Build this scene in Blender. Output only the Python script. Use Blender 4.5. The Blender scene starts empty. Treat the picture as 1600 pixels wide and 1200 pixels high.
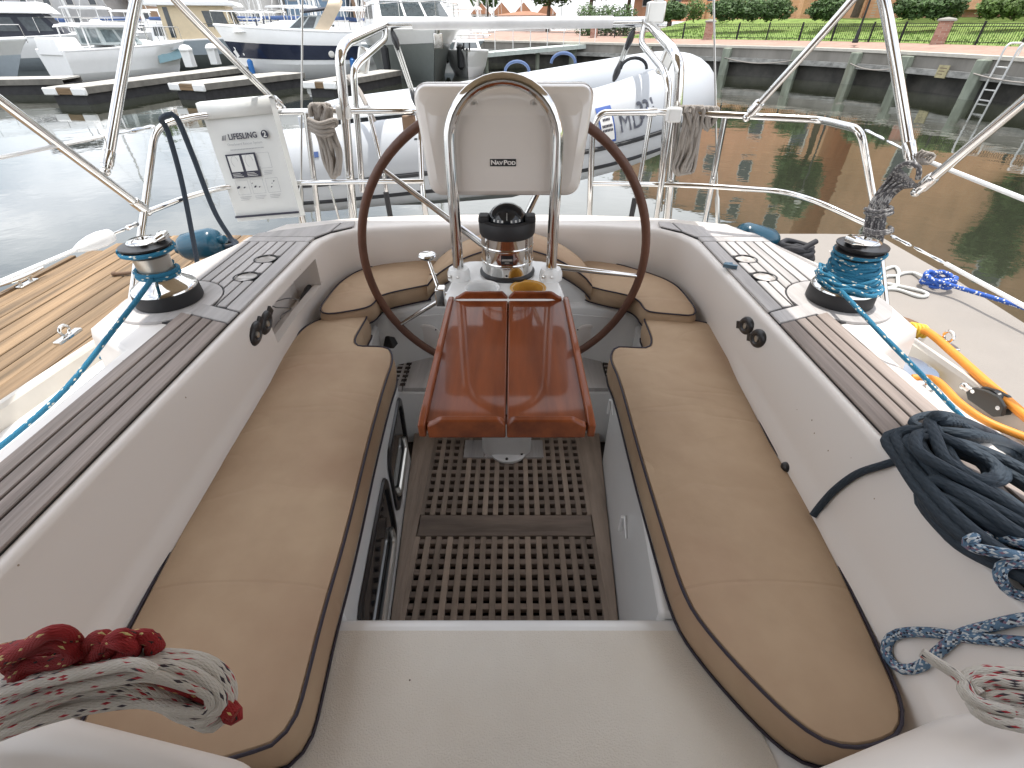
import bpy, bmesh, math, random
from mathutils import Vector, Matrix, noise as mnoise
from mathutils.geometry import delaunay_2d_cdt
random.seed(7)
SC = bpy.context.scene
COL = SC.collection
R = math.radians

# ------------------------------------------------------------------ camera
CAM = Vector((0, 0, 1.37))
F_PX = 735.0
cd = bpy.data.cameras.new('camera')
cd.sensor_width = 36; cd.lens = 36 * F_PX / 1600
cd.clip_start = 0.02; cd.clip_end = 3000
cam = bpy.data.objects.new('camera', cd); COL.objects.link(cam)
cam.location = CAM; cam.rotation_euler = (R(90 - 37.3), 0, 0)
SC.camera = cam

# ------------------------------------------------------------------ sky, sun, exposure
SUN = Vector((0.08, 0.16, 0.98)).normalized()
w = bpy.data.worlds.new('World'); SC.world = w; w.use_nodes = True
nt = w.node_tree; nt.nodes.clear()
def N(t, **k):
    n = nt.nodes.new(t)
    for a, b in k.items(): setattr(n, a, b)
    return n
wo = N('ShaderNodeOutputWorld'); bg = N('ShaderNodeBackground'); bg.inputs[1].default_value = 0.13
sky = N('ShaderNodeTexSky', sky_type='NISHITA', sun_disc=False)
sky.sun_elevation = math.asin(SUN.z); sky.sun_rotation = math.atan2(SUN.x, SUN.y)
sky.air_density = 1.0; sky.dust_density = 2.5; sky.ozone_density = 1.0
tc = N('ShaderNodeTexCoord'); mp = N('ShaderNodeMapping'); mp.inputs['Scale'].default_value = (1, 1, 2.6)
nz = N('ShaderNodeTexNoise'); nz.inputs['Scale'].default_value = 2.3; nz.inputs['Detail'].default_value = 7; nz.inputs['Roughness'].default_value = .55
rp = N('ShaderNodeValToRGB'); rp.color_ramp.elements[0].position = .30; rp.color_ramp.elements[1].position = .58
mx = N('ShaderNodeMix', data_type='RGBA'); mx.inputs[7].default_value = (11.5, 11.8, 12.3, 1)
L = nt.links.new
L(tc.outputs['Generated'], mp.inputs[0]); L(mp.outputs[0], nz.inputs[0]); L(nz.outputs[0], rp.inputs[0])
L(rp.outputs[0], mx.inputs[0]); L(sky.outputs[0], mx.inputs[6]); L(mx.outputs[2], bg.inputs[0]); L(bg.outputs[0], wo.inputs[0])
sl = bpy.data.lights.new('sun', 'SUN'); sl.energy = 3.0; sl.angle = R(0.6); sl.color = (1, .96, .9)
so_ = bpy.data.objects.new('sun', sl); COL.objects.link(so_); so_.location = (0, 0, 40)
so_.rotation_euler = SUN.to_track_quat('Z', 'Y').to_euler()
vs = SC.view_settings
vs.view_transform = 'Standard'; vs.look = 'None'; vs.gamma = 1; vs.use_curve_mapping = False
vs.exposure = 0.56
SC.cycles.max_bounces = 8
SC.cycles.use_denoising = True

# ------------------------------------------------------------------ measuring helpers
def _ray(px, py, pitch):
    a = R(pitch); c, s = math.cos(a), math.sin(a); t = (600 - py) / F_PX
    return Vector(((px - 800) / F_PX, c + t * s, -s + t * c))
def _pt(px, py, pitch, z, y, x):
    d = _ray(px, py, pitch)
    k = (z - CAM.z) / d.z if z is not None else y / d.y if y is not None else x / d.x
    return CAM + d * k
def B(px, py, z=None, y=None, x=None): return _pt(px, py, 36.3, z, y, x)    # frame of the yacht (trimmed 1 degree by the stern)
def W(px, py, z=None, y=None, x=None): return _pt(px, py, 37.3, z, y, x)    # level frame of the harbour
RB = Matrix.Translation(CAM) @ Matrix.Rotation(R(-1.0), 4, 'X') @ Matrix.Translation(-CAM)
CX = -0.022
WATER = -0.45

# ------------------------------------------------------------------ objects
ABOARD = [True]
TOPS = []
BASE = {}
def meta(o, label=None, cat=None, group=None, kind=None):
    if label: o['label'] = label
    if cat: o['category'] = cat
    if group: o['group'] = group
    if kind: o['kind'] = kind
    return o
def thing(name, label, cat, loc=(0, 0, 0), group=None, rotz=0.0, local=False):
    o = bpy.data.objects.new(name, None); COL.objects.link(o)
    o.empty_display_size = .1
    meta(o, label, cat, group)
    loc = Vector(loc)
    o.matrix_world = Matrix.Translation(loc) @ Matrix.Rotation(rotz, 4, 'Z')
    BASE[o.name] = Vector((0, 0, 0)) if local else loc
    TOPS.append((o, ABOARD[0]))
    return o
class MB:
    def __init__(s): s.v = []; s.f = []; s.uv = {}
    def add(s, verts, faces):
        b = len(s.v); s.v += [Vector(x) for x in verts]; s.f += [tuple(i + b for i in f) for f in faces]; return b
    def box(s, lo, hi, M=None):
        x0, y0, z0 = lo; x1, y1, z1 = hi
        vs_ = [Vector(p) for p in ((x0,y0,z0),(x1,y0,z0),(x1,y1,z0),(x0,y1,z0),(x0,y0,z1),(x1,y0,z1),(x1,y1,z1),(x0,y1,z1))]
        if M: vs_ = [M @ p for p in vs_]
        s.add(vs_, [(0,3,2,1),(4,5,6,7),(0,1,5,4),(1,2,6,5),(2,3,7,6),(3,0,4,7)]); return s
    def beam(s, p, q, wx, wz, up=(0, 0, 1)):
        p, q = Vector(p), Vector(q); d = (q - p).normalized(); sd = d.cross(Vector(up)).normalized(); u = sd.cross(d)
        a, b = sd * wx / 2, u * wz / 2
        vs_ = [p-a-b, p+a-b, p+a+b, p-a+b, q-a-b, q+a-b, q+a+b, q-a+b]
        s.add(vs_, [(0,1,2,3),(4,7,6,5),(0,4,5,1),(1,5,6,2),(2,6,7,3),(3,7,4,0)]); return s
    def prism(s, poly, z0, z1):
        n = len(poly)
        area = sum(poly[i][0]*poly[(i+1)%n][1]-poly[(i+1)%n][0]*poly[i][1] for i in range(n))
        if area < 0: poly = poly[::-1]
        vs_ = [Vector((p[0], p[1], z0)) for p in poly] + [Vector((p[0], p[1], z1)) for p in poly]
        s.add(vs_, [tuple(range(n-1, -1, -1)), tuple(range(n, 2*n))] + [(i, (i+1)%n, n+(i+1)%n, n+i) for i in range(n)]); return s
    def tube(s, pts, r, seg=10, closed=False, caps=True, flat=1.0):
        pts = [Vector(p) for p in pts]; n = len(pts)
        rr = r if isinstance(r, (list, tuple)) else [r] * n
        tang = []
        for i in range(n):
            a = pts[(i-1) % n] if (closed or i > 0) else pts[i]
            b = pts[(i+1) % n] if (closed or i < n-1) else pts[i]
            t = b - a
            tang.append(t.normalized() if t.length > 1e-9 else Vector((0, 0, 1)))
        u = tang[0].orthogonal().normalized()
        if abs(tang[0].z) < .9: u = (Vector((0,0,1)) - tang[0]*tang[0].z).normalized()
        b0 = len(s.v); L_ = 0; us = []
        for i in range(n):
            if i: L_ += (pts[i]-pts[i-1]).length
            us.append(L_)
            u = (u - tang[i] * u.dot(tang[i])); u = u.normalized() if u.length > 1e-9 else tang[i].orthogonal().normalized()
            v = tang[i].cross(u)
            for k in range(seg):
                a = 2*math.pi*k/seg
                s.v.append(pts[i] + (u*math.cos(a)*flat + v*math.sin(a)) * rr[i])
        for i in range(n if closed else n-1):
            j = (i+1) % n; u1 = us[j] if j else L_ + (pts[0]-pts[-1]).length
            for k in range(seg):
                k2 = (k+1) % seg
                s.uv[len(s.f)] = [(us[i], k/seg), (us[i], (k+1)/seg), (u1, (k+1)/seg), (u1, k/seg)]
                s.f.append((b0+i*seg+k, b0+i*seg+k2, b0+j*seg+k2, b0+j*seg+k))
        if caps and not closed:
            s.f.append(tuple(b0+k for k in range(seg-1, -1, -1))); s.f.append(tuple(b0+(n-1)*seg+k for k in range(seg)))
        return s
    def lathe(s, prof, c=(0, 0, 0), seg=24, M=None):
        c = Vector(c); b0 = len(s.v); n = len(prof)
        for (r, z) in prof:
            for k in range(seg):
                a = 2*math.pi*k/seg; p = Vector((r*math.cos(a), r*math.sin(a), z))
                s.v.append((M @ p if M else p) + c)
        for i in range(n-1):
            for k in range(seg):
                k2 = (k+1) % seg; s.f.append((b0+i*seg+k, b0+i*seg+k2, b0+(i+1)*seg+k2, b0+(i+1)*seg+k))
        if prof[0][0] > 1e-6: s.f.append(tuple(b0+k for k in range(seg-1, -1, -1)))
        if prof[-1][0] > 1e-6: s.f.append(tuple(b0+(n-1)*seg+k for k in range(seg)))
        return s
    def loft(s, secs, close=False, cap=False):
        n = len(secs[0]); b0 = len(s.v)
        for sec in secs: s.v += [Vector(p) for p in sec]
        for i in range(len(secs)-1):
            for k in range(n if close else n-1):
                k2 = (k+1) % n; s.f.append((b0+i*n+k, b0+i*n+k2, b0+(i+1)*n+k2, b0+(i+1)*n+k))
        if cap:
            s.f.append(tuple(b0+k for k in range(n-1, -1, -1))); s.f.append(tuple(b0+(len(secs)-1)*n+k for k in range(n)))
        return s
    def ball(s, c, rad, seg=14, rings=9, M=None):
        c = Vector(c); rx, ry, rz = (rad, rad, rad) if not hasattr(rad, '__len__') else rad
        b0 = len(s.v)
        for i in range(rings+1):
            th = math.pi*i/rings
            for k in range(seg):
                a = 2*math.pi*k/seg; p = Vector((rx*math.sin(th)*math.cos(a), ry*math.sin(th)*math.sin(a), -rz*math.cos(th)))
                s.v.append((M @ p if M else p) + c)
        for i in range(rings):
            for k in range(seg):
                k2 = (k+1) % seg; s.f.append((b0+i*seg+k, b0+i*seg+k2, b0+(i+1)*seg+k2, b0+(i+1)*seg+k))
        return s
    def text(s, body, size, M, extrude=.0004, align='CENTER', bold=0.0, sx=1.0):
        cu = bpy.data.curves.new('t', 'FONT'); cu.body = body; cu.size = size; cu.align_x = align; cu.align_y = 'CENTER'; cu.extrude = extrude; cu.offset = bold; cu.resolution_u = 3
        o = bpy.data.objects.new('t', cu); COL.objects.link(o)
        bpy.context.view_layer.update()
        me = bpy.data.meshes.new_from_object(o.evaluated_get(bpy.context.evaluated_depsgraph_get()))
        b = len(s.v)
        for vv in me.vertices: s.v.append(M @ Vector((vv.co.x*sx, vv.co.y, vv.co.z)))
        for p in me.polygons: s.f.append(tuple(i + b for i in p.vertices))
        bpy.data.objects.remove(o); bpy.data.curves.remove(cu); bpy.data.meshes.remove(me)
        return s
    def xf(s, M): s.v = [M @ p for p in s.v]; return s
    def build(s, name, m, parent=None, smooth=35, bevel=0, bseg=2, label=None, cat=None, group=None, kind=None, subd=0, recalc=True, loc=None):
        me = bpy.data.meshes.new(name)
        off = Vector((0, 0, 0))
        if parent is not None: off = BASE[parent.name]
        elif loc is not None: off = Vector(loc)
        me.from_pydata([tuple(p - off) for p in s.v], [], s.f)
        if s.uv:
            ul = me.uv_layers.new(name='UVMap')
            for p in me.polygons:
                q = s.uv.get(p.index)
                if q:
                    for li, c in zip(p.loop_indices, q): ul.data[li].uv = c
        if recalc:
            bm = bmesh.new(); bm.from_mesh(me); bmesh.ops.recalc_face_normals(bm, faces=bm.faces); bm.to_mesh(me); bm.free()
        if smooth:
            for p in me.polygons: p.use_smooth = True
            if smooth < 180: me.set_sharp_from_angle(angle=R(smooth))
        for mm in (m if isinstance(m, list) else [m]): me.materials.append(mm)
        o = bpy.data.objects.new(name, me); COL.objects.link(o)
        if parent is not None:
            o.parent = parent; BASE[o.name] = off
        else:
            BASE[o.name] = off
            o.matrix_world = Matrix.Translation(off)
            TOPS.append((o, ABOARD[0]))
        if bevel:
            b = o.modifiers.new('bevel', 'BEVEL'); b.width = bevel; b.segments = bseg; b.limit_method = 'ANGLE'; b.angle_limit = R(35); b.harden_normals = False
        if subd:
            q = o.modifiers.new('subd', 'SUBSURF'); q.levels = subd; q.render_levels = subd
        meta(o, label, cat, group, kind)
        return o
def copy_thing(root, loc, rotz, label):
    r = root.copy(); COL.objects.link(r); r['label'] = label
    r.matrix_world = Matrix.Translation(Vector(loc)) @ Matrix.Rotation(rotz, 4, 'Z')
    for ch in root.children:
        c = ch.copy(); COL.objects.link(c); c.parent = r
        for g in ch.children:
            d = g.copy(); COL.objects.link(d); d.parent = c
    TOPS.append((r, ABOARD[0]))
    return r
def smooth_path(pts, step=.02, closed=False):
    pts = [Vector(p) for p in pts]; n = len(pts); out = []
    rng = range(n if closed else n-1)
    for i in rng:
        p1, p2 = pts[i], pts[(i+1) % n]
        p0 = pts[i-1] if (closed or i > 0) else p1*2-p2
        p3 = pts[(i+2) % n] if (closed or i < n-2) else p2*2-p1
        m = max(2, int((p2-p1).length/step))
        for k in range(m):
            t = k/m
            out.append(.5*((2*p1)+(-p0+p2)*t+(2*p0-5*p1+4*p2-p3)*t*t+(-p0+3*p1-3*p2+p3)*t**3))
    if not closed: out.append(pts[-1])
    return out
def bend(pts, rad=.05, k=5):
    """polyline with rounded corners (bent tube)"""
    pts = [Vector(p) for p in pts]; out = [pts[0]]
    for i in range(1, len(pts)-1):
        a, b, c = pts[i-1], pts[i], pts[i+1]
        r1 = min(rad, (a-b).length*.45, (c-b).length*.45)
        p, q = b+(a-b).normalized()*r1, b+(c-b).normalized()*r1
        for j in range(k+1):
            t = j/k; out.append(p*(1-t)**2 + b*2*t*(1-t) + q*t*t)
    out.append(pts[-1]); return out

# ------------------------------------------------------------------ materials
def pm(name, col, rough=.5, metal=0, var=.12, vscale=6, bump=0, bscale=60, coat=0, stretch=(1,1,1), col2=None, ior=1.5, detail=4, speck=0, speckcol=(.1,.07,.05), bstretch=None, island=0, trans=0, rvar=0, stain=0, staincol=(.3,.22,.14), stscale=2.0, orand=0):
    m = bpy.data.materials.new(name); m.use_nodes = True
    t = m.node_tree; n = t.nodes; l = t.links.new; b = n['Principled BSDF']
    b.inputs['Roughness'].default_value = rough; b.inputs['Metallic'].default_value = metal; b.inputs['IOR'].default_value = ior
    if coat: b.inputs['Coat Weight'].default_value = coat; b.inputs['Coat Roughness'].default_value = .06
    if trans: b.inputs['Transmission Weight'].default_value = trans
    co = n.new('ShaderNodeTexCoord'); mpp = n.new('ShaderNodeMapping'); mpp.inputs['Scale'].default_value = stretch
    l(co.outputs['Object'], mpp.inputs[0])
    oi = n.new('ShaderNodeObjectInfo')
    va = n.new('ShaderNodeVectorMath'); va.operation = 'ADD'
    sc_ = n.new('ShaderNodeVectorMath'); sc_.operation = 'SCALE'; sc_.inputs[3].default_value = 37
    cmb = n.new('ShaderNodeCombineXYZ'); l(oi.outputs['Random'], cmb.inputs[0]); l(oi.outputs['Random'], cmb.inputs[1])
    l(cmb.outputs[0], sc_.inputs[0]); l(mpp.outputs[0], va.inputs[0]); l(sc_.outputs[0], va.inputs[1])
    nz = n.new('ShaderNodeTexNoise'); nz.inputs['Scale'].default_value = vscale; nz.inputs['Detail'].default_value = detail; nz.inputs['Roughness'].default_value = .6
    l(va.outputs[0], nz.inputs[0])
    rp = n.new('ShaderNodeMapRange'); rp.inputs[1].default_value = .3; rp.inputs[2].default_value = .7; l(nz.outputs[0], rp.inputs[0])
    mx = n.new('ShaderNodeMix'); mx.data_type = 'RGBA'
    c1 = tuple(min(1, c*(1-var)) for c in col); c2 = tuple(col2) if col2 else tuple(min(1, c*(1+var)) for c in col)
    mx.inputs[6].default_value = (*c1, 1); mx.inputs[7].default_value = (*c2, 1); l(rp.outputs[0], mx.inputs[0])
    out = mx.outputs[2]
    if island:
        ge = n.new('ShaderNodeNewGeometry'); hs = n.new('ShaderNodeHueSaturation')
        mr = n.new('ShaderNodeMapRange'); mr.inputs[3].default_value = 1-island; mr.inputs[4].default_value = 1+island
        l(ge.outputs['Random Per Island'], mr.inputs[0]); l(mr.outputs[0], hs.inputs['Value']); l(out, hs.inputs['Color']); out = hs.outputs[0]
    if orand:
        hs = n.new('ShaderNodeHueSaturation'); mr = n.new('ShaderNodeMapRange'); mr.inputs[3].default_value = 1-orand; mr.inputs[4].default_value = 1+orand
        l(oi.outputs['Random'], mr.inputs[0]); l(mr.outputs[0], hs.inputs['Value']); l(out, hs.inputs['Color']); out = hs.outputs[0]
    if stain:
        n3 = n.new('ShaderNodeTexNoise'); n3.inputs['Scale'].default_value = stscale; n3.inputs['Detail'].default_value = 5; n3.inputs['Roughness'].default_value = .55; l(va.outputs[0], n3.inputs[0])
        m3 = n.new('ShaderNodeMapRange'); m3.inputs[1].default_value = .5; m3.inputs[2].default_value = .78; m3.inputs[4].default_value = stain; l(n3.outputs[0], m3.inputs[0])
        x3 = n.new('ShaderNodeMix'); x3.data_type = 'RGBA'; x3.inputs[7].default_value = (*staincol, 1); l(m3.outputs[0], x3.inputs[0]); l(out, x3.inputs[6]); out = x3.outputs[2]
    if speck:
        vo = n.new('ShaderNodeTexVoronoi'); vo.inputs['Scale'].default_value = speck; l(va.outputs[0], vo.inputs[0])
        lt = n.new('ShaderNodeMath'); lt.operation = 'LESS_THAN'; lt.inputs[1].default_value = .055; l(vo.outputs['Distance'], lt.inputs[0])
        wn = n.new('ShaderNodeSeparateColor'); l(vo.outputs['Color'], wn.inputs[0])
        l2 = n.new('ShaderNodeMath'); l2.operation = 'LESS_THAN'; l2.inputs[1].default_value = .18; l(wn.outputs[0], l2.inputs[0])
        mu = n.new('ShaderNodeMath'); mu.operation = 'MULTIPLY'; l(lt.outputs[0], mu.inputs[0]); l(l2.outputs[0], mu.inputs[1])
        m2 = n.new('ShaderNodeMix'); m2.data_type = 'RGBA'; m2.inputs[7].default_value = (*speckcol, 1); l(mu.outputs[0], m2.inputs[0]); l(out, m2.inputs[6]); out = m2.outputs[2]
    l(out, b.inputs['Base Color'])
    if rvar:
        mr = n.new('ShaderNodeMapRange'); mr.inputs[1].default_value = .3; mr.inputs[2].default_value = .7; mr.inputs[3].default_value = max(0, rough-rvar); mr.inputs[4].default_value = rough+rvar
        l(nz.outputs[0], mr.inputs[0]); l(mr.outputs[0], b.inputs['Roughness'])
    if bump:
        n2 = n.new('ShaderNodeTexNoise'); n2.inputs['Scale'].default_value = bscale; n2.inputs['Detail'].default_value = 3
        if bstretch:
            m4 = n.new('ShaderNodeMapping'); m4.inputs['Scale'].default_value = bstretch; l(co.outputs['Object'], m4.inputs[0]); l(m4.outputs[0], n2.inputs[0])
        else: l(va.outputs[0], n2.inputs[0])
        bu = n.new('ShaderNodeBump'); bu.inputs['Strength'].default_value = bump; bu.inputs['Distance'].default_value = .01
        l(n2.outputs[0], bu.inputs['Height']); l(bu.outputs[0], b.inputs['Normal'])
    return m
def rope_mat(name, base, fl=(), U=90, Nn=8, rough=.75, dark=.72):
    """braided rope: diamond strands along the tube's own UV, some strands in a fleck colour"""
    m = bpy.data.materials.new(name); m.use_nodes = True; t = m.node_tree; n = t.nodes; l = t.links.new; b = n['Principled BSDF']
    b.inputs['Roughness'].default_value = rough
    uv = n.new('ShaderNodeUVMap'); sp = n.new('ShaderNodeSeparateXYZ'); l(uv.outputs[0], sp.inputs[0])
    def M(op, a, c=None):
        q = n.new('ShaderNodeMath'); q.operation = op
        for i, x in enumerate((a, c)):
            if x is None: continue
            if hasattr(x, 'is_linked'): l(x, q.inputs[i])
            else: q.inputs[i].default_value = x
        return q.outputs[0]
    u = M('MULTIPLY', sp.outputs[0], U); v = M('MULTIPLY', sp.outputs[1], Nn)
    p, q = M('ADD', u, v), M('SUBTRACT', u, v)
    cb = n.new('ShaderNodeCombineXYZ'); l(M('FLOOR', p), cb.inputs[0]); l(M('FLOOR', q), cb.inputs[1])
    wn = n.new('ShaderNodeTexWhiteNoise'); wn.noise_dimensions = '2D'; l(cb.outputs[0], wn.inputs[0])
    out = None; mx = n.new('ShaderNodeMix'); mx.data_type = 'RGBA'
    mx.inputs[6].default_value = (*[c*dark for c in base], 1); mx.inputs[7].default_value = (*base, 1)
    n5 = n.new('ShaderNodeTexNoise'); n5.inputs['Scale'].default_value = 40; l(uv.outputs[0], n5.inputs[0]); l(n5.outputs[0], mx.inputs[0]); out = mx.outputs[2]
    lo = 0
    for col, frac in fl:
        a = M('MULTIPLY', M('GREATER_THAN', wn.outputs[0], lo), M('LESS_THAN', wn.outputs[0], lo+frac)); lo += frac
        x = n.new('ShaderNodeMix'); x.data_type = 'RGBA'; l(a, x.inputs[0]); l(out, x.inputs[6]); x.inputs[7].default_value = (*col, 1); out = x.outputs[2]
    l(out, b.inputs['Base Color'])
    h = M('MULTIPLY', M('SINE', M('MULTIPLY', p, math.pi)), M('SINE', M('MULTIPLY', q, math.pi)))
    bu = n.new('ShaderNodeBump'); bu.inputs['Strength'].default_value = .55; bu.inputs['Distance'].default_value = .002
    l(M('ABSOLUTE', h), bu.inputs['Height']); l(bu.outputs[0], b.inputs['Normal'])
    return m

GEL = pm('gelcoat', (.765, .72, .68), .3, var=.02, vscale=1.5, detail=2, speck=26, speckcol=(.35, .27, .2))
GELW = pm('gelcoat_white', (.78, .78, .77), .25, var=.03, vscale=3)
NONSKID = pm('nonskid', (.69, .645, .575), .55, var=.05, vscale=3, bump=.35, bscale=420, speck=26, stain=.3, staincol=(.5, .41, .3), stscale=2.2)
TEAK = pm('weathered_teak', (.27, .225, .20), .7, orand=.12, var=.38, vscale=26, stretch=(1, .06, 1), bump=.5, bscale=60, bstretch=(1, .05, 1), detail=6, stain=.35, staincol=(.17, .12, .095), stscale=6)
TEAKA = pm('silver_teak', (.43, .41, .40), .7, orand=.12, var=.22, vscale=22, stretch=(1, .08, 1), bump=.4, bscale=60, bstretch=(1, .05, 1), detail=6)
GRATE = pm('grating_teak', (.255, .198, .155), .75, orand=.22, var=.4, vscale=14, stretch=(1, .15, 1), bump=.4, bscale=70, bstretch=(1, .08, 1), island=.12)
GRATEX = pm('grating_teak_cross', (.195, .15, .12), .75, orand=.15, var=.4, vscale=14, stretch=(.15, 1, 1), bump=.4, bscale=70, bstretch=(.08, 1, 1))
DARK = pm('bilge', (.035, .025, .02), .8)
CAULK = pm('black_caulk', (.012, .011, .012), .6)
TAN = pm('tan_canvas', (.405, .28, .178), .8, var=.07, vscale=5, bump=.22, bscale=14, stain=.5, staincol=(.33, .19, .125), stscale=2.6, col2=(.45, .325, .212))
def crease(m):
    t = m.node_tree; n = t.nodes; l = t.links.new; b = n['Principled BSDF']; co = n.new('ShaderNodeTexCoord'); mp_ = n.new('ShaderNodeMapping'); mp_.inputs['Scale'].default_value = (.9, 2.5, 1); mp_.inputs['Rotation'].default_value = (0, 0, .35)
    z = n.new('ShaderNodeTexNoise'); z.inputs['Scale'].default_value = 1.5; z.inputs['Detail'].default_value = 2; z.inputs['Distortion'].default_value = .6; l(co.outputs['Object'], mp_.inputs[0]); l(mp_.outputs[0], z.inputs[0])
    r_ = n.new('ShaderNodeValToRGB'); e = r_.color_ramp.elements; e[0].position = .38; e[0].color = (.45, .45, .45, 1); e[1].position = .66; e[1].color = (.5, .5, .5, 1)
    for p_, v_ in ((.47, .55), (.495, .16), (.52, .68), (.58, .52)): x_ = e.new(p_); x_.color = (v_, v_, v_, 1)
    l(z.outputs[0], r_.inputs[0]); bu = n.new('ShaderNodeBump'); bu.inputs['Strength'].default_value = .24; bu.inputs['Distance'].default_value = .012
    old = b.inputs['Normal'].links[0].from_socket; l(old, bu.inputs['Normal']); l(r_.outputs[0], bu.inputs['Height']); l(bu.outputs[0], b.inputs['Normal'])
crease(TAN)
PIPE = pm('navy_piping', (.022, .016, .028), .6)
STEEL = pm('polished_steel', (.70, .69, .67), .09, metal=1, var=.05, rvar=.03)
ALU = pm('brushed_aluminium', (.60, .59, .56), .32, metal=1, var=.08)
BLACK = pm('black_plastic', (.018, .018, .02), .35, var=.2)
BLACKM = pm('black_matte', (.02, .02, .022), .6, var=.2)
VARN = pm('varnished_mahogany', (.175, .038, .010), .5, var=.4, vscale=16, stretch=(1, .09, 1), coat=.5, detail=7, col2=(.27, .068, .018), ior=1.25)
LEATH = pm('brown_leather', (.125, .052, .030), .5, var=.2, bump=.2, bscale=90)
GLASSD = pm('dark_glass', (.015, .017, .02), .06, var=.1)
WHITE = pm('white_paint', (.80, .80, .78), .35, var=.03)
BAG = pm('white_vinyl', (.66, .67, .65), .45, var=.05, vscale=4, bump=.25, bscale=9)
INK = pm('ink', (.03, .03, .05), .6)
INKG = pm('grey_ink', (.35, .36, .38), .6)
VINYLW = pm('white_wire_cover', (.75, .76, .76), .35)
DINGHY = pm('grey_hypalon', (.44, .46, .485), .5, var=.04, vscale=3, stain=.25, staincol=(.46, .46, .45), stscale=3)
DINGHYD = pm('dinghy_hull_grey', (.24, .255, .26), .5, var=.06, vscale=3)
RUBBER = pm('black_rubber', (.02, .021, .024), .6)
NAVYROPE = rope_mat('navy_rope', (.022, .035, .055), U=70, Nn=6)
NAVYCOIL = rope_mat('blueblack_rope', (.028, .045, .065), U=45, Nn=7, dark=.6)
BLUEROPE = rope_mat('blue_sheet_rope', (.018, .19, .33), [((.75, .72, .6), .06)], U=110, Nn=8)
BLUEW = rope_mat('blue_white_rope', (.13, .24, .37), [((.02, .03, .06), .16), ((.55, .6, .64), .26), ((.24, .14, .2), .05)], U=190, Nn=13)
WHITER = rope_mat('white_red_rope', (.62, .585, .53), [((.40, .03, .04), .06), ((.04, .03, .04), .045)], U=95, Nn=14, dark=.88)
REDROPE = rope_mat('red_rope', (.36, .012, .015), [((.62, .5, .2), .04), ((.02, .01, .01), .04)], U=150, Nn=16, dark=.6)
GREYROPE = rope_mat('grey_rope', (.36, .325, .29), U=80, Nn=6, dark=.75)
FLECKROPE = rope_mat('charcoal_fleck_rope', (.10, .095, .10), [((.32, .31, .30), .3)], U=120, Nn=7)
WHITEROPE = rope_mat('plain_white_rope', (.68, .68, .64), U=80, Nn=6)
ORANGE = pm('orange_hose', (.72, .27, .03), .5, var=.15)
YELLOW = pm('yellow_tape', (.75, .50, .05), .5, var=.1)
BLUEW2 = rope_mat('royal_blue_line', (.03, .11, .46), [((.7, .7, .7), .12)], U=90, Nn=6)
FENDER = pm('blue_fender_vinyl', (.010, .060, .10), .22, var=.1)

def P2(v): return (v.x, v.y)
def sx(s, x): return CX + s*x
def grp(side): return 'left' if side < 0 else 'right'

# ================================================================== THE YACHT
yacht = thing('sailing_yacht', 'white sailing yacht seen from its own cockpit, with teak laid coamings and aft bench', 'sailboat', (CX, 1.0, WATER))
def ri(y): return .335 + .081*(y-.7)                 # half width of the footwell
def sob(y): return .62 + .1*(y-.2)                   # half width at the outer edge of the seats
SEAT, AFT, ZC, HELM = .44, .50, .745, .24
# footwell floor, seats
MB().box((CX-1.0, -.4, -.12), (CX+1.0, 2.2, -.06)).build('cockpit_sole', DARK, yacht)
for s in (-1, 1):
    poly = [(sx(s, ri(.50)), .484), (sx(s, ri(1.36)), 1.36), (sx(s, .50), 1.37), (sx(s, .52), 1.62), (sx(s, .52), 1.75), (sx(s, .99), 1.75), (sx(s, .95), .484)]
    MB().prism(poly, -.06, SEAT).build('seat_base', GELW, yacht, bevel=.012)
aft = [(CX-.98, 1.756), (CX-.5, 1.66), (CX-.34, 1.735), (CX+.34, 1.735), (CX+.5, 1.66), (CX+.98, 1.756), (CX+.7, 2.1), (CX-.7, 2.1)]
MB().prism(aft, -.06, AFT).build('aft_bench', GELW, yacht, bevel=.02, bseg=3)
MB().box((CX-.53, 1.51, -.06), (CX+.53, 1.80, HELM-.02)).build('helm_step', GELW, yacht, bevel=.008)
for i in range(10):
    x0 = CX-.52+i*.104
    MB().box((x0, 1.512, HELM-.019), (x0+.098, 1.74, HELM)).build('plank', TEAKA, yacht, bevel=.002)
# slotted inlays either side of the helm floor
for s in (-1, 1):
    b = MB()
    for j in range(7):
        for k in range(2):
            b.box((sx(s, .44)+k*.034-.026, 1.525+j*.03, HELM-.004), (sx(s, .44)+k*.034-.004, 1.543+j*.03, HELM+.0012))
    b.build('drain_slot', DARK, yacht)
# bridge deck in front of the camera
br = [(CX-.96, -.45), (CX+.96, -.45), (CX+.96, .482), (CX-.96, .482)]
MB().prism(br, -.06, SEAT+.002).build('bridge_deck', GELW, yacht, bevel=.022, bseg=4)
ns = [(CX-.34, .452), (CX+.34, .452), (CX+.42, .40), (CX+.5, -.2), (CX-.5, -.2), (CX-.42, .40)]
MB().prism(ns, SEAT, SEAT+.0045).build('nonskid_panel', NONSKID, yacht)
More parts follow.
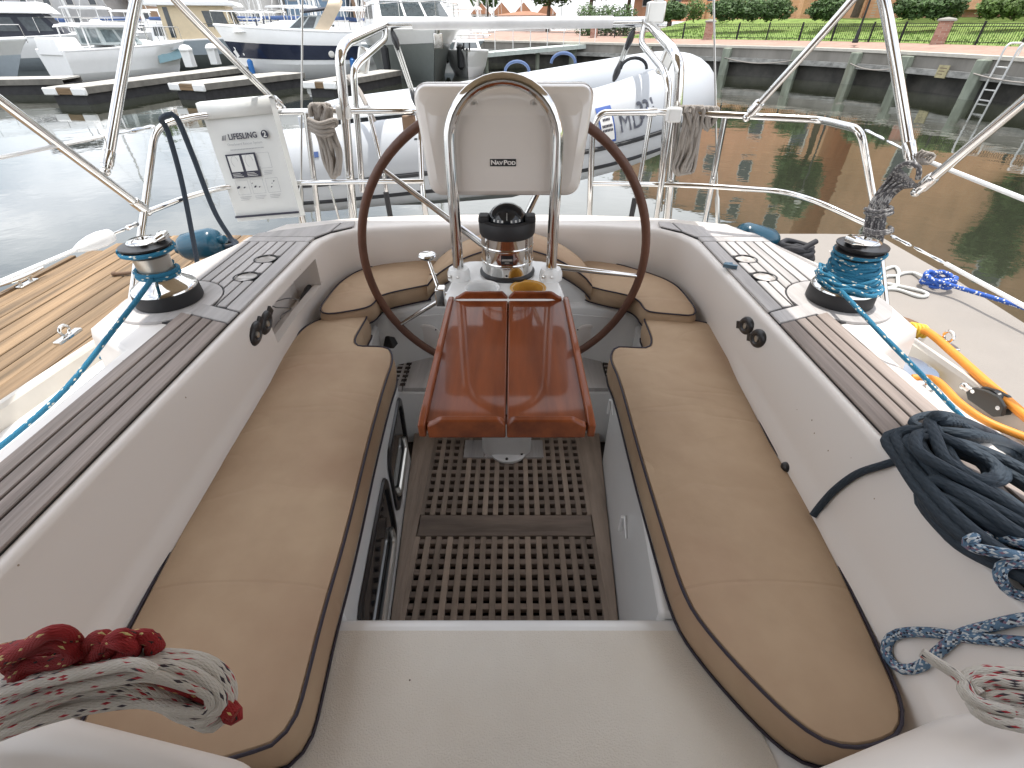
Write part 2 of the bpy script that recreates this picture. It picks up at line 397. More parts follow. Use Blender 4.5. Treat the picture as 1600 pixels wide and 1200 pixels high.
# coaming: one moulding round both sides and the stern
ST = []   # T (top lip), O (outer top), D (outer foot), B (inner foot), zb
def stn(T, O, D, Bx, zb, zt=ZC): ST.append((T, O, D, Bx, zb, zt))
for y in (-1.25, -.5, .2, .7, 1.0): stn((.738, y), (.945, y), (.99, y), (sob(max(y, .2)), y), SEAT-.01)
stn((.737, 1.13), (1.11, 1.11), (1.15, 1.10), (sob(1.13), 1.13), SEAT-.01)
stn((.736, 1.265), (1.13, 1.26), (1.17, 1.26), (sob(1.265), 1.265), SEAT-.01)
stn((.735, 1.48), (1.11, 1.48), (1.15, 1.49), (sob(1.48), 1.48), SEAT-.01)
stn((.732, 1.70), (1.03, 1.72), (1.06, 1.75), (.745, 1.70), SEAT-.01)
stn((.722, 1.79), (1.0, 1.83), (1.03, 1.86), (.725, 1.79), AFT-.01)
stn((.69, 1.875), (.93, 1.98), (.95, 2.02), (.68, 1.89), AFT-.01)
stn((.63, 1.925), (.70, 2.06), (.72, 2.10), (.615, 1.945), AFT-.01)
stn((.54, 1.953), (.56, 2.09), (.57, 2.14), (.53, 1.978), AFT-.01)
stn((.38, 1.977), (.39, 2.11), (.40, 2.16), (.375, 2.008), AFT-.01)
stn((.18, 1.988), (.18, 2.12), (.18, 2.17), (.18, 2.022), AFT-.01)
def section(st, s):
    T, O, D, Bp, zb, zt = st
    T3, O3, D3, B3 = (Vector((sx(s, T[0]), T[1], zt)), Vector((sx(s, O[0]), O[1], zt)), Vector((sx(s, D[0]), D[1], .50)), Vector((sx(s, Bp[0]), Bp[1], zb)))
    inn = (B3 - T3); inn.z = 0
    out = (T3 - O3); out.z = 0; out = out.normalized()
    e = T3 + out*.0
    r = .017
    p1 = e + out*r*.38 + Vector((0,0,-r*.08)); p2 = e + out*r*.72 + Vector((0,0,-r*.30)); p3 = e + out*r*.92 + Vector((0,0,-r*.65)); p4 = e + out*r + Vector((0,0,-r*1.1))
    lo = B3 + out*.0
    def mix(z):
        t = (p4.z - z)/(p4.z - lo.z); q = p4.lerp(lo, t); bulge = .010*math.sin(math.pi*min(1, max(0, t)))
        return q + out*(bulge*(1 if abs(T[0]) > .7 else .3) + (.009 if (z < .57 and T[1] < 1.2) else 0))
    zs = [.705, .60, .578, .566, .52]
    return [D3, O3 + Vector((0,0,-.03)) - out*.012, O3 + Vector((0,0,-.006)) - out*.003, O3 + out*.012, T3, p1, p2, p3, p4] + [mix(z) for z in zs] + [lo]
secs = [section(st, -1) for st in ST] + [section(st, 1) for st in ST[::-1]]
cm = MB(); nsec = len(secs[0]); base0 = 0
for sc in secs: cm.v += sc
HOLE = []
for i in range(len(secs)-1):
    for k in range(nsec-1):
        if k == 9 and i in (6, 7):
            HOLE.append((i, k)); continue
        cm.f.append((i*nsec+k, i*nsec+k+1, (i+1)*nsec+k+1, (i+1)*nsec+k))
cm.build('coaming', GEL, yacht, smooth=50)
# the cubby let into the port coaming
pk = MB()
A = [secs[6][9], secs[7][9], secs[8][9]]; Cc = [secs[6][10], secs[7][10], secs[8][10]]
off = Vector((-.115, 0, 0)); drop = Vector((-.10, 0, -.055))
o1 = [a + off + Vector((0, 0, -.004)) for a in A]; c1 = [c + drop for c in Cc]
lip = [c + Vector((-.028, 0, .0)) for c in Cc]
for i in range(2):
    j = i+1
    pk.add([A[i], A[j], o1[j], o1[i]], [(0, 1, 2, 3)]); pk.add([o1[i], o1[j], c1[j], c1[i]], [(0, 1, 2, 3)])
    pk.add([c1[i], c1[j], lip[j], lip[i]], [(0, 1, 2, 3)]); pk.add([lip[i], lip[j], Cc[j], Cc[i]], [(0, 1, 2, 3)])
for i in (0, 2): pk.add([A[i], o1[i], c1[i], lip[i], Cc[i]], [(0, 1, 2, 3, 4)])
pk.build('cubby', GEL, yacht, smooth=30, recalc=False)
# groove of the locker lid in the starboard coaming
gv = MB(); g0 = [B(1092, 403, x=CX+.757), B(1143, 465, x=CX+.755), B(1156, 455, x=CX+.757)]
gv.tube(bend(g0, .01), .0022, seg=6); gv.build('lid_seam', CAULK, yacht)
# side decks, toe rails, hull
for s in (-1, 1):
    dk = [(sx(s, .96), -2.6), (sx(s, 1.40), -2.6), (sx(s, 1.42), .3), (sx(s, 1.385), 1.3), (sx(s, 1.30), 2.0), (sx(s, 1.22), 2.45), (sx(s, 0), 2.5), (sx(s, 0), 2.15), (sx(s, .6), 2.1), (sx(s, .93), 2.0), (sx(s, 1.0), 1.8), (sx(s, 1.08), 1.2), (sx(s, .96), .9)]
    MB().prism(dk, .40, .502).build('side_deck', GELW, yacht, smooth=30)
    edge = [(1.40, -2.6), (1.42, .3), (1.385, 1.3), (1.30, 2.0), (1.225, 2.42)]
    tr = MB(); path = smooth_path([(sx(s, x-.012), y, .515) for x, y in edge], .15)
    tr.loft([[p + Vector((s*a, 0, c)) for a, c in ((-.02, -.02), (-.017, .035), (-.008, .045), (.008, .045), (.017, .035), (.02, -.02))] for p in path], close=True, cap=True)
    tr.build('toe_rail', pm('toe_rail_grey', (.60, .565, .51), .45, var=.1, stain=.3, staincol=(.42, .33, .22)), yacht)
    hl = MB(); secs2 = []
    for x, y in [(1.40, -2.6), (1.42, .3), (1.385, 1.3), (1.30, 2.0), (1.22, 2.45)]:
        secs2.append([(sx(s, x), y, .502), (sx(s, x+.015), y, .1), (sx(s, x-.06), y, -.3), (sx(s, x-.45), y, -.7)])
    hl.loft(secs2); hl.build('hull', GELW, yacht, smooth=60)
tm = MB(); tm.add([(CX-1.22, 2.45, .502), (CX+1.22, 2.45, .502), (CX+.9, 2.65, -.5), (CX-.9, 2.65, -.5)], [(0, 1, 2, 3)]); tm.build('transom', GELW, yacht)
# cabin bulkhead shoulders in the lower corners, cabin behind the camera
for s, xi in ((-1, .235), (1, .335)):
    poly = [(sx(s, xi), -.6), (sx(s, xi), .165), (sx(s, xi+.09), .20), (sx(s, .62), .255), (sx(s, 1.0), .30), (sx(s, 1.12), .28), (sx(s, 1.12), -.6)]
    zs_ = .80; kf = (1.37-zs_)/(1.37-(.705 if s < 0 else .68)); poly = [(p_[0]*kf, p_[1]*kf if p_[1] > 0 else p_[1]) for p_ in poly]
    MB().prism(poly, .30, zs_).build('cabin_shoulder', GEL, yacht, bevel=.075, bseg=6, smooth=60)
MB().box((CX-1.1, -2.6, .42), (CX+1.1, -.62, .95)).build('cabin', GELW, yacht, bevel=.06, bseg=3)
# teak laid on the coamings, plank by plank
def teak(poly, m, s, z0=ZC+.001, z1=ZC+.009):
    MB().prism(poly, z0, z1).build('plank', m, yacht, bevel=.0018, bseg=1, smooth=30)
for s in (-1, 1):
    q = lambda x, y: (sx(s, x), y)
    ck = [q(.744, -1.2), q(.744, 1.19), q(.742, 1.78), q(.70, 1.862), q(.63, 1.925), q(.68, 1.985), q(.985, 1.84), q(1.0, 1.6), q(1.0, 1.15), q(.905, 1.12), q(.905, -1.2)]
    MB().prism(ck, ZC-.004, ZC+.0045).build('caulking', CAULK, yacht)
    wdt = [.046, .030, .030, .036]; x = .744
    for i, wd in enumerate(wdt):
        teak([q(x, -1.2), q(x+wd, -1.2), q(x+wd, 1.113+.416*(x+wd-.744)), q(x, 1.113+.416*(x-.744))], TEAK, s); x += wd+.0055
    teak([q(.744, 1.118), q(.905, 1.185), q(1.0, 1.18), q(1.0, 1.235), q(.90, 1.245), q(.744, 1.178)], TEAKA, s)
    teak([q(.742, 1.185), q(.79, 1.206), q(.79, 1.745), q(.742, 1.745)], TEAKA, s)
    x = .7955
    for i in range(6):
        x1 = x+.0285; y0 = 1.213+.45*(x-.79)
        pe = []
        for k in range(6):
            xx = x+(x1-x)*k/5; dd = abs(xx-.975); yy = 1.213+.2*(xx-.79)
            pe.append((xx, max(yy, 1.254+math.sqrt(.140**2-dd*dd)) if dd < .140 else yy))
        segs = [(None, 1.39), (1.455, 1.54), (1.605, 1.745)] if i < 2 else [(None, 1.745)]
        for ya, yb in segs:
            if ya is None: teak([q(*p_) for p_ in pe]+[q(x1, yb), q(x, yb)], TEAKA, s)
            else: teak([q(x, ya), q(x1, ya), q(x1, yb), q(x, yb)], TEAKA, s)
        x = x1+.006
    teak([q(.742, 1.751), q(.997, 1.751), q(.99, 1.80), q(.738, 1.795)], TEAKA, s)
    teak([q(.736, 1.801), q(.986, 1.806), q(.975, 1.842), q(.69, 1.975), q(.70, 1.868)], TEAKA, s)
    teak([q(.694, 1.872), q(.684, 1.975), q(.635, 1.99), q(.625, 1.93)], TEAKA, s)
    MB().lathe([(.135, ZC+.001), (.135, ZC+.0085), (0, ZC+.0095)], q(.975, 1.254)+(0,), seg=48).build('winch_pad', TEAKA, yacht)
    for yy in (1.422, 1.572):     # drink holders sunk in the teak
        h = MB(); h.lathe([(.034, ZC-.03), (.034, ZC+.0095), (.039, ZC+.0098), (.040, ZC-.03)], q(.833, yy)+(0,), seg=24)
        h.build('cup_shade_ring', CAULK, yacht)  # dark ring stands in for the shade inside the recess edge
        MB().lathe([(.0345, ZC+.0055), (0, ZC+.0055)], q(.833, yy)+(0,), seg=24).build('cup_recess', GEL, yacht)
# opening ports in the port-side riser
def riser(y, z, s=-1, o=0): return Vector((sx(s, ri(y)-o), y, z))
def port(y0, y1, z0, z1):
    def rr(g, o):
        pts = []
        a, b_, c, d = y0+g, y1-g, z0+g, z1-g; r = min(.06, (d-c)*.45)
        sk = .09
        for cy, cz, a0 in ((b_-r, d-r, 0), (a+r, d-r, 90), (a+r, c+r, 180), (b_-r, c+r, 270)):
            for k in range(6):
                t = R(a0+18*k); yy = cy+r*math.cos(t); zz = cz+r*math.sin(t)
                pts.append(riser(yy+sk*(zz-(z0+z1)/2), zz, -1, o))
        return pts
    f = MB(); f.loft([rr(0, .001), rr(.002, .008), rr(.010, .010), rr(.020, .008), rr(.022, -.012)], close=True)
    fr = f.build('port_frame', BLACK, yacht)
    g = MB(); pts = rr(.02, .0015); g.add(pts, [tuple(range(len(pts)))]); g.build('pane', GLASSD, fr)
    tb = MB(); ym = (y0+y1)/2
    tb.tube(bend([riser(y0+.05, z0+.085, -1, .002), riser(y0+.04, z0+.062, -1, .010), riser(y1-.085, z0+.062, -1, .010), riser(y1-.07, z0+.10, -1, .003)], .03), .011, seg=10)
    tb.build('grab_bar', ALU, fr)
port(.50, .96, .07, .345); port(1.0, 1.345, .09, .345)
# latches on the starboard riser
for y0, z0 in ((1.27, .30), (.80, .25)):
    lb = MB(); p = riser(y0, z0, 1, .004)
    lb.tube([p, p+Vector((0, .05, .035))], .003, seg=6); lb.tube([p+Vector((-.004, .05, .03)), p+Vector((-.004, .05, -.03))], .006, seg=8)
    lb.build('latch', GELW, yacht)
# round access plates on the bench front
for s in (-1, 1):
    M = Matrix.Translation((sx(s, .341), 1.733, .342)) @ Matrix.Rotation(R(90), 4, 'X')
    a = MB(); a.lathe([(.066, 0), (.066, .006), (.058, .009), (.056, .005), (0, .004)], seg=32); a.xf(M); pl = a.build('access_plate', GEL, yacht)
    sc = MB()
    for k in range(4):
        t = R(45+90*k); c_ = MB()
        sc.lathe([(.0035, .007), (.003, .0095), (0, .0098)], (.061*math.cos(t), .061*math.sin(t), 0), seg=8)
    sc.xf(M); sc.build('screw', BLACK, pl)
    tb = MB(); tb.tube([(sx(s, .18), 1.7335, .46), (sx(s, .5), 1.68 if s else 0, .46)], .002, seg=6); tb.build('moulding_line', GELW, yacht)
# exit blocks on the coaming faces
def exit_block(px, py, s):
    c = B(px, py, x=sx(s, .7185)); M = Matrix.Translation(c) @ Matrix.Rotation(R(-90*s), 4, 'Y') @ Matrix.Rotation(R(25), 4, 'Z')
    b = MB(); b.loft([[(a*.027*math.cos(t), a*.041*math.sin(t), z) for t in [2*math.pi*k/20 for k in range(20)]] for a, z in ((1, -.012), (1, .004), (.88, .009), (.55, .011), (.42, .007), (.01, .007))], close=True)
    b.box((-.011, .030, -.004), (.011, .054, .008)); b.xf(M)
    o = b.build('line_exit', BLACK, yacht, smooth=50)
    e = MB(); e.lathe([(.010, .006), (.009, .011), (0, .012)], (0, -.004, 0), seg=12); e.xf(M); e.build('sheave_pin', ALU, o)
for p in ((398, 521, -1), (414, 504, -1), (1168, 509, 1), (1186, 529, 1)): exit_block(*p)
pb = MB(); pb.ball(B(1228, 730, z=.545), (.011, .014, .012)); pb.build('snap_stud', BLACK, yacht)

# ------------------------------------------------------------------ teak grating
gr = thing('teak_grating', 'weathered teak grating covering the footwell floor under the mahogany table', 'grating', (CX, 1.0, 0))
pit = .0376
def gsl(x0, x1, y0, y1, z0, z1, m, nm='slat'): MB().box((CX+x0, y0, z0), (CX+x1, y1, z1)).build(nm, m, gr, bevel=.0012, bseg=1, smooth=0)
xs = [(-8+i)*pit for i in range(17)]
for x in xs:
    gsl(x-.0095, x+.0095, .50, .985, -.022, .002+random.uniform(-.0006, .0008), GRATE); 
    if abs(x) < .115: gsl(x-.0095, x+.0095, 1.075, 1.355, -.022, .002, GRATE)
    else: gsl(x-.0095, x+.0095, 1.075, 1.508, -.022, .002+random.uniform(-.0006, .0008), GRATE)
y = .516
while y < .975:
    gsl(-.302, .302, y-.0095, y+.0095, -.024, -.0012, GRATEX); y += pit
y = 1.098
while y < 1.5:
    gsl(-.302, .302, y-.0095, y+.0095, -.024, -.0012, GRATEX); y += pit
gsl(-.302, .302, .987, 1.073, -.022, .003, GRATEX, 'cross_board')
for x0, x1 in ((-.175, -.092), (-.090, .048), (.050, .15)):
    gsl(x0, x1, 1.357, 1.46, -.020, .005, TEAKA, 'pad_board')
for s in (-1, 1):
    poly = [(sx(s, .306), .49), (sx(s, ri(.49)-.003), .49), (sx(s, ri(1.505)-.003), 1.505), (sx(s, .306), 1.505)]
    MB().prism(poly, -.022, .003).build('side_board', GRATE, gr, bevel=.0015, bseg=1, smooth=0)

# ------------------------------------------------------------------ cushions
def resample(pts, step):
    pts = [Vector((p[0], p[1])) for p in pts]; n = len(pts); d = [0]
    for i in range(n): d.append(d[-1] + (pts[(i+1) % n]-pts[i]).length)
    m = max(8, int(d[-1]/step)); out = []; j = 0
    for k in range(m):
        t = d[-1]*k/m
        while d[j+1] < t: j += 1
        f = (t-d[j])/max(1e-9, d[j+1]-d[j]); out.append(pts[j].lerp(pts[(j+1) % n], f))
    return out
def chaikin(pts, it=2, a=.22):
    for _ in range(it):
        o = []
        for i in range(len(pts)):
            p, q = pts[i], pts[(i+1) % len(pts)]; o += [p.lerp(q, a), p.lerp(q, 1-a)]
        pts = o
    return pts
def inside(p, poly):
    c = False; n = len(poly)
    for i in range(n):
        a, b = poly[i], poly[i-1]
        if (a.y > p.y) != (b.y > p.y) and p.x < (b.x-a.x)*(p.y-a.y)/(b.y-a.y)+a.x: c = not c
    return c
def dist(p, poly):
    best = 9
    for i in range(len(poly)):
        a, b = poly[i-1], poly[i]; ab = b-a; t = max(0, min(1, (p-a).dot(ab)/max(1e-12, ab.length_squared)))
        best = min(best, (p-a-ab*t).length)
    return best
def cushion(label, pts, z0, z1, zf=None, wr=.0055, seed=0):
    t_ = thing('seat_cushion', label, 'cushion', (pts[0].x*0+sum(p.x for p in pts)/len(pts), sum(p.y for p in pts)/len(pts), z0), 'tan cockpit cushions')
    poly = resample(chaikin([Vector((p.x, p.y)) for p in pts], 3), .022)
    ar = sum(poly[i-1].x*poly[i].y-poly[i].x*poly[i-1].y for i in range(len(poly)))
    if ar < 0: poly = poly[::-1]
    zf = zf or (lambda p: 0)
    n = len(poly)
    nrm = []
    for i in range(n):
        d = (poly[(i+1) % n]-poly[i-1]).normalized(); nrm.append(Vector((d.y, -d.x)))
    def ring(o, z, zz=0): return [Vector((p.x+q.x*o, p.y+q.y*o, z+zf(p)+zz*mnoise.noise(Vector((p.x*9+seed, p.y*9, 0))))) for p, q in zip(poly, nrm)]
    b = MB()
    h = z1-z0
    b.loft([ring(-.004, z0), ring(.0, z0+.004), ring(.007, z0+h*.35), ring(.007, z0+h*.65), ring(.001, z1-.006), ring(-.004, z1)], close=True)
    b.add(ring(-.004, z0), [tuple(range(n-1, -1, -1))])
    inner = [Vector((p.x-q.x*.004, p.y-q.y*.004)) for p, q in zip(poly, nrm)]
    xs_ = [p.x for p in inner]; ys_ = [p.y for p in inner]; vv = list(inner)
    yy = min(ys_)
    while yy < max(ys_):
        xx = min(xs_)
        while xx < max(xs_):
            p = Vector((xx+random.uniform(-.003, .003), yy+random.uniform(-.003, .003)))
            if inside(p, inner) and dist(p, inner) > .012: vv.append(p)
            xx += .024
        yy += .024
    res = delaunay_2d_cdt(vv, [(i, (i+1) % n) for i in range(n)], [], 1, 1e-6)
    top = []
    for p in res[0]:
        d = dist(p, inner)
        q = Vector((p.x*4.0+seed*3.1, p.y*4.5, seed))
        wv = mnoise.noise(q)*.6 + mnoise.noise(Vector((p.x*3+seed, p.y*14+p.x*5, 2)))*.9 + mnoise.noise(q*3)*.2
        edge = math.exp(-d/.05)
        top.append(Vector((p.x, p.y, z1+zf(p)+.014*(1-math.exp(-d/.04))+wr*wv*(1-edge))))
    b.add(top, [tuple(f) for f in res[2]])
    bm_ = b.build('pad', TAN, t_, smooth=60)
    pp = MB(); pp.tube(ring(.002, z1-.001), 0.0029, seg=7, closed=True); pp.build('piping', PIPE, t_)
    pp = MB(); pp.tube(ring(.004, z0+.006), 0.0029, seg=7, closed=True); pp.build('piping', PIPE, t_)
    return t_
ZT = .54
c1_ = [B(*p, z=ZT) for p in ((482, 499), (430, 568), (330, 742), (200, 985), (128, 1130), (96, 1185), (300, 1200), (395, 1172), (432, 1160), (462, 1120), (478, 1060), (503, 960), (540, 835), (575, 690), (600, 600), (614, 562), (608, 543), (585, 541), (556, 541), (552, 530), (567, 505), (577, 487))]
cushion('long tan seat cushion on the left, square near end by the red rope', c1_, SEAT+.005, ZT, seed=1)
c2_ = [B(*p, z=ZT) for p in ((1004, 492), (1100, 502), (1118, 510), (1200, 690), (1250, 762), (1333, 930), (1400, 1075), (1411, 1120), (1400, 1150), (1340, 1168), (1285, 1157), (1225, 1112), (1140, 1025), (1085, 958), (1063, 910), (1040, 838), (1002, 715), (968, 590), (953, 560), (961, 541), (988, 543), (1016, 544), (1020, 530), (1012, 510))]
cushion('long tan seat cushion on the right side with its near end rounded to a point', c2_, SEAT+.005, ZT, seed=2)
ZA = .575
c3_ = [B(*p, z=ZA) for p in ((489, 494), (527, 444), (550, 428), (568, 420), (600, 411), (650, 404.5), (690, 400), (682, 442), (640, 450), (594, 460), (585, 472), (573, 481))]
cushion('left corner cushion of the aft bench, behind the wheel rim and throttle lever', c3_, AFT+.003, ZA, wr=.002, seed=3)
c4_ = [B(*p, z=ZA) for p in ((902, 402), (960, 411), (1010, 425), (1040, 436), (1062, 449), (1096, 494), (1040, 489), (1009, 486), (1000, 470), (985, 461), (940, 452), (909, 443))]
cushion('right corner cushion of the aft bench, beside the round wheel and spoke', c4_, AFT+.003, ZA, wr=.002, seed=4)
# humped helm seat cushion
hs = thing('seat_cushion', 'humped tan helm seat cushion arching up behind the compass', 'cushion', (CX, 1.85, AFT), 'tan cockpit cushions')
prof = []; NH = 28; pad = MB(); top1 = []; bot1 = []
for i in range(NH+1):
    u = -1+2*i/NH; x = CX+.012+u*.325; zt = .585 + .145*max(0, math.cos(u*math.pi/2))**.75; y0 = 1.742-.02*abs(u)**2; y1 = 1.95-.015*u*u
    th = .062
    nx = -math.sin(u*1.0)*.0
    prof.append([(x, y0+.01, zt-th), (x, y0-.006, zt-th*.5), (x, y0, zt), (x, y0+.02, zt+.012), (x, (y0+y1)/2, zt+.016), (x, y1-.02, zt+.006), (x, y1, zt-.01), (x, y1, zt-th)])
    top1.append((x, y0-.002, zt)); bot1.append((x, y0+.004, zt-th))
pad.loft(prof, close=True, cap=True); pad.build('pad', TAN, hs, smooth=60)
MB().tube(top1, 0.0029, seg=7).build('piping', PIPE, hs); MB().tube(bot1, 0.0029, seg=7).build('piping', PIPE, hs)
hb = MB(); secs3 = []
for i in range(NH+1):
    u = -1+2*i/NH; x = CX+.012+u*.32; zt = .585 + .145*max(0, math.cos(u*math.pi/2))**.75-.064
    secs3.append([(x, 1.752, AFT-.02), (x, 1.752, zt), (x, 1.955, zt), (x, 1.955, AFT-.02)])
hb.loft(secs3, cap=True); hb.build('helm_seat_base', GELW, yacht)

# ================================================================== HELM
PZ = .755
ped = thing('steering_pedestal', 'white steering pedestal with stainless hoop guard and two cup holders, behind the table', 'pedestal', (CX, 1.42, 0))
def rrect(w0, w1, y0, y1, z, r=.05, n=5):
    """rounded trapezoid: half width w0 at y0, w1 at y1"""
    pts = []
    for (x, y, a0) in ((w1-r, y1-r, 0), (-w1+r, y1-r, 90), (-w0+r, y0+r, 180), (w0-r, y0+r, 270)):
        for k in range(n+1):
            t = R(a0+90*k/n); pts.append((CX+x+r*math.cos(t), y+r*math.sin(t), z))
    return pts
b = MB(); b.loft([rrect(.10, .10, 1.36, 1.52, 0), rrect(.10, .10, 1.35, 1.52, .45), rrect(.155, .15, 1.28, 1.545, .62), rrect(.178, .162, 1.255, 1.56, .72), rrect(.18, .163, 1.25, 1.56, PZ-.012), rrect(.174, .157, 1.258, 1.553, PZ-.002), rrect(.166, .150, 1.266, 1.545, PZ)], close=True)
holes = []
topring = rrect(.166, .150, 1.266, 1.545, PZ)
def circ(cx, cy, r, z, n=28): return [(cx+r*math.cos(2*math.pi*k/n), cy+r*math.sin(2*math.pi*k/n), z) for k in range(n)]
cups = [(CX-.069, 1.334), (CX+.071, 1.334)]
vv = [Vector((p[0], p[1])) for p in topring]; ed = [(i, (i+1) % len(vv)) for i in range(len(vv))]
for cx_, cy_ in cups:
    o = len(vv); vv += [Vector(p[:2]) for p in circ(cx_, cy_, .048, 0)]; ed += [(o+i, o+(i+1) % 28) for i in range(28)]
rs = delaunay_2d_cdt(vv, ed, [], 1, 1e-6)
fc = []
for f in rs[2]:
    c = sum((rs[0][i] for i in f), Vector((0, 0)))/len(f)
    if all((c-Vector(q)).length > .0475 for q in cups): fc.append(tuple(f))
b.add([(p.x, p.y, PZ) for p in rs[0]], fc)
b.build('column', GELW, ped, smooth=40)
for i, (cx_, cy_) in enumerate(cups):
    q = MB(); q.loft([circ(cx_, cy_, .0485, PZ-.002), circ(cx_, cy_, .056, PZ+.0015), circ(cx_, cy_, .053, PZ+.003), circ(cx_, cy_, .046, PZ-.002), circ(cx_, cy_, .043, PZ-.07)], close=True)
    q.add(circ(cx_, cy_, .043, PZ-.07), [tuple(range(28))])
    q.build('cup_holder', GELW if i == 0 else pm('amber_stained_plastic', (.62, .33, .06), .4, var=.25, vscale=12), ped, smooth=50, label=None if i == 0 else 'amber stained cup holder')
q = MB(); q.lathe([(.078, .0), (.078, .010), (.070, .014), (0, .016)], (CX+.007, 1.40, .004), seg=28); fl_ = q.build('floor_flange', GELW, ped)
q = MB()
for k in range(6):
    t = R(60*k+25); q.lathe([(.006, .014), (.005, .019), (0, .0195)], (CX+.007+.066*math.cos(t), 1.40+.066*math.sin(t), .004), seg=8)
q.build('bolt', BLACK, fl_)
HX0, HX1 = CX-.146, CX+.145; HY = 1.405
g = MB(); zs = 1.145; rad = (HX1-HX0)/2
path = [(HX0, HY, PZ), (HX0, HY, .95), (HX0-.001, HY, 1.08)] + [((HX0+HX1)/2-rad*math.cos(R(a)), HY, zs+rad*math.sin(R(a))*.98) for a in range(0, 181, 9)] + [(HX1+.001, HY, 1.08), (HX1, HY, .95), (HX1, HY, PZ)]
g.tube(path, .0165, seg=18); g.build('guard_hoop', STEEL, ped, smooth=80)
for x in (HX0, HX1):
    q = MB(); q.lathe([(.036, 0), (.036, .02), (.030, .034), (.018, .036)], (x, HY, PZ), seg=20); f_ = q.build('hoop_foot', GELW, ped)
    q = MB()
    for dx, dy in ((0, -.034), (-.026, -.03)): q.ball((x+dx, HY+dy, PZ+.018), .0055, 8, 5)
    q.build('set_screw', ALU, f_)
# shift / throttle levers on the left flank
lv = thing('throttle_lever', 'chrome throttle lever with a flat round knob on the left of the pedestal', 'lever', (CX-.19, 1.40, PZ-.06))
k0, k1 = B(689, 462, y=1.40), B(668, 402, y=1.46)
q = MB(); q.box((-.016, -.02, -.03), (.016, .02, .03), Matrix.Translation(k0)); q.tube([k0, k0+Vector((.03, 0, 0))], .012, seg=10); q.build('bracket', STEEL, lv, bevel=.004)
q = MB(); q.tube([k0, k0.lerp(k1, .5), k1], [.0075, .006, .005], seg=10); q.tube([k0.lerp(k1, .56)+Vector((-.012, 0, 0)), k0.lerp(k1, .56)+Vector((.012, 0, 0))], .003, seg=6); q.build('arm', STEEL, lv)
q = MB(); q.lathe([(.008, -.012), (.027, .0), (.030, .006), (.026, .011), (.016, .008), (0, .007)], k1, seg=22); q.build('knob', STEEL, lv, smooth=60)
# compass
cpm = thing('compass', 'black domed steering compass on a polished steel drum between the hoop legs', 'compass', (CX, 1.45, PZ))
cc = (CX+.007, 1.455, PZ)
q = MB(); q.lathe([(.088, 0), (.089, .008), (.083, .014), (.0815, .014)], cc, seg=40); q.build('base_ring', BLACK, cpm)
q = MB(); q.lathe([(.0815, .013), (.0815, .044), (.083, .047), (.083, .050), (.0815, .053), (.0815, .092), (.083, .095), (.083, .098), (.0815, .101), (.0815, .132)], cc, seg=48); dr = q.build('drum', STEEL, cpm, smooth=25)
MB().ball((cc[0]-.002, cc[1]-.0815, cc[2]+.021), (.004, .002, .004), 8, 5).build('screw', BLACK, dr)
q = MB(); secs4 = []
for k in range(9):
    a = R(-90-13+26*k/8); secs4.append([(cc[0]+.0823*math.cos(a), cc[1]+.0823*math.sin(a), cc[2]+z) for z in (.058, .086)])
q.loft(secs4); lp = q.build('name_plate', BLACK, cpm)
q = MB()
def onDrum(txt, size, z):
    M0 = Matrix.Translation((cc[0], cc[1]-.0832, cc[2]+z)) @ Matrix.Rotation(R(90), 4, 'X'); q.text(txt, size, M0, .0002, bold=.0004)
for j, (n_, z_) in enumerate(((9, .0725), (4, .064))):
    for k in range(n_):
        x_ = (k-(n_-1)/2)*.0036; q.box((cc[0]+x_-.0012, cc[1]-.0834, cc[2]+z_-(.003 if j == 0 else .0015)), (cc[0]+x_+.0012, cc[1]-.0825, cc[2]+z_+(.003 if j == 0 else .0015)))
q.build('plate_marks', pm('plate_print', (.45, .43, .4), .5), cpm)
q = MB(); q.lathe([(.0825, .128), (.086, .134), (.087, .160), (.083, .172), (.070, .176), (.064, .168)], cc, seg=40); q.build('collar', BLACKM, cpm, smooth=40)
for s in (-1, 1):
    q = MB(); q.box((-.016, -.026, 0), (.016, .026, .020), Matrix.Translation((cc[0]+s*.070, cc[1]-.012, cc[2]+.168))); q.build('hood_tab', BLACKM, cpm, bevel=.006)
q = MB(); q.lathe([(.060, .162), (.060, .174), (.056, .186), (.044, .202), (.026, .213), (.010, .217), (0, .2175)], cc, seg=32); q.build('dome', GLASSD, cpm, smooth=80)
q = MB()
for k in range(7):
    a = R(-90+(k-3)*13)
    if k == 3: continue
    q.box((-.0022, -.001, -.0035), (.0022, .001, .0035), Matrix.Translation((cc[0]+.0595*math.cos(a), cc[1]+.0595*math.sin(a), cc[2]+.180)) @ Matrix.Rotation(a+R(90), 4, 'Z') @ Matrix.Rotation(R(-14), 4, 'X'))
q.box((-.0006, -.0006, -.012), (.0006, .0006, .010), Matrix.Translation((cc[0], cc[1]-.0525, cc[2]+.194)) @ Matrix.Rotation(R(-35), 4, 'X'))
q.build('card_marks', pm('card_white', (.7, .7, .68), .5), cpm)
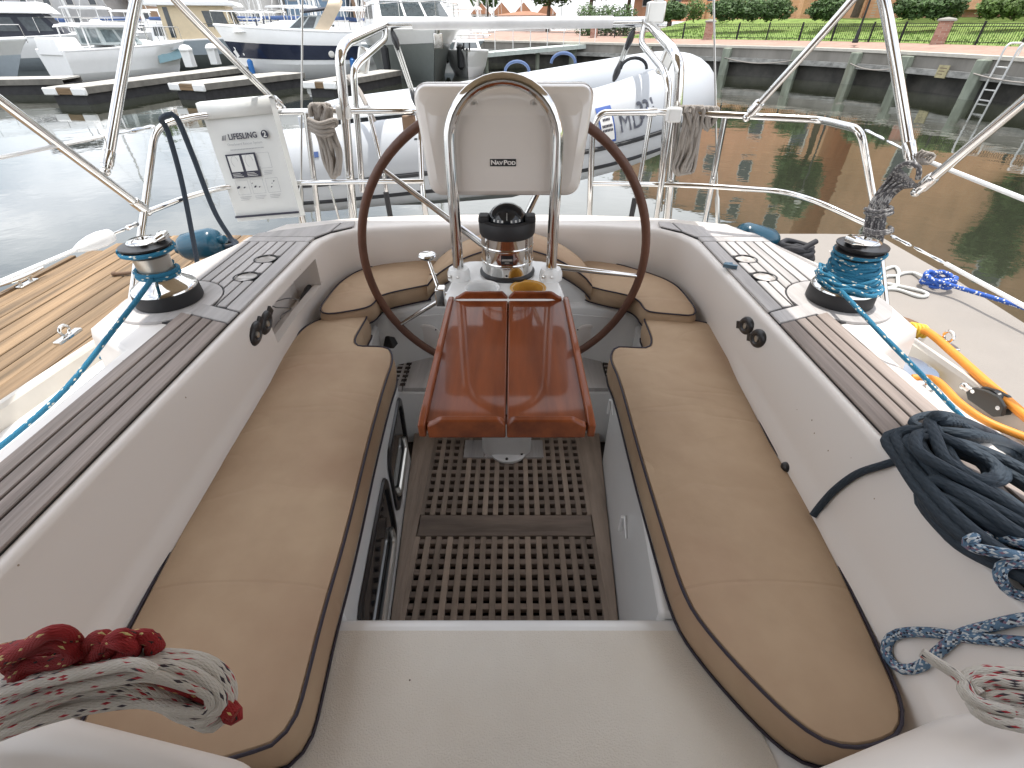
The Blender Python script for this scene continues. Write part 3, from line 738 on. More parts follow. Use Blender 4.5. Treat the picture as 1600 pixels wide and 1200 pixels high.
# instrument pod
pod = thing('instrument_pod', 'cream instrument pod bolted inside the stainless pedestal hoop, seen from behind', 'instrument pod', (CX, 1.48, 1.0))
def podsec(y, sc, zc=1.134):
    yf_ = lambda z: max(0, z-1.205)*.55 if y < 1.46 else 0
    pts = []
    W_ = {1: .243*sc, 0: .222*sc}; hh = .138*sc
    cs = ((W_[1], hh, 0, .032), (-W_[1], hh, 90, .032), (-W_[0], -hh, 180, .036), (W_[0], -hh, 270, .036))
    for x, z, a0, r in cs:
        for k in range(7):
            t = R(a0+15*k); px_ = x-math.copysign(r, x)+r*math.cos(t); pz_ = z-math.copysign(r, z)+r*math.sin(t)
            pts.append((CX+.0+px_, y+yf_(zc+pz_), zc+pz_))
    return pts
q = MB(); rg_ = podsec(1.4235, .86); vv_ = [Vector((p[0], p[2])) for p in rg_]; extra_ = [Vector((CX-.19+.38*k/8, z_)) for k in range(9) for z_ in (1.203, 1.208, 1.235)]
rs_ = delaunay_2d_cdt(vv_+extra_, [(i, (i+1) % 28) for i in range(28)], [], 1, 1e-6); q.add([(p.x, 1.4235+max(0, p.y-1.205)*.55, p.y) for p in rs_[0]], [tuple(f) for f in rs_[2]]); q.loft([podsec(1.4235, .86), podsec(1.428, .925), podsec(1.435, .965), podsec(1.452, .99), podsec(1.505, 1.0), podsec(1.508, 1.012), podsec(1.545, 1.012), podsec(1.552, .99)], close=True); q.add(podsec(1.552, .99), [tuple(range(28))])
PODM = pm('pod_gelcoat', (.76, .71, .66), .14, var=.02, coat=.5)
q.build('shell', PODM, pod, smooth=50)
q = MB(); q.loft([podsec(1.5042, 1.004), podsec(1.5075, 1.004)], close=True); q.build('lid_seam', pm('pod_seam', (.25, .22, .2), .5), pod)
for dx in (-.085, .072):
    c = Vector((CX+.007+dx, 1.436, 1.232)); q = MB(); M = Matrix.Translation(c) @ Matrix.Rotation(R(90), 4, 'X')
    q.lathe([(.012, -.004), (.010, .001), (.008, -.001), (0, -.001)], seg=12, M=M); r_ = q.build('boss', PODM, pod)
    q = MB(); q.lathe([(.0045, -.001), (.004, .002), (0, .0022)], seg=8, M=M); q.build('screw', ALU, r_)
M = Matrix.Translation(B(786, 254, y=1.4235)) @ Matrix.Rotation(R(90), 4, 'X')
q = MB(); q.box((-.0365, -.0095, 0), (.0365, .0095, .0016)); q.xf(M); npl = q.build('badge', BLACK, pod, bevel=.001)
q = MB(); q.text('N', .0165, M @ Matrix.Translation((-.0265, 0, .0018)), .0003, bold=.0006, sx=1.25)
q.text('AV', .0125, M @ Matrix.Translation((-.0105, -.0013, .0018)), .0003, bold=.0006, sx=1.2)
q.text('P', .0165, M @ Matrix.Translation((.0065, 0, .0018)), .0003, bold=.0006, sx=1.25)
q.text('OD', .0125, M @ Matrix.Translation((.0235, -.0013, .0018)), .0003, bold=.0006, sx=1.2)
q.build('lettering', pm('badge_white', (.8, .78, .75), .5), npl)
q = MB()
for x in (-.018, .012): q.tube([(CX+x, 1.46, 1.006), (CX+x, 1.46, .999)], .003, seg=6)
q.build('bottom_screw', BLACK, pod)
# wheel
WR, WC, WT = .500, Vector((-.0276, 1.62, .728)), Matrix.Rotation(R(3.36), 3, 'X')
wh = thing('helm', 'large leather covered steering wheel with five steel spokes', 'steering wheel', WC)
ring_ = [WC+WT @ Vector((WR*math.cos(2*math.pi*k/96), 0, WR*math.sin(2*math.pi*k/96))) for k in range(96)]
MB().tube(ring_, .0148, seg=14, closed=True).build('rim', LEATH, wh, smooth=80)
q = MB(); q.lathe([(.045, -.03), (.05, -.02), (.05, .02), (.04, .035), (0, .038)], seg=24, M=Matrix.Rotation(R(90), 4, 'X')); q.xf(Matrix.Translation(WC)); q.build('hub', STEEL, wh)
for a in (-7, 65, 141, 213, 285):
    d = WT @ Vector((math.cos(R(a)), 0, math.sin(R(a)))); q = MB(); q.tube([WC+d*.04, WC+d*.25, WC+d*(WR-.012)], [.0125, .0105, .0075], seg=12); q.build('spoke', STEEL, wh)
q = MB(); q.tube([WC, WC+Vector((0, -.09, 0))], .028, seg=16); q.build('shaft', STEEL, wh)
# folding table
tb = thing('cockpit_table', 'varnished red brown mahogany folding table with two leaves and raised fiddles', 'table', (CX, 1.0, .72))
TZ = .75
fy, by = 0.712, 1.262
def tx(px, py): return B(px, py, z=TZ).x
xl0, xl1 = -.1755, .1545; xs0 = -.0115
for a, b_, nm in ((xl0, xs0-.0015, 0), (xs0+.0015, xl1, 1)):
    MB().box((a, fy, TZ-.022), (b_, by, TZ)).build('leaf', VARN, tb, bevel=.003)
def fiddle(p, q_, th, h, notch0=.02, notch1=.02):
    """raised lip with curved ends along p->q"""
    p, q_ = Vector(p), Vector(q_); d = (q_-p); L0 = d.length; d.normalize(); n_ = Vector((-d.y, d.x, 0))
    prof_ = []
    for k in range(21):
        t = k/20; e = min(t*L0/notch0 if notch0 else 1, (1-t)*L0/notch1 if notch1 else 1, 1); e = max(0, e)
        prof_.append((t*L0, .006+(h-.006)*(e*e*(3-2*e))))
    secs_ = [[p+d*t+n_*(-th/2)+Vector((0, 0, -.026)), p+d*t+n_*(-th/2)+Vector((0, 0, z)), p+d*t+n_*(th/2)+Vector((0, 0, z)), p+d*t+n_*(th/2)+Vector((0, 0, -.026))] for t, z in prof_]
    m_ = MB(); m_.loft(secs_, close=True, cap=True); return m_.build('fiddle', VARN, tb, bevel=.0035, smooth=40)
fiddle((xl0+.008, fy-.008, TZ), (xs0-.001, fy-.008, TZ), .017, .020, .03, .012); fiddle((xs0+.001, fy-.008, TZ), (xl1-.008, fy-.008, TZ), .017, .020, .012, .03)
fiddle((xl0+.008, by+.006, TZ), (xs0-.001, by+.006, TZ), .014, .024, .035, .015); fiddle((xs0+.001, by+.006, TZ), (xl1-.008, by+.006, TZ), .014, .024, .015, .035)
fiddle((xl0-.004, fy-.014, TZ), (xl0-.004, by+.012, TZ), .015, .010, .03, .03); fiddle((xl1+.004, fy-.014, TZ), (xl1+.004, by+.012, TZ), .015, .010, .03, .03)
MB().box((xl0+.03, fy+.05, TZ-.05), (xl1-.03, by-.02, TZ-.0225)).build('underframe', VARN, tb, bevel=.004)
MB().tube([(CX, 1.22, TZ-.05), (CX, 1.30, .55)], .02, seg=12).build('bracket', STEEL, tb)

# ================================================================== WINCHES
WK = .79
def LK(pr): return [(r_*WK, z_*WK) for r_, z_ in pr]
def winch(s, label):
    c = Vector((sx(s, .975), 1.254, ZC+.009)); t_ = thing('winch', label, 'winch', c, 'self tailing winches on the coamings')
    MB().lathe(LK([(.106, 0), (.110, .006), (.107, .05), (.098, .058)]), c, seg=48).build('base', BLACKM, t_, smooth=40)
    MB().lathe(LK([(.106, .050), (.104, .060), (.094, .066), (.068, .085), (.060, .094), (.057, .11), (.057, .11)]), c, seg=48).build('skirt', STEEL, t_, smooth=50)
    MB().lathe(LK([(.056, .09), (.054, .13), (.057, .172), (.062, .178)]), c, seg=48).build('drum', pm('sanded_bronze', (.50, .47, .42), .42, metal=1, var=.06) if s < 0 else bpy.data.materials['sanded_bronze'], t_, smooth=50)
    MB().lathe(LK([(.060, .172), (.080, .186), (.080, .190), (.066, .194), (.066, .200), (.080, .205), (.080, .210), (.06, .214)]), c, seg=48).build('jaw', BLACK, t_, smooth=30)
    cp = MB().lathe(LK([(.050, .210), (.052, .222), (.044, .228), (.020, .230), (.018, .222), (0, .222)]), c, seg=36).build('cap', STEEL, t_, smooth=40)
    q = MB(); a0 = R(20 if s < 0 else 200)
    q.tube([c+Vector((0, 0, .222*WK))+Vector((math.cos(a0+a)*r_*WK, math.sin(a0+a)*r_*WK, z*WK)) for a, r_, z in ((-.5, .05, .004), (-.2, .062, .010), (.2, .066, .010), (.6, .056, .006))], [.010, .012, .012, .009], seg=10)
    q.build('feeder_arm', STEEL, t_)
    return t_, c
w1, wc1 = winch(-1, 'chrome and bronze winch on the left coaming with few turns of blue rope')
w2, wc2 = winch(1, 'chrome winch on the right coaming buried under many turns of blue rope')
def rope(name, label, pts, r, m, cat='rope', group=None, seg=8, closed=False, step=None, extra=()):
    path = smooth_path(pts, step or max(.008, r*1.3), closed)
    b = MB(); b.tube(path, r, seg=seg, closed=closed)
    for e in extra: b.tube(smooth_path(e, step or max(.008, r*1.3)), r, seg=seg)
    return b.build(name, m, None, smooth=80, label=label, cat=cat, group=group, recalc=False, loc=path[0])
def helix(c, r0, r1, z0, z1, turns, a0, n=26, jit=0, sgn=1, tilt=0, ph=0):
    out = []; r0, r1, z0, z1 = r0*WK+.002, r1*WK+.002, z0*WK, z1*WK
    for k in range(int(turns*n)+1):
        t = k/(turns*n); a = a0+sgn*2*math.pi*turns*t; j = 1+jit*mnoise.noise(Vector((a*.9, z0*50, 3)))
        rr = (r0+(r1-r0)*t)*j; out.append(c+Vector((rr*math.cos(a), rr*math.sin(a), z0+(z1-z0)*t+tilt*math.cos(a+ph)+jit*.06*mnoise.noise(Vector((a*1.7, 5, z1))))))
    return out
RS = .0054
lead = [B(226, 452, z=.84), B(180, 512, z=.79), B(100, 610, z=.70), B(0, 698, z=.62), B(-120, 790, z=.56)]
rope('jib_sheet', 'bright blue flecked sheet leading forward from the left winch', helix(wc1, .060, .062, .098, .125, 2.2, 2.4, sgn=-1)[::-1][:-1] + lead, RS*1.15, BLUEROPE, group='blue jib sheets', extra=[helix(wc1, .076, .078, .190, .198, 1.05, 3.6)])
h2 = helix(wc2, .074, .070, .190, .165, 1.3, 2.6, jit=.05, tilt=.006) + helix(wc2, .066, .066, .155, .130, 2.3, 4.0, jit=.08, tilt=.008, ph=1) + helix(wc2, .070, .078, .112, .098, 3.0, 1.0, jit=.12, tilt=.010, ph=2.5) + helix(wc2, .084, .104, .088, .075, 4.0, 2.0, jit=.12, tilt=.007, ph=4)
lead2 = [B(1376, 520, z=.80), B(1452, 598, z=.72), B(1530, 680, z=.63), B(1640, 790, z=.56)]
rope('jib_sheet', 'blue flecked sheet piled round the right winch and leading forward across the deck', h2 + lead2, RS*1.05, BLUEROPE, group='blue jib sheets', extra=[helix(wc2, .070, .09, .126, .085, 4.2, 0.5, jit=.16, tilt=.014, ph=.5), helix(wc2, .085, .107, .10, .07, 3.4, 3.3, jit=.14, tilt=.010, ph=3), helix(wc2, .066, .075, .165, .11, 2.2, 1.3, jit=.12, tilt=.018, ph=5)])

# ================================================================== RAILS, STAYS AND BIMINI
TR = .0125
def tubes(parent, name, lines, r=TR, m=STEEL, seg=12, rad=.07):
    for ln in lines:
        MB().tube(bend(ln, rad), r, seg=seg).build(name, m, parent, smooth=80)
rz_t, rz_m, rz_f = 1.12, .845, .50
lr = thing('stern_rail', 'left stainless stern rail carrying the white rescue sling bag', 'rail', (-.9, 2.2, rz_f), 'stainless stern rails')
tubes(lr, 'top_rail', [[B(203, 492, z=.55), B(226, 325, x=-1.385), B(243, 196, x=-1.36), B(322, 179, z=rz_t), B(436, 175, z=rz_t), B(560, 173, z=rz_t), B(642, 173, z=rz_t), B(655, 176, z=1.10), B(660, 300, y=2.28), B(668, 352, y=2.28)]])
tubes(lr, 'middle_rail', [[B(228, 332, x=-1.385), B(300, 305, z=.85), B(356, 291, z=.85), B(456, 286, z=.85), B(560, 284, z=.85), B(662, 283, z=.85)]], r=.0105)
for a, b_ in (((478, 176), (500, 362)), ((430, 176), (478, 362))):
    tubes(lr, 'stanchion', [[B(*a, y=2.26), B(*b_, y=2.26)]])
rr_ = thing('stern_rail', 'right stainless stern rail with a bent forward corner and gate end', 'rail', (.9, 2.2, rz_f), 'stainless stern rails')
tubes(rr_, 'top_rail', [[B(920, 358, y=2.26), B(926, 200, y=2.26), B(938, 176, z=rz_t), B(1045, 175, z=rz_t), B(1165, 181, z=rz_t), B(1282, 187, z=rz_t), B(1345, 202, z=rz_t), B(1368, 330, x=1.36), B(1386, 500, z=.53)]], rad=.05)
tubes(rr_, 'middle_rail', [[B(925, 287, y=2.26), B(1030, 288, y=2.28), B(1110, 291, z=.845), B(1225, 299, z=.845), B(1280, 316, z=.84), B(1358, 352, x=1.36)]], r=.0105)
for a, b_ in (((1133, 182), (1098, 365)), ((1050, 180), (1022, 362))):
    tubes(rr_, 'stanchion', [[B(*a, y=2.26), B(*b_, y=2.26)]])
for par, pt in ((lr, B(537, 174, z=rz_t)), (rr_, B(1053, 178, z=rz_t))):
    MB().box((-.028, -.022, -.03), (.028, .022, .024), Matrix.Translation(pt)).build('clamp_block', WHITE, par, bevel=.008, bseg=3)
for par, pt in ((lr, B(573, 172, z=rz_t)), (rr_, B(1018, 175, z=rz_t))):
    MB().tube([pt-Vector((.02, 0, 0)), pt+Vector((.02, 0, 0))], .0165, seg=14).build('clamp_collar', STEEL, par)
MB().box((-.03, -.01, -.075), (.03, .01, 0), Matrix.Translation(B(638, 180, z=1.10))).build('outboard_bracket', pm('bracket_teak', (.25, .16, .1), .5), lr, bevel=.008)
# braces of the rails (gas-strut like)
tubes(lr, 'brace', [[B(577, 178, z=1.10), B(598, 262, y=2.3), B(612, 356, y=2.3)]], r=.010)
tubes(rr_, 'brace', [[B(1016, 182, z=1.10), B(1000, 280, y=2.3), B(982, 362, y=2.3)]], r=.010)
for par, a, b_ in ((lr, (603, 300), (613, 356)), (rr_, (992, 310), (982, 362))):
    MB().tube([B(*a, y=2.295), B(*b_, y=2.295)], .0125, seg=10).build('black_sleeve', BLACKM, par)
for a, b_ in (((515, 290), (534, 358)), ((543, 288), (558, 358))): tubes(lr, 'thin_strut', [[B(*a, y=2.27), B(*b_, y=2.25)]], r=.0055)

# davits
dv = thing('dinghy_davit', 'stainless davit arms joined by a white crossbar holding up the dinghy', 'davit', (0, 2.4, .6))
lt_, rt_ = B(602, 38, y=3.1), B(1008, 34, y=3.1)
tubes(dv, 'crossbar', [[lt_, lt_.lerp(rt_, .11)], [lt_.lerp(rt_, .87), rt_]], r=.022)
MB().tube([lt_.lerp(rt_, .105), lt_.lerp(rt_, .875)], .026, seg=14).build('crossbar_cover', pm('white_foam', (.62, .61, .60), .5), dv)
tubes(dv, 'davit_arm', [[B(553, 362, y=2.30), B(541, 200, y=2.30), B(530, 85, y=2.28), B(541, 66, y=2.36), lt_], [B(1040, 366, y=2.30), B(1058, 180, y=2.30), B(1062, 100, y=2.30), B(1050, 76, y=2.36), B(1018, 42, y=3.0), rt_]], r=.020, rad=.10)
tubes(dv, 'davit_brace', [[B(566, 300, y=2.33), B(552, 110, y=2.36), B(562, 96, y=2.42), B(602, 62, y=2.95), lt_-Vector((0, 0, .005))], [B(1030, 330, y=2.33), B(1045, 130, y=2.36), B(1036, 108, y=2.42), B(1001, 66, y=2.95), rt_-Vector((0, 0, .005))]], r=.0145, rad=.07)
for pt in (B(568, 94, y=2.6), B(1040, 97, y=2.52)):
    MB().box((-.026, -.02, -.05), (.026, .02, .05), Matrix.Translation(pt) @ Matrix.Rotation(R(18), 4, 'Y')).build('pivot_plate', ALU, dv, bevel=.01)
q = MB(); pt = rt_+Vector((.04, -.05, .02)); q.box((-.05, -.03, -.03), (.04, .03, .06), Matrix.Translation(pt)); q.box((-.02, -.02, .05), (.03, .02, .22), Matrix.Translation(pt)); q.build('tip_fitting', ALU, dv, bevel=.008)
# tackles
def tackle(top, bot, label):
    t_ = thing('hoisting_tackle', label, 'tackle', top, 'dinghy hoisting tackles')
    top, bot = Vector(top), Vector(bot)
    d = (bot-top).normalized()
    for c in (top+d*.05, bot-d*.02):
        M = Matrix.Translation(c) @ Vector((0, 0, 1)).rotation_difference(d).to_matrix().to_4x4()
        q = MB(); q.loft([[(x*math.cos(a), y_*math.sin(a)*1, z) for a in [2*math.pi*k/12 for k in range(12)]] for x, y_, z in ((.006, .006, -.05), (.018, .014, -.032), (.022, .018, 0), (.018, .014, .032), (.006, .006, .05))], close=True, cap=True); q.xf(M)
        q.build('block', BLACK, t_, smooth=50)
    for o in (-.014, -.003, .010): MB().tube([top+d*.06+Vector((o, 0, 0)), bot-d*.04+Vector((o*.8, 0, 0))], .0042, seg=6).build('fall', WHITEROPE, t_)
    MB().tube([top, top+d*.05], .006, seg=6).build('shackle', STEEL, t_)
tackle(B(612, 46, y=3.1), B(650, 160, y=2.98), 'rope tackle hanging from the left davit arm down to the dinghy tube')
tackle(B(991, 45, y=3.1), B(962, 118, y=3.05), 'rope tackle hanging from the right davit arm into the dinghy')
# backstays
for (a, b_, lab) in (((473, -60), (470, 362), 'wire backstay with grey turnbuckle rising left of the pod'), ((1114, -60), (1122, 372), 'wire backstay with slim turnbuckle rising right of the wheel')):
    p0, p1 = B(*a, y=2.38), B(*b_, y=2.30); t_ = thing('backstay', lab, 'wire stay', p1, 'wire backstays')
    p0 = p1 + (p0-p1)*3.2
    MB().tube([p0, p1], .0042, seg=8).build('wire', ALU, t_)
    d = (p0-p1).normalized()
    MB().tube([p1, p1+d*.03, p1+d*.05, p1+d*.19, p1+d*.21, p1+d*.25], [.005, .007, .011, .011, .006, .005], seg=10).build('turnbuckle', ALU, t_)
# bimini: frame tubes and the canopy that shades the cockpit
bm_ = thing('bimini', 'tan canvas bimini on a stainless frame overhead, its legs crossing the view', 'bimini', (CX, 1.2, .9))
ZB = 1.88
def bim(s, a0, a1, lo=None): pass
LB0, LB1 = B(227, 328, x=-1.385), B(-20, 142, x=-1.385)
RB0, RB1 = B(1436, 296, x=1.32), B(1650, 116, x=1.32)
dL = (LB1-LB0); dR = (RB1-RB0)
EX, YF = .89, .15
tubes(bm_, 'forward_strut', [[LB0, LB0+dL*1.5, (CX-EX-.10, YF+.25, 1.80), (CX-EX, YF+.2, 1.87)], [RB0, RB0+dR*1.5, (CX+EX+.10, YF+.25, 1.80), (CX+EX, YF+.2, 1.87)]], r=.0145, rad=.2)
LA0 = B(166, 262, x=-1.383); LA1 = B(213, -10, x=-1.22); RA0 = B(1424, 250, x=1.31); RA1 = B(1381, -10, x=1.16)
tubes(bm_, 'main_bow_leg', [[LA0, LA1, LA1+(LA1-LA0)*.55+Vector((.10, -.08, 0)), (CX-EX+.02, 2.03, 1.88)], [RA0, RA1, RA1+(RA1-RA0)*.55+Vector((-.10, -.08, 0)), (CX+EX-.02, 2.03, 1.88)]], r=.0165, rad=.2)
LC0, LC1 = B(440, 168, z=1.13), B(262, -10, x=-1.06); RC0, RC1 = B(1170, 180, z=1.13), B(1343, -10, x=1.05)
tubes(bm_, 'aft_strut', [[LC0, LC1, LC1+(LC1-LC0)*1.35+Vector((.05, 0, .02))], [RC0, RC1, RC1+(RC1-RC0)*1.35+Vector((-.05, 0, .02))]], r=.0125, rad=.2)
for p, d in ((LB0, dL), (RB0, dR), (LA0, LA1-LA0), (RA0, RA1-RA0), (LC0, LC1-LC0), (RC0, RC1-RC0)):
    d = d.normalized(); q = MB(); q.tube([p-d*.012, p+d*.008, p+d*.012, p+d*.055, p+d*.06], [.010, .012, .019, .019, .016], seg=12); q.ball(p-d*.012, .015, 10, 6); q.build('eye_end', STEEL, bm_)
q = MB(); secs5 = []
for i in range(15):
    u = -1+2*i/14; x = CX+u*EX
    secs5.append([(x, y_, ZB+.10*(1-u*u)+.03*math.cos((y_-.6)*1.3)) for y_ in (-1.5, -.9, -.3, .3, .9, 1.4, 1.8, 2.2)])
q.loft(secs5); can = q.build('canopy', pm('bimini_canvas', (.50, .40, .28), .85, var=.05), bm_)
sd_ = can.modifiers.new('thick', 'SOLIDIFY'); sd_.thickness = .004
dgr = thing('shade_dodger', 'unseen tan canvas dodger added behind the viewer to shade the near cockpit', 'dodger', (CX, -1.2, .95))  # out of view, added to darken the near end of the cockpit
DODG = bpy.data.materials['bimini_canvas']
q = MB(); secs6 = []
for (y_, w_, zt) in ((-.15, .82, 1.84), (-.75, .82, 1.86), (-1.3, .80, 1.80), (-1.75, .77, 1.30), (-1.95, .75, .96)):
    secs6.append([(CX-w_, y_, .76 if y_ > -.7 else .95), (CX-w_, y_, zt-.35 if zt > 1.4 else zt-.02), (CX-w_*.9, y_, zt-.08 if zt > 1.4 else zt), (CX, y_, zt), (CX+w_*.9, y_, zt-.08 if zt > 1.4 else zt), (CX+w_, y_, zt-.35 if zt > 1.4 else zt-.02), (CX+w_, y_, .76 if y_ > -.7 else .95)])
q.loft(secs6); hd = q.build('hood', DODG, dgr, smooth=60); hd.modifiers.new('thick', 'SOLIDIFY').thickness = .004

# ================================================================== RESCUE SLING BAG
bt = [B(322, 160, y=2.20), B(428, 156, y=2.20), B(463, 336, y=2.13), B(362, 349, y=2.13)]
lsb = thing('rescue_sling_bag', 'white vinyl rescue sling bag with printed instructions hung on the left stern rail', 'bag', bt[3])
ex = ((bt[1]-bt[0])+(bt[2]-bt[3])).normalized(); ez = ((bt[0]-bt[3])+(bt[1]-bt[2])).normalized(); ez = (ez-ex*ez.dot(ex)).normalized(); ey = ez.cross(ex)
bw = ((bt[1]-bt[0]).length+(bt[2]-bt[3]).length)/2; bh = ((bt[0]-bt[3]).length+(bt[1]-bt[2]).length)/2
org = (bt[0]+bt[1]+bt[2]+bt[3])/4
MBAG = Matrix(((ex.x, ey.x, ez.x, org.x), (ex.y, ey.y, ez.y, org.y), (ex.z, ey.z, ez.z, org.z), (0, 0, 0, 1)))   # x right, y away from viewer, z up
q = MB(); rows = []
for j in range(13):
    z = -bh/2+bh*j/12; row = []
    for i in range(9):
        x = -bw/2+bw*i/8; row.append(Vector((x, -.010*math.sin(math.pi*i/8)*math.sin(math.pi*j/12)-.002*mnoise.noise(Vector((x*14, z*9, 1))), z)))
    rows.append(row)
q.loft(rows)
q.loft([[Vector((p.x, .05, p.z)) for p in r_[::-1]] for r_ in rows])
for side in (0, 8):
    q.loft([[rows[j][side], Vector((rows[j][side].x, .05, rows[j][side].z))] for j in range(13)])
for j in (0, 12): q.loft([rows[j], [Vector((p.x, .05, p.z)) for p in rows[j]]])
q.xf(MBAG); q.build('body', BAG, lsb, bevel=.004, smooth=40)
q = MB(); q.loft([[(-bw/2-.006, -.016, bh/2-.055), (bw/2+.006, -.016, bh/2-.055)], [(-bw/2-.006, -.014, bh/2+.004), (bw/2+.006, -.014, bh/2+.004)], [(-bw/2-.006, .02, bh/2+.012), (bw/2+.006, .02, bh/2+.012)], [(-bw/2-.006, .055, bh/2), (bw/2+.006, .055, bh/2)]]); q.xf(MBAG); o = q.build('flap', BAG, lsb); o.modifiers.new('t', 'SOLIDIFY').thickness = .003
q = MB(); q.box((-bw/2+.002, -.0135, -bh/2+.016), (bw/2-.002, -.002, -bh/2+.024)); q.xf(MBAG); q.build('hem_tape', INK, lsb)
FR = lambda x, z, dy=-.0145: MBAG @ Matrix.Translation((x, dy, z)) @ Matrix.Rotation(R(90), 4, 'X')
q = MB(); q.text('LIFESLING', .030, FR(.000, bh*.225), .0003, sx=.92, bold=.0007)
for k in range(3): q.add([FR(-.088, bh*.225) @ Vector((k*.006-.004, -.010, 0)), FR(-.088, bh*.225) @ Vector((k*.006, -.010, 0)), FR(-.088, bh*.225) @ Vector((k*.006+.007, .007+.001*k, 0)), FR(-.088, bh*.225) @ Vector((k*.006+.004, .007+.001*k, 0))], [(0, 1, 2, 3)])
cM = FR(.093, bh*.225); q.add([cM @ Vector((.0155*math.cos(2*math.pi*k/24), .0155*math.sin(2*math.pi*k/24), 0)) for k in range(24)], [tuple(range(24))])
let = q.build('lettering', INK, lsb)
MB().text('2', .030, FR(.093, bh*.225-.001, -.0152), .0003, bold=.0007).build('lettering', BAG, lsb)
MB().text('Overboard Rescue System', .0125, FR(0, bh*.165), .0003, sx=1.1).build('lettering', INKG, lsb)
q = MB(); g2 = MB(); wpan = MB()
for k in range(22):
    x = -.068+k*.0065; g2.box((x, -.0148, bh*.122-.0018), (x+.0045, -.0140, bh*.122+.0018))
X0 = -.098
q.box((X0, -.0150, -.052), (X0+.128, -.0140, bh*.088))
for k in range(2):
    x = X0+.008+k*.062; wpan.box((x, -.0158, -.028), (x+.050, -.0149, bh*.088-.006))
    for r_ in range(3): wpan.box((x, -.0158, -.047+r_*.0055), (x+.045-.006*r_, -.0149, -.0452+r_*.0055))
def frame(mb, x, z, w_, h_):
    t_ = .0009
    for a in ((x, z, w_, t_), (x, z+h_, w_, t_), (x, z, t_, h_), (x+w_, z, t_, h_)): mb.box((a[0], -.0147, a[1]), (a[0]+a[2], -.0141, a[1]+a[3]))
frame(g2, .036, -.022, .050, bh*.088+.018)
for r_ in range(3): g2.box((.044, -.0147, -.034-r_*.006), (.044+.040-.004*r_, -.0141, -.0325-r_*.006))
for k in range(3):
    x = -.092+k*.066; frame(g2, x, -.118, .054, .056)
    for r_ in range(3): g2.box((x+.002, -.0147, -.128-r_*.006), (x+.052-.007*r_, -.0141, -.1265-r_*.006))
for x, z, a in ((-.084, -.088, .008), (-.058, -.090, .005), (-.010, -.090, .006), (.008, -.092, .004), (-.020, -.076, .003), (.076, -.074, .004), (.060, -.096, .004), (.066, -.082, .0025)):
    q.add([MBAG.inverted() @ (FR(x, z, -.0148) @ Vector((a*math.cos(t), a*.7*math.sin(t+.5), 0))) for t in [2*math.pi*k/8 for k in range(8)]], [tuple(range(8))])
lc = MB(); 
for (x, z, r1, r2) in ((X0+.033, .012, .014, .020), (X0+.095, .010, .016, .024)):
    lc.tube([(x+r1*math.cos(t), -.0159, z+r2*math.sin(t)) for t in [2*math.pi*k/16 for k in range(12)]], .0007, seg=4)
for b_, nm, m_ in ((q, 'print', INK), (g2, 'print', INKG), (wpan, 'print', BAG), (lc, 'print', INKG)): b_.xf(MBAG); b_.build(nm, m_, lsb, smooth=0)

# ================================================================== COILED ROPES ON THE RAILS
def loops(name, label, px_loops, y, r, m, wraps=(), group=None, dy=.016):
    b = MB(); first = None
    for i, lp in enumerate(px_loops):
        path = smooth_path([B(*p, y=y+random.uniform(-dy, dy)) for p in lp], .012, closed=False)
        first = first or path[0]; b.tube(path, r, seg=8)
    for wr_ in wraps: b.tube(smooth_path([B(p[0], p[1], y=y+p[2]) for p in wr_], .012), r, seg=8)
    return b.build(name, m, None, smooth=80, label=label, cat='rope', group=group, recalc=False, loc=first)
lps = []
for i in range(7):
    dx = i*3.6
    lps.append([(486+dx, 182), (484+dx*1.02, 168), (489+dx, 163), (495+dx, 170), (493+dx*.85, 200), (500+dx*.72, 222), (506+dx*.75, 250), (514+dx*.4, 277-abs(i-3)*3), (522+dx*.35, 272), (528+dx*.2, 245-i), (516+dx*.4, 215), (505+dx*.6, 190), (494+dx*1.1, 168)])
loops('rope_coil', 'grey rope coil hung on the left stern rail beside the white sling bag', lps, 2.225, .0085, GREYROPE, [[(482, 186, -.02), (500, 193, -.05), (523, 187, -.03), (524, 196, .03), (503, 200, .05)], [(483, 192, -.02), (500, 199, -.05), (523, 194, -.03)], [(484, 198, -.02), (503, 206, -.05), (522, 202, -.02)], [(486, 203, -.02), (505, 212, -.05), (520, 208, -.02)]], 'grey rope coils on the stern rails')
lps = []
for i in range(8):
    dx = i*4.3
    lps.append([(1062+dx*.9, 176), (1064+dx, 167), (1070+dx, 170), (1069+dx*.9, 192), (1064+dx*.9, 215), (1058+dx*.8, 245), (1052+dx*.62, 262+i*.6), (1060+dx*.65, 273-i*.5), (1070+dx*.5, 262), (1078+dx*.4, 230), (1079+dx*.5, 200), (1075+dx*.8, 180), (1071+dx, 168)])
for i in range(5):
    dx = i*4; lps.append([(1100+dx, 182), (1100+dx, 169), (1106+dx, 170), (1104+dx, 190-i*2), (1106+dx*.6, 203-i*3), (1098+dx, 195-i*2), (1098+dx, 178)])
loops('rope_coil', 'grey rope coil draped over the right stern rail below the dinghy bow', lps, 2.225, .0074, GREYROPE, (), 'grey rope coils on the stern rails')
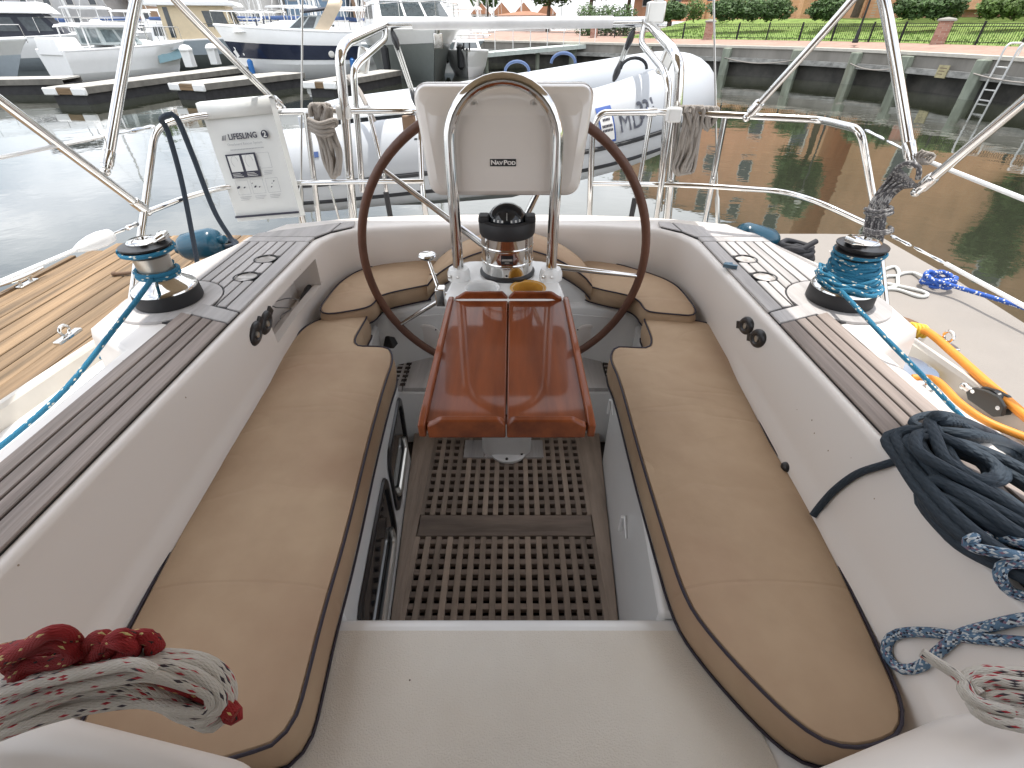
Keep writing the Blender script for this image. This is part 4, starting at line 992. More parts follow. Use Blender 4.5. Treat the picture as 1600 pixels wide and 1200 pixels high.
# charcoal flecked bundle above the right winch
b = MB()
for i in range(8):
    o = i*4.4
    b.tube(smooth_path([B(1347+o*.9, 386, x=1.25), B(1354+o*.85, 350, x=1.26+.01*(i % 3)), B(1362+o*.75, 318, x=1.27), B(1385+o*.7, 285+o*.3, x=1.29+.012*(i % 2)), B(1402+o*.9, 262+o*.9, x=1.29)], .015), .0078, seg=8)
b.tube(smooth_path([B(1402, 262, x=1.28), B(1420, 254, x=1.27), B(1436, 262, x=1.28), B(1434, 280, x=1.29)], .015), .0078, seg=8)
for yy in (326, 332, 358, 361): b.tube(smooth_path([B(1352, yy, x=1.24), B(1372, yy+5, x=1.215), B(1393, yy+1, x=1.25), B(1390, yy-3, x=1.29)], .012), .0062, seg=8)
b.build('rope_bundle', FLECKROPE, None, smooth=80, label='charcoal flecked rope bundle lashed to the rail corner above the right winch', cat='rope', recalc=False, loc=B(1360, 380, x=1.26))
q = MB()
for k in range(3): q.tube(smooth_path([B(1432+k*5, 246, x=1.31), B(1440+k*6, 236+k*2, x=1.31), B(1450+k*5, 244, x=1.33), B(1442+k*4, 256, x=1.31)], .01, closed=True), .005, seg=7, closed=True)
q.build('rope_knot', GREYROPE, None, smooth=80, label='small pale knot tied round the upper right lifeline', cat='knot', recalc=False, loc=B(1440, 246, x=1.31))
# navy dock line over the left rail and its heap
rope('mooring_line', 'navy mooring line looped over the left rail, hanging down to the deck', [B(314, 475, y=1.93), B(310, 424, y=1.94), B(300, 365, y=1.95), B(283, 280, y=1.97), B(262, 205, y=1.97), B(252, 188, y=1.95), B(262, 180, y=1.93), B(276, 184, y=1.94), B(300, 240, y=1.94), B(335, 330, y=1.93), B(366, 380, y=1.93), B(372, 392, z=.70)], .0095, NAVYROPE, group='dark mooring lines')
def heap(c, r0, n, r, m, label, z0, group=None, flatz=.5):
    pts = []; random.seed(int(c.x*1000) & 255)
    for k in range(n*10):
        a = k*.63; rr = r0*(.45+.55*abs(mnoise.noise(Vector((k*.21, c.x, 0))))*1.6)
        pts.append(Vector((c.x+rr*math.cos(a), c.y+rr*.8*math.sin(a), z0+r+flatz*r0*(k/(n*10.))+.35*r0*mnoise.noise(Vector((k*.4, 7, c.y))))))
    return rope('rope_heap', label, pts, r, m, group=group)
heap(B(352, 386, z=.56), .075, 4, .010, NAVYROPE, 'small dark heap of line beside the blue fender on the left', .53, 'dark rope heaps on deck')
heap(B(1243, 402, z=.58), .10, 6, .012, pm('black_rope', (.012, .012, .016), .7, var=.4), 'black heap of rope on the right deck next to the blue fender', .53, 'dark rope heaps on deck', 1.0)
# lifelines
def wire(label, pts, r, m, fit=None, nm='lifeline', grp_='vinyl covered lifelines'):
    t_ = thing(nm, label, 'lifeline', pts[0], grp_)
    MB().tube(smooth_path(pts, .1), r, seg=8).build('wire', m, t_)
    if fit:
        for a, c, rr in fit: MB().tube([a, a.lerp(c, .15), a.lerp(c, .5), a.lerp(c, .85), c], [rr*.5, rr, rr*.7, rr, rr*.5], seg=8).build('turnbuckle', STEEL, t_)
    return t_
p0, p1 = B(241, 197, x=-1.365), B(0, 246, x=-1.39); p2 = p1+(p1-p0)*.6
wire('upper white lifeline running left from the top of the stern rail', [p0.lerp(p1, .42), p1, p2], .0055, VINYLW, [(p0, p0.lerp(p1, .2), .007), (p0.lerp(p1, .2), p0.lerp(p1, .43), .0045)])
p0, p1 = B(216, 349, x=-1.385), B(0, 440, x=-1.40); p2 = p1+(p1-p0)*.6
t_ = wire('lower white lifeline on the left above the wooden dock', [p0.lerp(p1, .44), p1, p2], .006, VINYLW, [(p0, p0.lerp(p1, .12), .009), (p0.lerp(p1, .12), p0.lerp(p1, .28), .006)])
c = p0.lerp(p1, .37); d = (p1-p0).normalized(); M = Matrix.Translation(c) @ Vector((0, 0, 1)).rotation_difference(d).to_matrix().to_4x4()
q = MB(); q.lathe([(.006, -.075), (.022, -.06), (.026, -.02), (.024, .02), (.018, .055), (.008, .09)], seg=16, M=M); q.build('hook_cover', VINYLW, t_, smooth=60)
p0, p1 = B(1352, 203, x=1.335), B(1445, 250, x=1.35); p2 = B(1640, 327, x=1.36)
wire('upper white lifeline leading right from the bent rail corner', [p1, p2, p2+(p2-p1)*.5], .0065, VINYLW, [(p0, p0.lerp(p1, .35), .006), (p0.lerp(p1, .4), p0.lerp(p1, .9), .005)])
p0, p1 = B(1392, 368, x=1.345), B(1478, 412, x=1.36); p2 = B(1640, 500, x=1.37)
wire('lower white lifeline on the right crossing above the beige dock', [p1, p2, p2+(p2-p1)*.5], .0065, VINYLW, [(p0, p0.lerp(p1, .4), .006), (p0.lerp(p1, .45), p1, .005)])

# ================================================================== DECK GEAR
def pad(px, py, label):
    c = B(px, py, z=.52); t_ = thing('deck_plate', label, 'deck fitting', c, 'polished deck plates on the right side deck')
    q = MB(); q.lathe([(.07, -.015), (.072, .012), (.066, .02), (0, .021)], c, seg=26); q.v = [Vector((p.x, (p.y-c.y)*1.15+c.y, p.z)) for p in q.v]; q.build('plate', STEEL, t_, smooth=40)
    q = MB(); q.tube(circ(c.x, c.y, .064, c.z+.0), .012, seg=8, closed=True); q.build('yellow_rim', YELLOW, t_)
pad(1408, 515, 'polished round plate at the foot of the right rail leg'); pad(1420, 582, 'polished round plate by the teak edge below the blue sheet')
rope('orange_hose', 'thick orange line running along the right toe rail', [B(1418, 517, z=.55), B(1448, 518, z=.57), B(1490, 552, z=.57), B(1535, 592, z=.57), B(1590, 640, z=.57), B(1660, 700, z=.57)], .0125, ORANGE, 'hose', 'orange lines on the right deck', seg=12)
rope('orange_hose', 'orange line nearer the teak, passing under the blue sheet', [B(1425, 590, z=.54), B(1462, 594, z=.55), B(1500, 630, z=.55), B(1545, 660, z=.55), B(1620, 690, z=.55), B(1680, 715, z=.55)], .0105, ORANGE, 'hose', 'orange lines on the right deck', seg=12)
q = MB()
for k in range(4):
    c = B(1424+k*6, 514+k*1.2, z=.56); q.tube([c+Vector((0, .019*math.cos(a), .019*math.sin(a))) for a in [2*math.pi*j/12 for j in range(12)]], .006, seg=6, closed=True)
q.build('tape_whipping', YELLOW, None, smooth=80, label='yellow tape whipping on the end of the outer orange line', cat='tape', loc=B(1430, 515, z=.56))
car = thing('genoa_car', 'black sliding sheet car on its grey track near the right toe rail', 'sheet car', B(1545, 630, z=.53))
ta, tb_ = B(1404, 534, z=.512), B(1690, 725, z=.512)
MB().beam(ta, tb_, .026, .02).build('track', pm('track_alloy', (.28, .26, .25), .45, metal=1), car)
d = (tb_-ta).normalized(); sdv = d.cross(Vector((0, 0, 1))).normalized(); c = B(1546, 630, z=.545)
for o in (-.015, .015):
    q = MB(); pr = [(x_*.72, z_*.72) for x_, z_ in [(-.085, .0), (-.07, .034), (-.02, .05), (.03, .055), (.07, .035), (.085, .0), (.06, -.022), (-.06, -.022)]]
    q.loft([[c+d*x*.9+sdv*(o+w_)+Vector((0, 0, z)) for x, z in pr] for w_ in (-.006, .006)], close=True, cap=True); q.build('cheek', pm('car_grey', (.05, .05, .045), .45) if o < 0 else bpy.data.materials['car_grey'], car, bevel=.003)
q = MB(); M = Matrix.Translation(c+Vector((0, 0, .018))) @ Vector((0, 0, 1)).rotation_difference(sdv).to_matrix().to_4x4(); q.lathe([(.022, -.010), (.017, 0), (.022, .010)], seg=18, M=M); q.build('sheave', BLACK, car)
for x, z in ((-.04, .013), (.036, .014)): MB().tube([c+d*x+sdv*-.022+Vector((0, 0, z)), c+d*x+sdv*.022+Vector((0, 0, z))], .006, seg=8).build('pin', STEEL, car)
q = MB(); q.ball(c-d*.08+Vector((0, 0, .0)), .012, 10, 6); q.tube([c-d*.085, c-d*.055], .009, seg=8); q.build('plunger', STEEL, car)
for s, px, py, lab in ((-1, 105, 523, 'steel eye plate on the left toe rail above the wooden dock'), (1, 1478, 533, 'steel eye plate on the right toe rail beside the orange line')):
    c = B(px, py, z=.57); t_ = thing('eye_plate', lab, 'deck fitting', c, 'eye plates on the toe rails')
    MB().box((-.012, -.05, -.012), (.012, .05, .0), Matrix.Translation(c)).build('base', STEEL, t_, bevel=.003)
    MB().tube([c+Vector((0, .018*math.cos(a), .016+.018*math.sin(a))) for a in [2*math.pi*k/14 for k in range(14)]], .005, seg=7, closed=True).build('ring', STEEL, t_)
rope('sheet_tail', 'short blue tail of rope lying on the white left deck', [B(178, 522, z=.53), B(164, 533, z=.52), B(172, 545, z=.51), B(160, 552, z=.515), B(142, 562, z=.51), B(160, 558, z=.51)], .007, BLUEROPE, group=None)
for s, px, py, rad_, lab in ((-1, 314, 382, 0, 'blue cylindrical fender lying at the end of the wooden dock'), (1, 1181, 374, 0, 'blue fender hanging by the stern at the beige dock')):
    c = B(px, py, y=2.15); t_ = thing('fender', lab, 'fender', c, 'blue vinyl fenders')
    M = Matrix.Translation(c) @ Matrix.Rotation(R(-12 if s < 0 else 14), 4, 'Y') @ Matrix.Rotation(R(90), 4, 'Y')
    q = MB(); q.lathe([(.012, -.10), (.05, -.088), (.062, -.065), (.064, 0), (.062, .065), (.05, .088), (.014, .10)], seg=24, M=M); q.build('body', FENDER, t_, smooth=80)
    q = MB(); q.lathe([(.016, .092), (.020, .10), (.018, .125), (.006, .128)], seg=12, M=M); q.lathe([(.016, -.092), (.020, -.10), (.018, -.125), (.006, -.128)], seg=12, M=M); q.build('eye', FENDER, t_)
# handset in the cubby
hx = thing('microphone_lead', 'black plug on a curled lead lying in the left coaming cubby', 'lead', B(472, 455, x=-.80))
pA, pB_, pC = B(484, 448, x=-.785), B(470, 470, x=-.785), B(446, 508, x=-.775)
q = MB(); q.tube([pA, pA.lerp(pB_, .3), pB_], [.010, .013, .007], seg=10); q.build('plug', BLACK, hx)
MB().tube([pB_, pC], .0035, seg=6).build('rod', ALU, hx)
MB().tube(smooth_path([pB_, B(450, 466, x=-.81), B(425, 474, x=-.83), B(430, 480, x=-.82), B(455, 482, x=-.80), B(440, 492, x=-.81), B(438, 498, x=-.80)], .01), .0022, seg=6).build('lead', pm('grey_lead', (.2, .19, .18), .6), hx)
q = MB(); q.ball(B(470, 417, x=-.83), (.012, .010, .012), 10, 6); q.build('cubby_knob', BLACK, yacht)
q = MB(); c = B(1141, 416, z=ZC+.016); q.tube([c+Vector((-.02, .01, 0)), c+Vector((.02, -.008, 0))], .008, seg=8); q.tube([c+Vector((-.012, .018, .002)), c+Vector((.012, .016, .002))], .005, seg=8)
q.build('snap_hook', pm('blue_grey_metal', (.12, .19, .25), .3, metal=.6), None, label='small blue grey snap hook lying on the right coaming teak between the cup recesses', cat='hook', loc=c)
q = MB(); c0 = B(603, 518, z=.40); q.add([c0, B(616, 545, z=.36), B(597, 545, z=.36), c0+Vector((.01, .03, 0)), B(616, 545, z=.36)+Vector((.01, .04, 0)), B(597, 545, z=.36)+Vector((.01, .04, 0))], [(0, 1, 2), (3, 5, 4), (0, 3, 4, 1), (1, 4, 5, 2), (2, 5, 3, 0)])
q.build('pump_handle_pocket', BLACK, yacht, bevel=.004)

DG = [None]
def refresh(): bpy.context.view_layer.update(); DG[0] = bpy.context.evaluated_depsgraph_get()
def hit(px, py, r=.01, lift=0.0):
    """point of a rope of radius r lying on whatever surface is seen at a pixel"""
    d = _ray(px, py, 36.3).normalized(); ok, loc, nn, *_ = SC.ray_cast(DG[0], CAM, d)
    if not ok: return B(px, py, z=.6)
    return loc-d*(min(2.2, 1/max(.1, abs(nn.dot(d))))*r+lift)
refresh()
# ================================================================== LOOSE ROPES IN THE COCKPIT CORNERS
rz = .705
def rz_(px, py, z, k=.857): return CAM+(B(px, py, z=z)-CAM)*k
RX = []
for j_ in range(3):
    jx = lambda a_: a_+random.uniform(-9, 9)
    RX.append([rz_(jx(x_), jx(y_)+4, z_, .85+.012*j_) for x_, y_, z_ in ((-50, 1052, .80), (0, 1022, .80), (50, 1003, .82), (92, 996, .83), (116, 1010, .81), (96, 1028, .79), (48, 1040, .78), (20, 1050, .77), (80, 1044, .77), (135, 1030, .79), (165, 1004, .82), (190, 996, .83), (204, 1018, .80), (182, 1036, .78), (150, 1030, .78), (176, 1006, .81), (222, 996, .82), (244, 1010, .80), (236, 1034, .77), (205, 1038, .76), (214, 1012, .80), (190, 1022, .79), (160, 1040, .77))])
    RX.append([rz_(jx(x_), jx(y_), z_, .84) for x_, y_, z_ in ((225, 1042, .76), (262, 1056, .75), (300, 1078, .73), (335, 1094, .72), (360, 1112, .71))])
rope('red_rope', 'thick red flecked halyard tail bunched in the lower left corner', [rz_(-60, 1070, .80), rz_(-10, 1040, .82), rz_(40, 1010, .84), rz_(80, 988, .86), rz_(108, 992, .84), rz_(120, 1012, .80), rz_(90, 1018, .78), rz_(40, 1030, .78), rz_(10, 1040, .77), rz_(60, 1062, .74), rz_(110, 1050, .75), rz_(130, 1020, .80), rz_(150, 996, .83), rz_(172, 1000, .83), rz_(165, 1030, .78), rz_(140, 1040, .77), rz_(160, 1010, .82), rz_(190, 992, .84), rz_(205, 1005, .82), rz_(190, 1032, .78), rz_(170, 1040, .77), rz_(210, 1000, .82), rz_(235, 998, .82), rz_(247, 1016, .79), rz_(230, 1040, .76), rz_(200, 1040, .75), rz_(240, 1058, .74), rz_(290, 1075, .73), rz_(330, 1090, .72), rz_(362, 1105, .715), rz_(370, 1120, .71), rz_(352, 1118, .71), rz_(300, 1085, .715), rz_(250, 1064, .72)], .0066, REDROPE, seg=12, step=.006, extra=RX)
for i in range(1):
    lp = []
    loop1 = [(-40, 1088, .75), (60, 1050, .78), (160, 1030, .80), (250, 1023, .80), (320, 1032, .78), (356, 1062, .75), (360, 1100, .72), (338, 1126, .715), (305, 1118, .715), (262, 1092, .725), (205, 1078, .73), (120, 1085, .735), (40, 1110, .735), (-50, 1150, .73)]
    loop2 = [(-50, 1135, .735), (30, 1092, .76), (110, 1062, .775), (180, 1040, .79), (240, 1038, .79), (300, 1052, .77), (338, 1078, .74), (346, 1102, .725), (330, 1116, .72), (290, 1106, .72), (240, 1076, .74), (200, 1066, .75), (130, 1068, .755), (60, 1092, .75), (-40, 1140, .74)]
    loop3 = [(-40, 1100, .76), (40, 1070, .775), (120, 1052, .785), (200, 1036, .80), (228, 1044, .80), (242, 1052, .795)]
    loop4 = [(-40, 1122, .745), (40, 1086, .765), (110, 1066, .775), (190, 1050, .79), (236, 1046, .79), (290, 1060, .765), (325, 1084, .74), (318, 1108, .725), (270, 1096, .735), (215, 1086, .735), (130, 1096, .735), (50, 1120, .735), (-50, 1160, .73)]
    b = MB(); 
    for lp, kk, oy, ox in ((loop1, .872, 0, 0), (loop2, .842, 0, 0), (loop3, .815, 0, 0), (loop4, .86, 0, 0), (loop1, .866, 13, -6), (loop2, .85, 12, -7), (loop4, .845, 10, 4)):
        b.tube(smooth_path([rz_(p_[0]+ox*(1 if p_[0] > 200 else .2), p_[1]+oy*(.55 if p_[0] > 300 else 1)+random.uniform(-2, 2), p_[2], kk) for p_ in lp], .008), .0062*kk/.857, seg=12)
    b.build('white_rope', WHITER, None, smooth=80, label='white rope with red and black flecks coiled over the red rope, lower left corner', cat='rope', recalc=False, loc=rz_(200, 1060, .75))
# navy coil over the right coaming
def cz(px, py, z=.775): return hit(px, py, .0075, max(0, z-.775)*1.0)
nv = [[cz(1270, 806, .60), cz(1282, 790, .615), cz(1305, 765, .64), cz(1340, 740, .68), cz(1385, 725, .73), cz(1425, 712, .77), cz(1460, 690, .80), cz(1440, 668, .80), cz(1425, 660, .79), cz(1440, 650, .79), cz(1475, 648, .79), cz(1510, 668, .79), cz(1560, 690, .79), cz(1620, 730, .79), cz(1680, 770, .79)],
      [cz(1640, 900, .79), cz(1560, 870, .79), cz(1490, 820, .79), cz(1440, 770, .79), cz(1405, 715, .78), cz(1388, 690, .78), cz(1402, 680, .785), cz(1450, 676, .80), cz(1520, 684, .80), cz(1580, 705, .80), cz(1660, 760, .80)],
      [cz(1680, 850, .80), cz(1600, 810, .80), cz(1540, 775, .80), cz(1480, 745, .81), cz(1436, 715, .81), cz(1418, 690, .81), cz(1430, 682, .81), cz(1470, 690, .82), cz(1530, 720, .82), cz(1545, 745, .81), cz(1520, 750, .81), cz(1480, 730, .81), cz(1455, 690, .82), cz(1450, 665, .82), cz(1480, 660, .81), cz(1540, 680, .81), cz(1640, 735, .81)],
      [cz(1660, 880, .79), cz(1580, 842, .79), cz(1510, 800, .79), cz(1450, 755, .79), cz(1410, 705, .79), cz(1425, 692, .80), cz(1490, 705, .81), cz(1570, 740, .81), cz(1650, 790, .81)],
      [cz(1660, 920, .785), cz(1580, 890, .78), cz(1500, 850, .775), cz(1450, 800, .78), cz(1438, 775, .78), cz(1460, 770, .79), cz(1530, 800, .79), cz(1640, 860, .79)]]
b = MB()
for lp in nv[:1]: b.tube(smooth_path(lp, .012), .0072, seg=12)
for lp in nv[1:]:
    b.tube(smooth_path(lp, .012), .0097, seg=12)
    for j_ in range(2):
        o_ = Vector((random.uniform(-.012, .012), random.uniform(-.014, .014), .006+.012*j_)); b.tube(smooth_path([p_+o_+Vector((random.uniform(-.006, .006), random.uniform(-.006, .006), 0)) for p_ in lp], .012), .0097, seg=12)
for k in range(4): b.tube(smooth_path([cz(1455+k*34, 775+k*16, .775), cz(1520+k*24, 790+k*20, .776), cz(1660, 850+k*14, .775)], .02), .0097, seg=12)
b.build('navy_rope_coil', NAVYCOIL, None, smooth=80, label='big dark navy rope coil lying over the right coaming with one end dangling', cat='rope', recalc=False, loc=cz(1430, 700))
refresh()
def fz(px, py, z=.62): return hit(px, py, .0076)
def gz(px, py, z=.70): return CAM+(B(px, py, z=z)-CAM)*.826
bl = [[fz(1680, 870, .74), fz(1600, 850, .73), fz(1550, 838, .73), fz(1520, 842, .72), fz(1512, 850, .72), fz(1530, 858, .72), fz(1575, 866, .73), fz(1640, 880, .74)],
      [fz(1650, 925, .70), fz(1600, 932, .70), fz(1572, 918, .70), fz(1562, 895, .70), fz(1575, 880, .71), fz(1620, 880, .72)],
      [fz(1680, 960, .68), fz(1600, 967, .67), fz(1540, 980, .665), fz(1500, 992, .655), fz(1470, 1015, .65), fz(1440, 1040, .645), fz(1410, 1046, .64), fz(1388, 1028, .64), fz(1386, 1005, .645), fz(1405, 990, .65), fz(1450, 988, .655), fz(1510, 996, .665), fz(1600, 1004, .68), fz(1680, 1015, .69)]]
b = MB()
for lp in bl: b.tube(smooth_path(lp, .01), .0078, seg=12)
b.build('blue_rope', BLUEW, None, smooth=80, label='light blue flecked rope looped on the sloping right coaming side', cat='rope', recalc=False, loc=fz(1450, 990))
wr_ = [[gz(1440, 1020, .70), gz(1462, 1034, .70), gz(1490, 1052, .70), gz(1508, 1070, .70), gz(1520, 1092, .70), gz(1560, 1106, .695), gz(1620, 1115, .69), gz(1680, 1110, .69)],
       [gz(1680, 1050, .71), gz(1600, 1052, .71), gz(1540, 1048, .705), gz(1512, 1056, .70), gz(1505, 1078, .70), gz(1525, 1098, .70), gz(1580, 1112, .70)],
       [gz(1680, 1085, .70), gz(1600, 1078, .70), gz(1552, 1080, .70), gz(1540, 1070, .70), gz(1560, 1060, .70), gz(1620, 1064, .70), gz(1680, 1070, .70)],
       [gz(1680, 1072, .715), gz(1600, 1068, .715), gz(1545, 1062, .71), gz(1520, 1070, .70), gz(1532, 1085, .70)]]
b = MB()
for lp in wr_:
    for j_ in range(1 if lp is wr_[0] else 2): b.tube(smooth_path([p_+Vector((.004*j_, -.011*j_, -.006*j_)) for p_ in lp], .01), .0058, seg=12)
b.build('white_rope', WHITER, None, smooth=80, label='white flecked rope coil at the right picture edge below the light blue rope', cat='rope', recalc=False, loc=gz(1510, 1070, .7))

# ================================================================== DINGHY ON THE DAVITS
dg = thing('inflatable_dinghy', 'grey inflatable dinghy slung on davits behind the stern, bow to the right', 'dinghy', (0, 3.2, .7))
ax = [(-1.42, 2.86, .80), (-1.30, 2.86, .81), (-1.0, 2.85, .83), (-.5, 2.84, .88), (0, 2.84, .93), (.45, 2.90, 1.0), (.80, 3.06, 1.08), (1.0, 3.34, 1.13), (.92, 3.66, 1.14), (.55, 3.92, 1.08), (0, 4.02, 1.0), (-.6, 4.02, .93), (-1.25, 4.0, .86), (-1.40, 4.0, .85)]
ax = [(x, y-.05, z-.045) for x, y, z in ax]; path = smooth_path(ax, .05); n_ = len(path)
rads = [.21 if i > 3 else (.10, .17, .195, .205)[i] for i in range(n_)]
for i in range(4): rads[n_-1-i] = (.10, .17, .195, .205)[i]
MB().tube(path, rads, seg=28).build('tube', DINGHY, dg, smooth=80)
# rubbing strakes follow the tube on its outer side
cen = Vector((0, 3.43, .95))
def strake(ang, wd):
    q = MB(); secs_ = []
    for i in range(2, n_-2):
        p = path[i]; t = (path[i+1]-path[i-1]).normalized(); o = t.cross(Vector((0, 0, 1))).normalized()
        if o.dot(p-cen) < 0: o = -o
        up = o.cross(t).normalized()
        if up.z < 0: up = -up
        a = R(ang); dr_ = o*math.cos(a)+up*math.sin(a); tg = -o*math.sin(a)+up*math.cos(a)
        secs_.append([p+dr_*(rads[i]-.002)+tg*wd, p+dr_*(rads[i]+.009)+tg*wd*.6, p+dr_*(rads[i]+.009)-tg*wd*.6, p+dr_*(rads[i]-.002)-tg*wd])
    q.loft(secs_, cap=True); q.build('rubbing_strake', RUBBER, dg, smooth=60)
strake(-8, .012); strake(-36, .010)
# hull bottom and floor
hb = MB(); secs_ = []
for (x, yn, yf, zt, zk) in ((-1.25, 2.92, 3.94, .72, .52), (-.6, 2.90, 3.96, .77, .53), (0, 2.90, 3.94, .82, .58), (.45, 2.98, 3.84, .90, .70), (.75, 3.14, 3.70, 1.0, .86), (.92, 3.36, 3.56, 1.10, 1.04)):
    ym = (yn+yf)/2; yn -= .05; yf -= .05; zt -= .045; zk -= .09
    ym = (yn+yf)/2; secs_.append([(x, yn-.03, zt), (x, yn+.10, zt-.10), (x, ym-.12, zk+.03), (x, ym, zk), (x, ym+.12, zk+.03), (x, yf-.10, zt-.10), (x, yf+.03, zt)])
hb.loft(secs_, close=True, cap=True); hb.build('hull', DINGHYD, dg, smooth=50)
MB().box((-1.2, 3.0, .74), (-1.17, 3.86, 1.02)).build('transom', DINGHY, dg, bevel=.005)
q = MB(); secs_ = []
for (x, yn, yf, z) in ((-1.17, 2.98, 3.90, 1.0), (-.5, 2.98, 3.92, 1.05), (0, 2.98, 3.92, 1.10), (.3, 3.02, 3.88, 1.14)):
    secs_.append([(x, yn, z), (x, (yn+yf)/2, z-.03), (x, yf, z)])
q.loft(secs_); o = q.build('cover', pm('dinghy_cover', (.66, .67, .66), .6, var=.04, bump=.2, bscale=6), dg, smooth=60); o.modifiers.new('t', 'SOLIDIFY').thickness = .01
for i_, (px, py) in enumerate(((808, 112), (880, 99), (990, 108))):
    c = B(px, py, y=3.3 if i_ < 2 else 3.05); q = MB(); q.tube([c+Vector((.07*math.cos(a), .0, .05*math.sin(a))) for a in [math.pi*k/10 for k in range(11)]], .008, seg=8)
    q.build('lifting_handle', pm('handle_blue', (.10, .16, .32), .5) if i_ == 0 else (bpy.data.materials['handle_blue'] if i_ == 1 else RUBBER), dg)
def tube_frame(px, py):
    """point and axes on the near side of the dinghy tube seen at a pixel"""
    best = None
    d = _ray(px, py, 36.3).normalized()
    for i in range(2, n_//2+4):
        for k in range(20):
            p = path[i].lerp(path[i+1], k/20); w_ = p-CAM; s_ = w_.dot(d); dist_ = (w_-d*s_).length
            if dist_ < .21:
                h_ = s_-math.sqrt(.21**2-dist_**2); P_ = CAM+d*h_; t = (path[i+1]-path[i]).normalized()
                e = abs((P_-p).dot(t))
                if best is None or e < best[0]: best = (e, P_, (P_-p).normalized(), t)
    e, P_, nn, t = best; u = nn.cross(t).normalized()
    if u.z < 0: u = -u
    t = u.cross(nn).normalized()
    return Matrix(((t.x, u.x, nn.x, P_.x), (t.y, u.y, nn.y, P_.y), (t.z, u.z, nn.z, P_.z), (0, 0, 0, 1)))
def on_tube(mb, M, grid=0):
    """wrap flat geometry (in M's plane) on the tube"""
    Mi = M.inverted()
    for i, v in enumerate(mb.v):
        l_ = Mi @ v; h_ = l_.y/.212; mb.v[i] = M @ Vector((l_.x, .212*math.sin(h_), l_.z-.212*(1-math.cos(h_))))
REG = pm('registration_grey', (.09, .095, .12), .6)
M = tube_frame(981, 192)
q = MB(); q.text('MD', .125, M @ Matrix.Translation((.022, .002, .003)), .0005, bold=.0, sx=.72); on_tube(q, M); q.build('lettering', REG, dg)
M = tube_frame(1012, 172); q = MB(); q.text('331', .12, M @ Matrix.Translation((.0, .005, .003)), .0005, bold=.0025, sx=.60); on_tube(q, M); q.build('lettering', REG, dg)
M = tube_frame(948, 194); q = MB(); q.loft([[M @ Vector((x, y_, .003)) for x in (-.04, .04)] for y_ in [-.085+.017*k for k in range(11)]]); on_tube(q, M); st_ = q.build('sticker', pm('sticker_blue', (.03, .09, .35), .4), dg)
q = MB(); q.loft([[M @ Vector((x, y_, .0045)) for x in (-.032, .032)] for y_ in [-.075+.011*k for k in range(11)]]); on_tube(q, M); q.build('sticker_panel', WHITE, dg)
q = MB(); 
for r_, (n2, y0) in enumerate(((5, .02), (7, -.01), (7, -.03))):
    for k in range(n2):
        x = (k-(n2-1)/2)*.0078; q.add([M @ Vector((x+a, y0+c_, .006)) for a, c_ in ((-.003, -.006), (.003, -.006), (.003, .006), (-.003, .006))], [(0, 1, 2, 3)])
on_tube(q, M); q.build('sticker_marks', INK, dg)
M = tube_frame(492, 242); q = MB(); q.loft([[M @ Vector((x, y_, .003)) for x in (-.02, .02)] for y_ in (-.014, 0, .014)]); q.build('patch', pm('patch_blue', (.04, .08, .22), .5), dg)
q = MB(); c = B(655, 250, y=2.62); q.loft([[c+Vector((x*w_, .0+.02*w_, z)) for x in (-1, -.5, .5, 1)] for z, w_ in ((.10, .012), (.08, .02), (.03, .03), (-.03, .032), (-.09, .028), (-.12, .012))]); o = q.build('grab_strap', BLACKM, dg); o.modifiers.new('t', 'SOLIDIFY').thickness = .012
q = MB(); q.tube(smooth_path([B(870, 262, y=2.66), B(866, 285, y=2.66), B(878, 292, y=2.66), B(884, 270, y=2.66), B(882, 258, y=2.66)], .02), .004, seg=6); q.build('grab_line', GREYROPE, dg)
q = MB(); q.tube(smooth_path([B(545, 120, y=2.9), B(563, 145, y=2.75), B(575, 170, y=2.66), B(585, 190, y=2.64)], .03), .012, seg=8); q.build('strap', GREYROPE, dg)

# ================================================================== HARBOUR (level frame)
ABOARD[0] = False
wat = bpy.data.materials.new('harbour_water'); wat.use_nodes = True
t = wat.node_tree; n = t.nodes; l = t.links.new; b_ = n['Principled BSDF']
b_.inputs['Base Color'].default_value = (.030, .034, .022, 1); b_.inputs['Roughness'].default_value = .03; b_.inputs['IOR'].default_value = 1.333
b_.inputs['Coat Weight'].default_value = .6; b_.inputs['Coat Roughness'].default_value = .03; b_.inputs['Coat IOR'].default_value = 1.4
co = n.new('ShaderNodeTexCoord')
def wnoise(scale, st, det=3):
    mp_ = n.new('ShaderNodeMapping'); mp_.inputs['Scale'].default_value = st; l(co.outputs['Object'], mp_.inputs[0])
    z_ = n.new('ShaderNodeTexNoise'); z_.inputs['Scale'].default_value = scale; z_.inputs['Detail'].default_value = det; l(mp_.outputs[0], z_.inputs[0]); return z_.outputs[0]
a1 = wnoise(1.7, (1, 1.25, 1)); a2 = wnoise(.35, (1, 1, 1), 2); a3 = wnoise(6.0, (1, 1.2, 1), 2)
msk = n.new('ShaderNodeMapRange'); msk.inputs[1].default_value = .42; msk.inputs[2].default_value = .66; msk.inputs[3].default_value = .12; l(a2, msk.inputs[0])
mm = n.new('ShaderNodeMath'); mm.operation = 'MULTIPLY'; l(a1, mm.inputs[0]); l(msk.outputs[0], mm.inputs[1])
m3_ = n.new('ShaderNodeMath'); m3_.operation = 'MULTIPLY_ADD'; l(a3, m3_.inputs[0]); m3_.inputs[1].default_value = .09
m4_ = n.new('ShaderNodeMath'); m4_.operation = 'MULTIPLY'; l(m3_.outputs[0], m4_.inputs[0]); m4_.inputs[1].default_value = 1.0
l(mm.outputs[0], m3_.inputs[2])
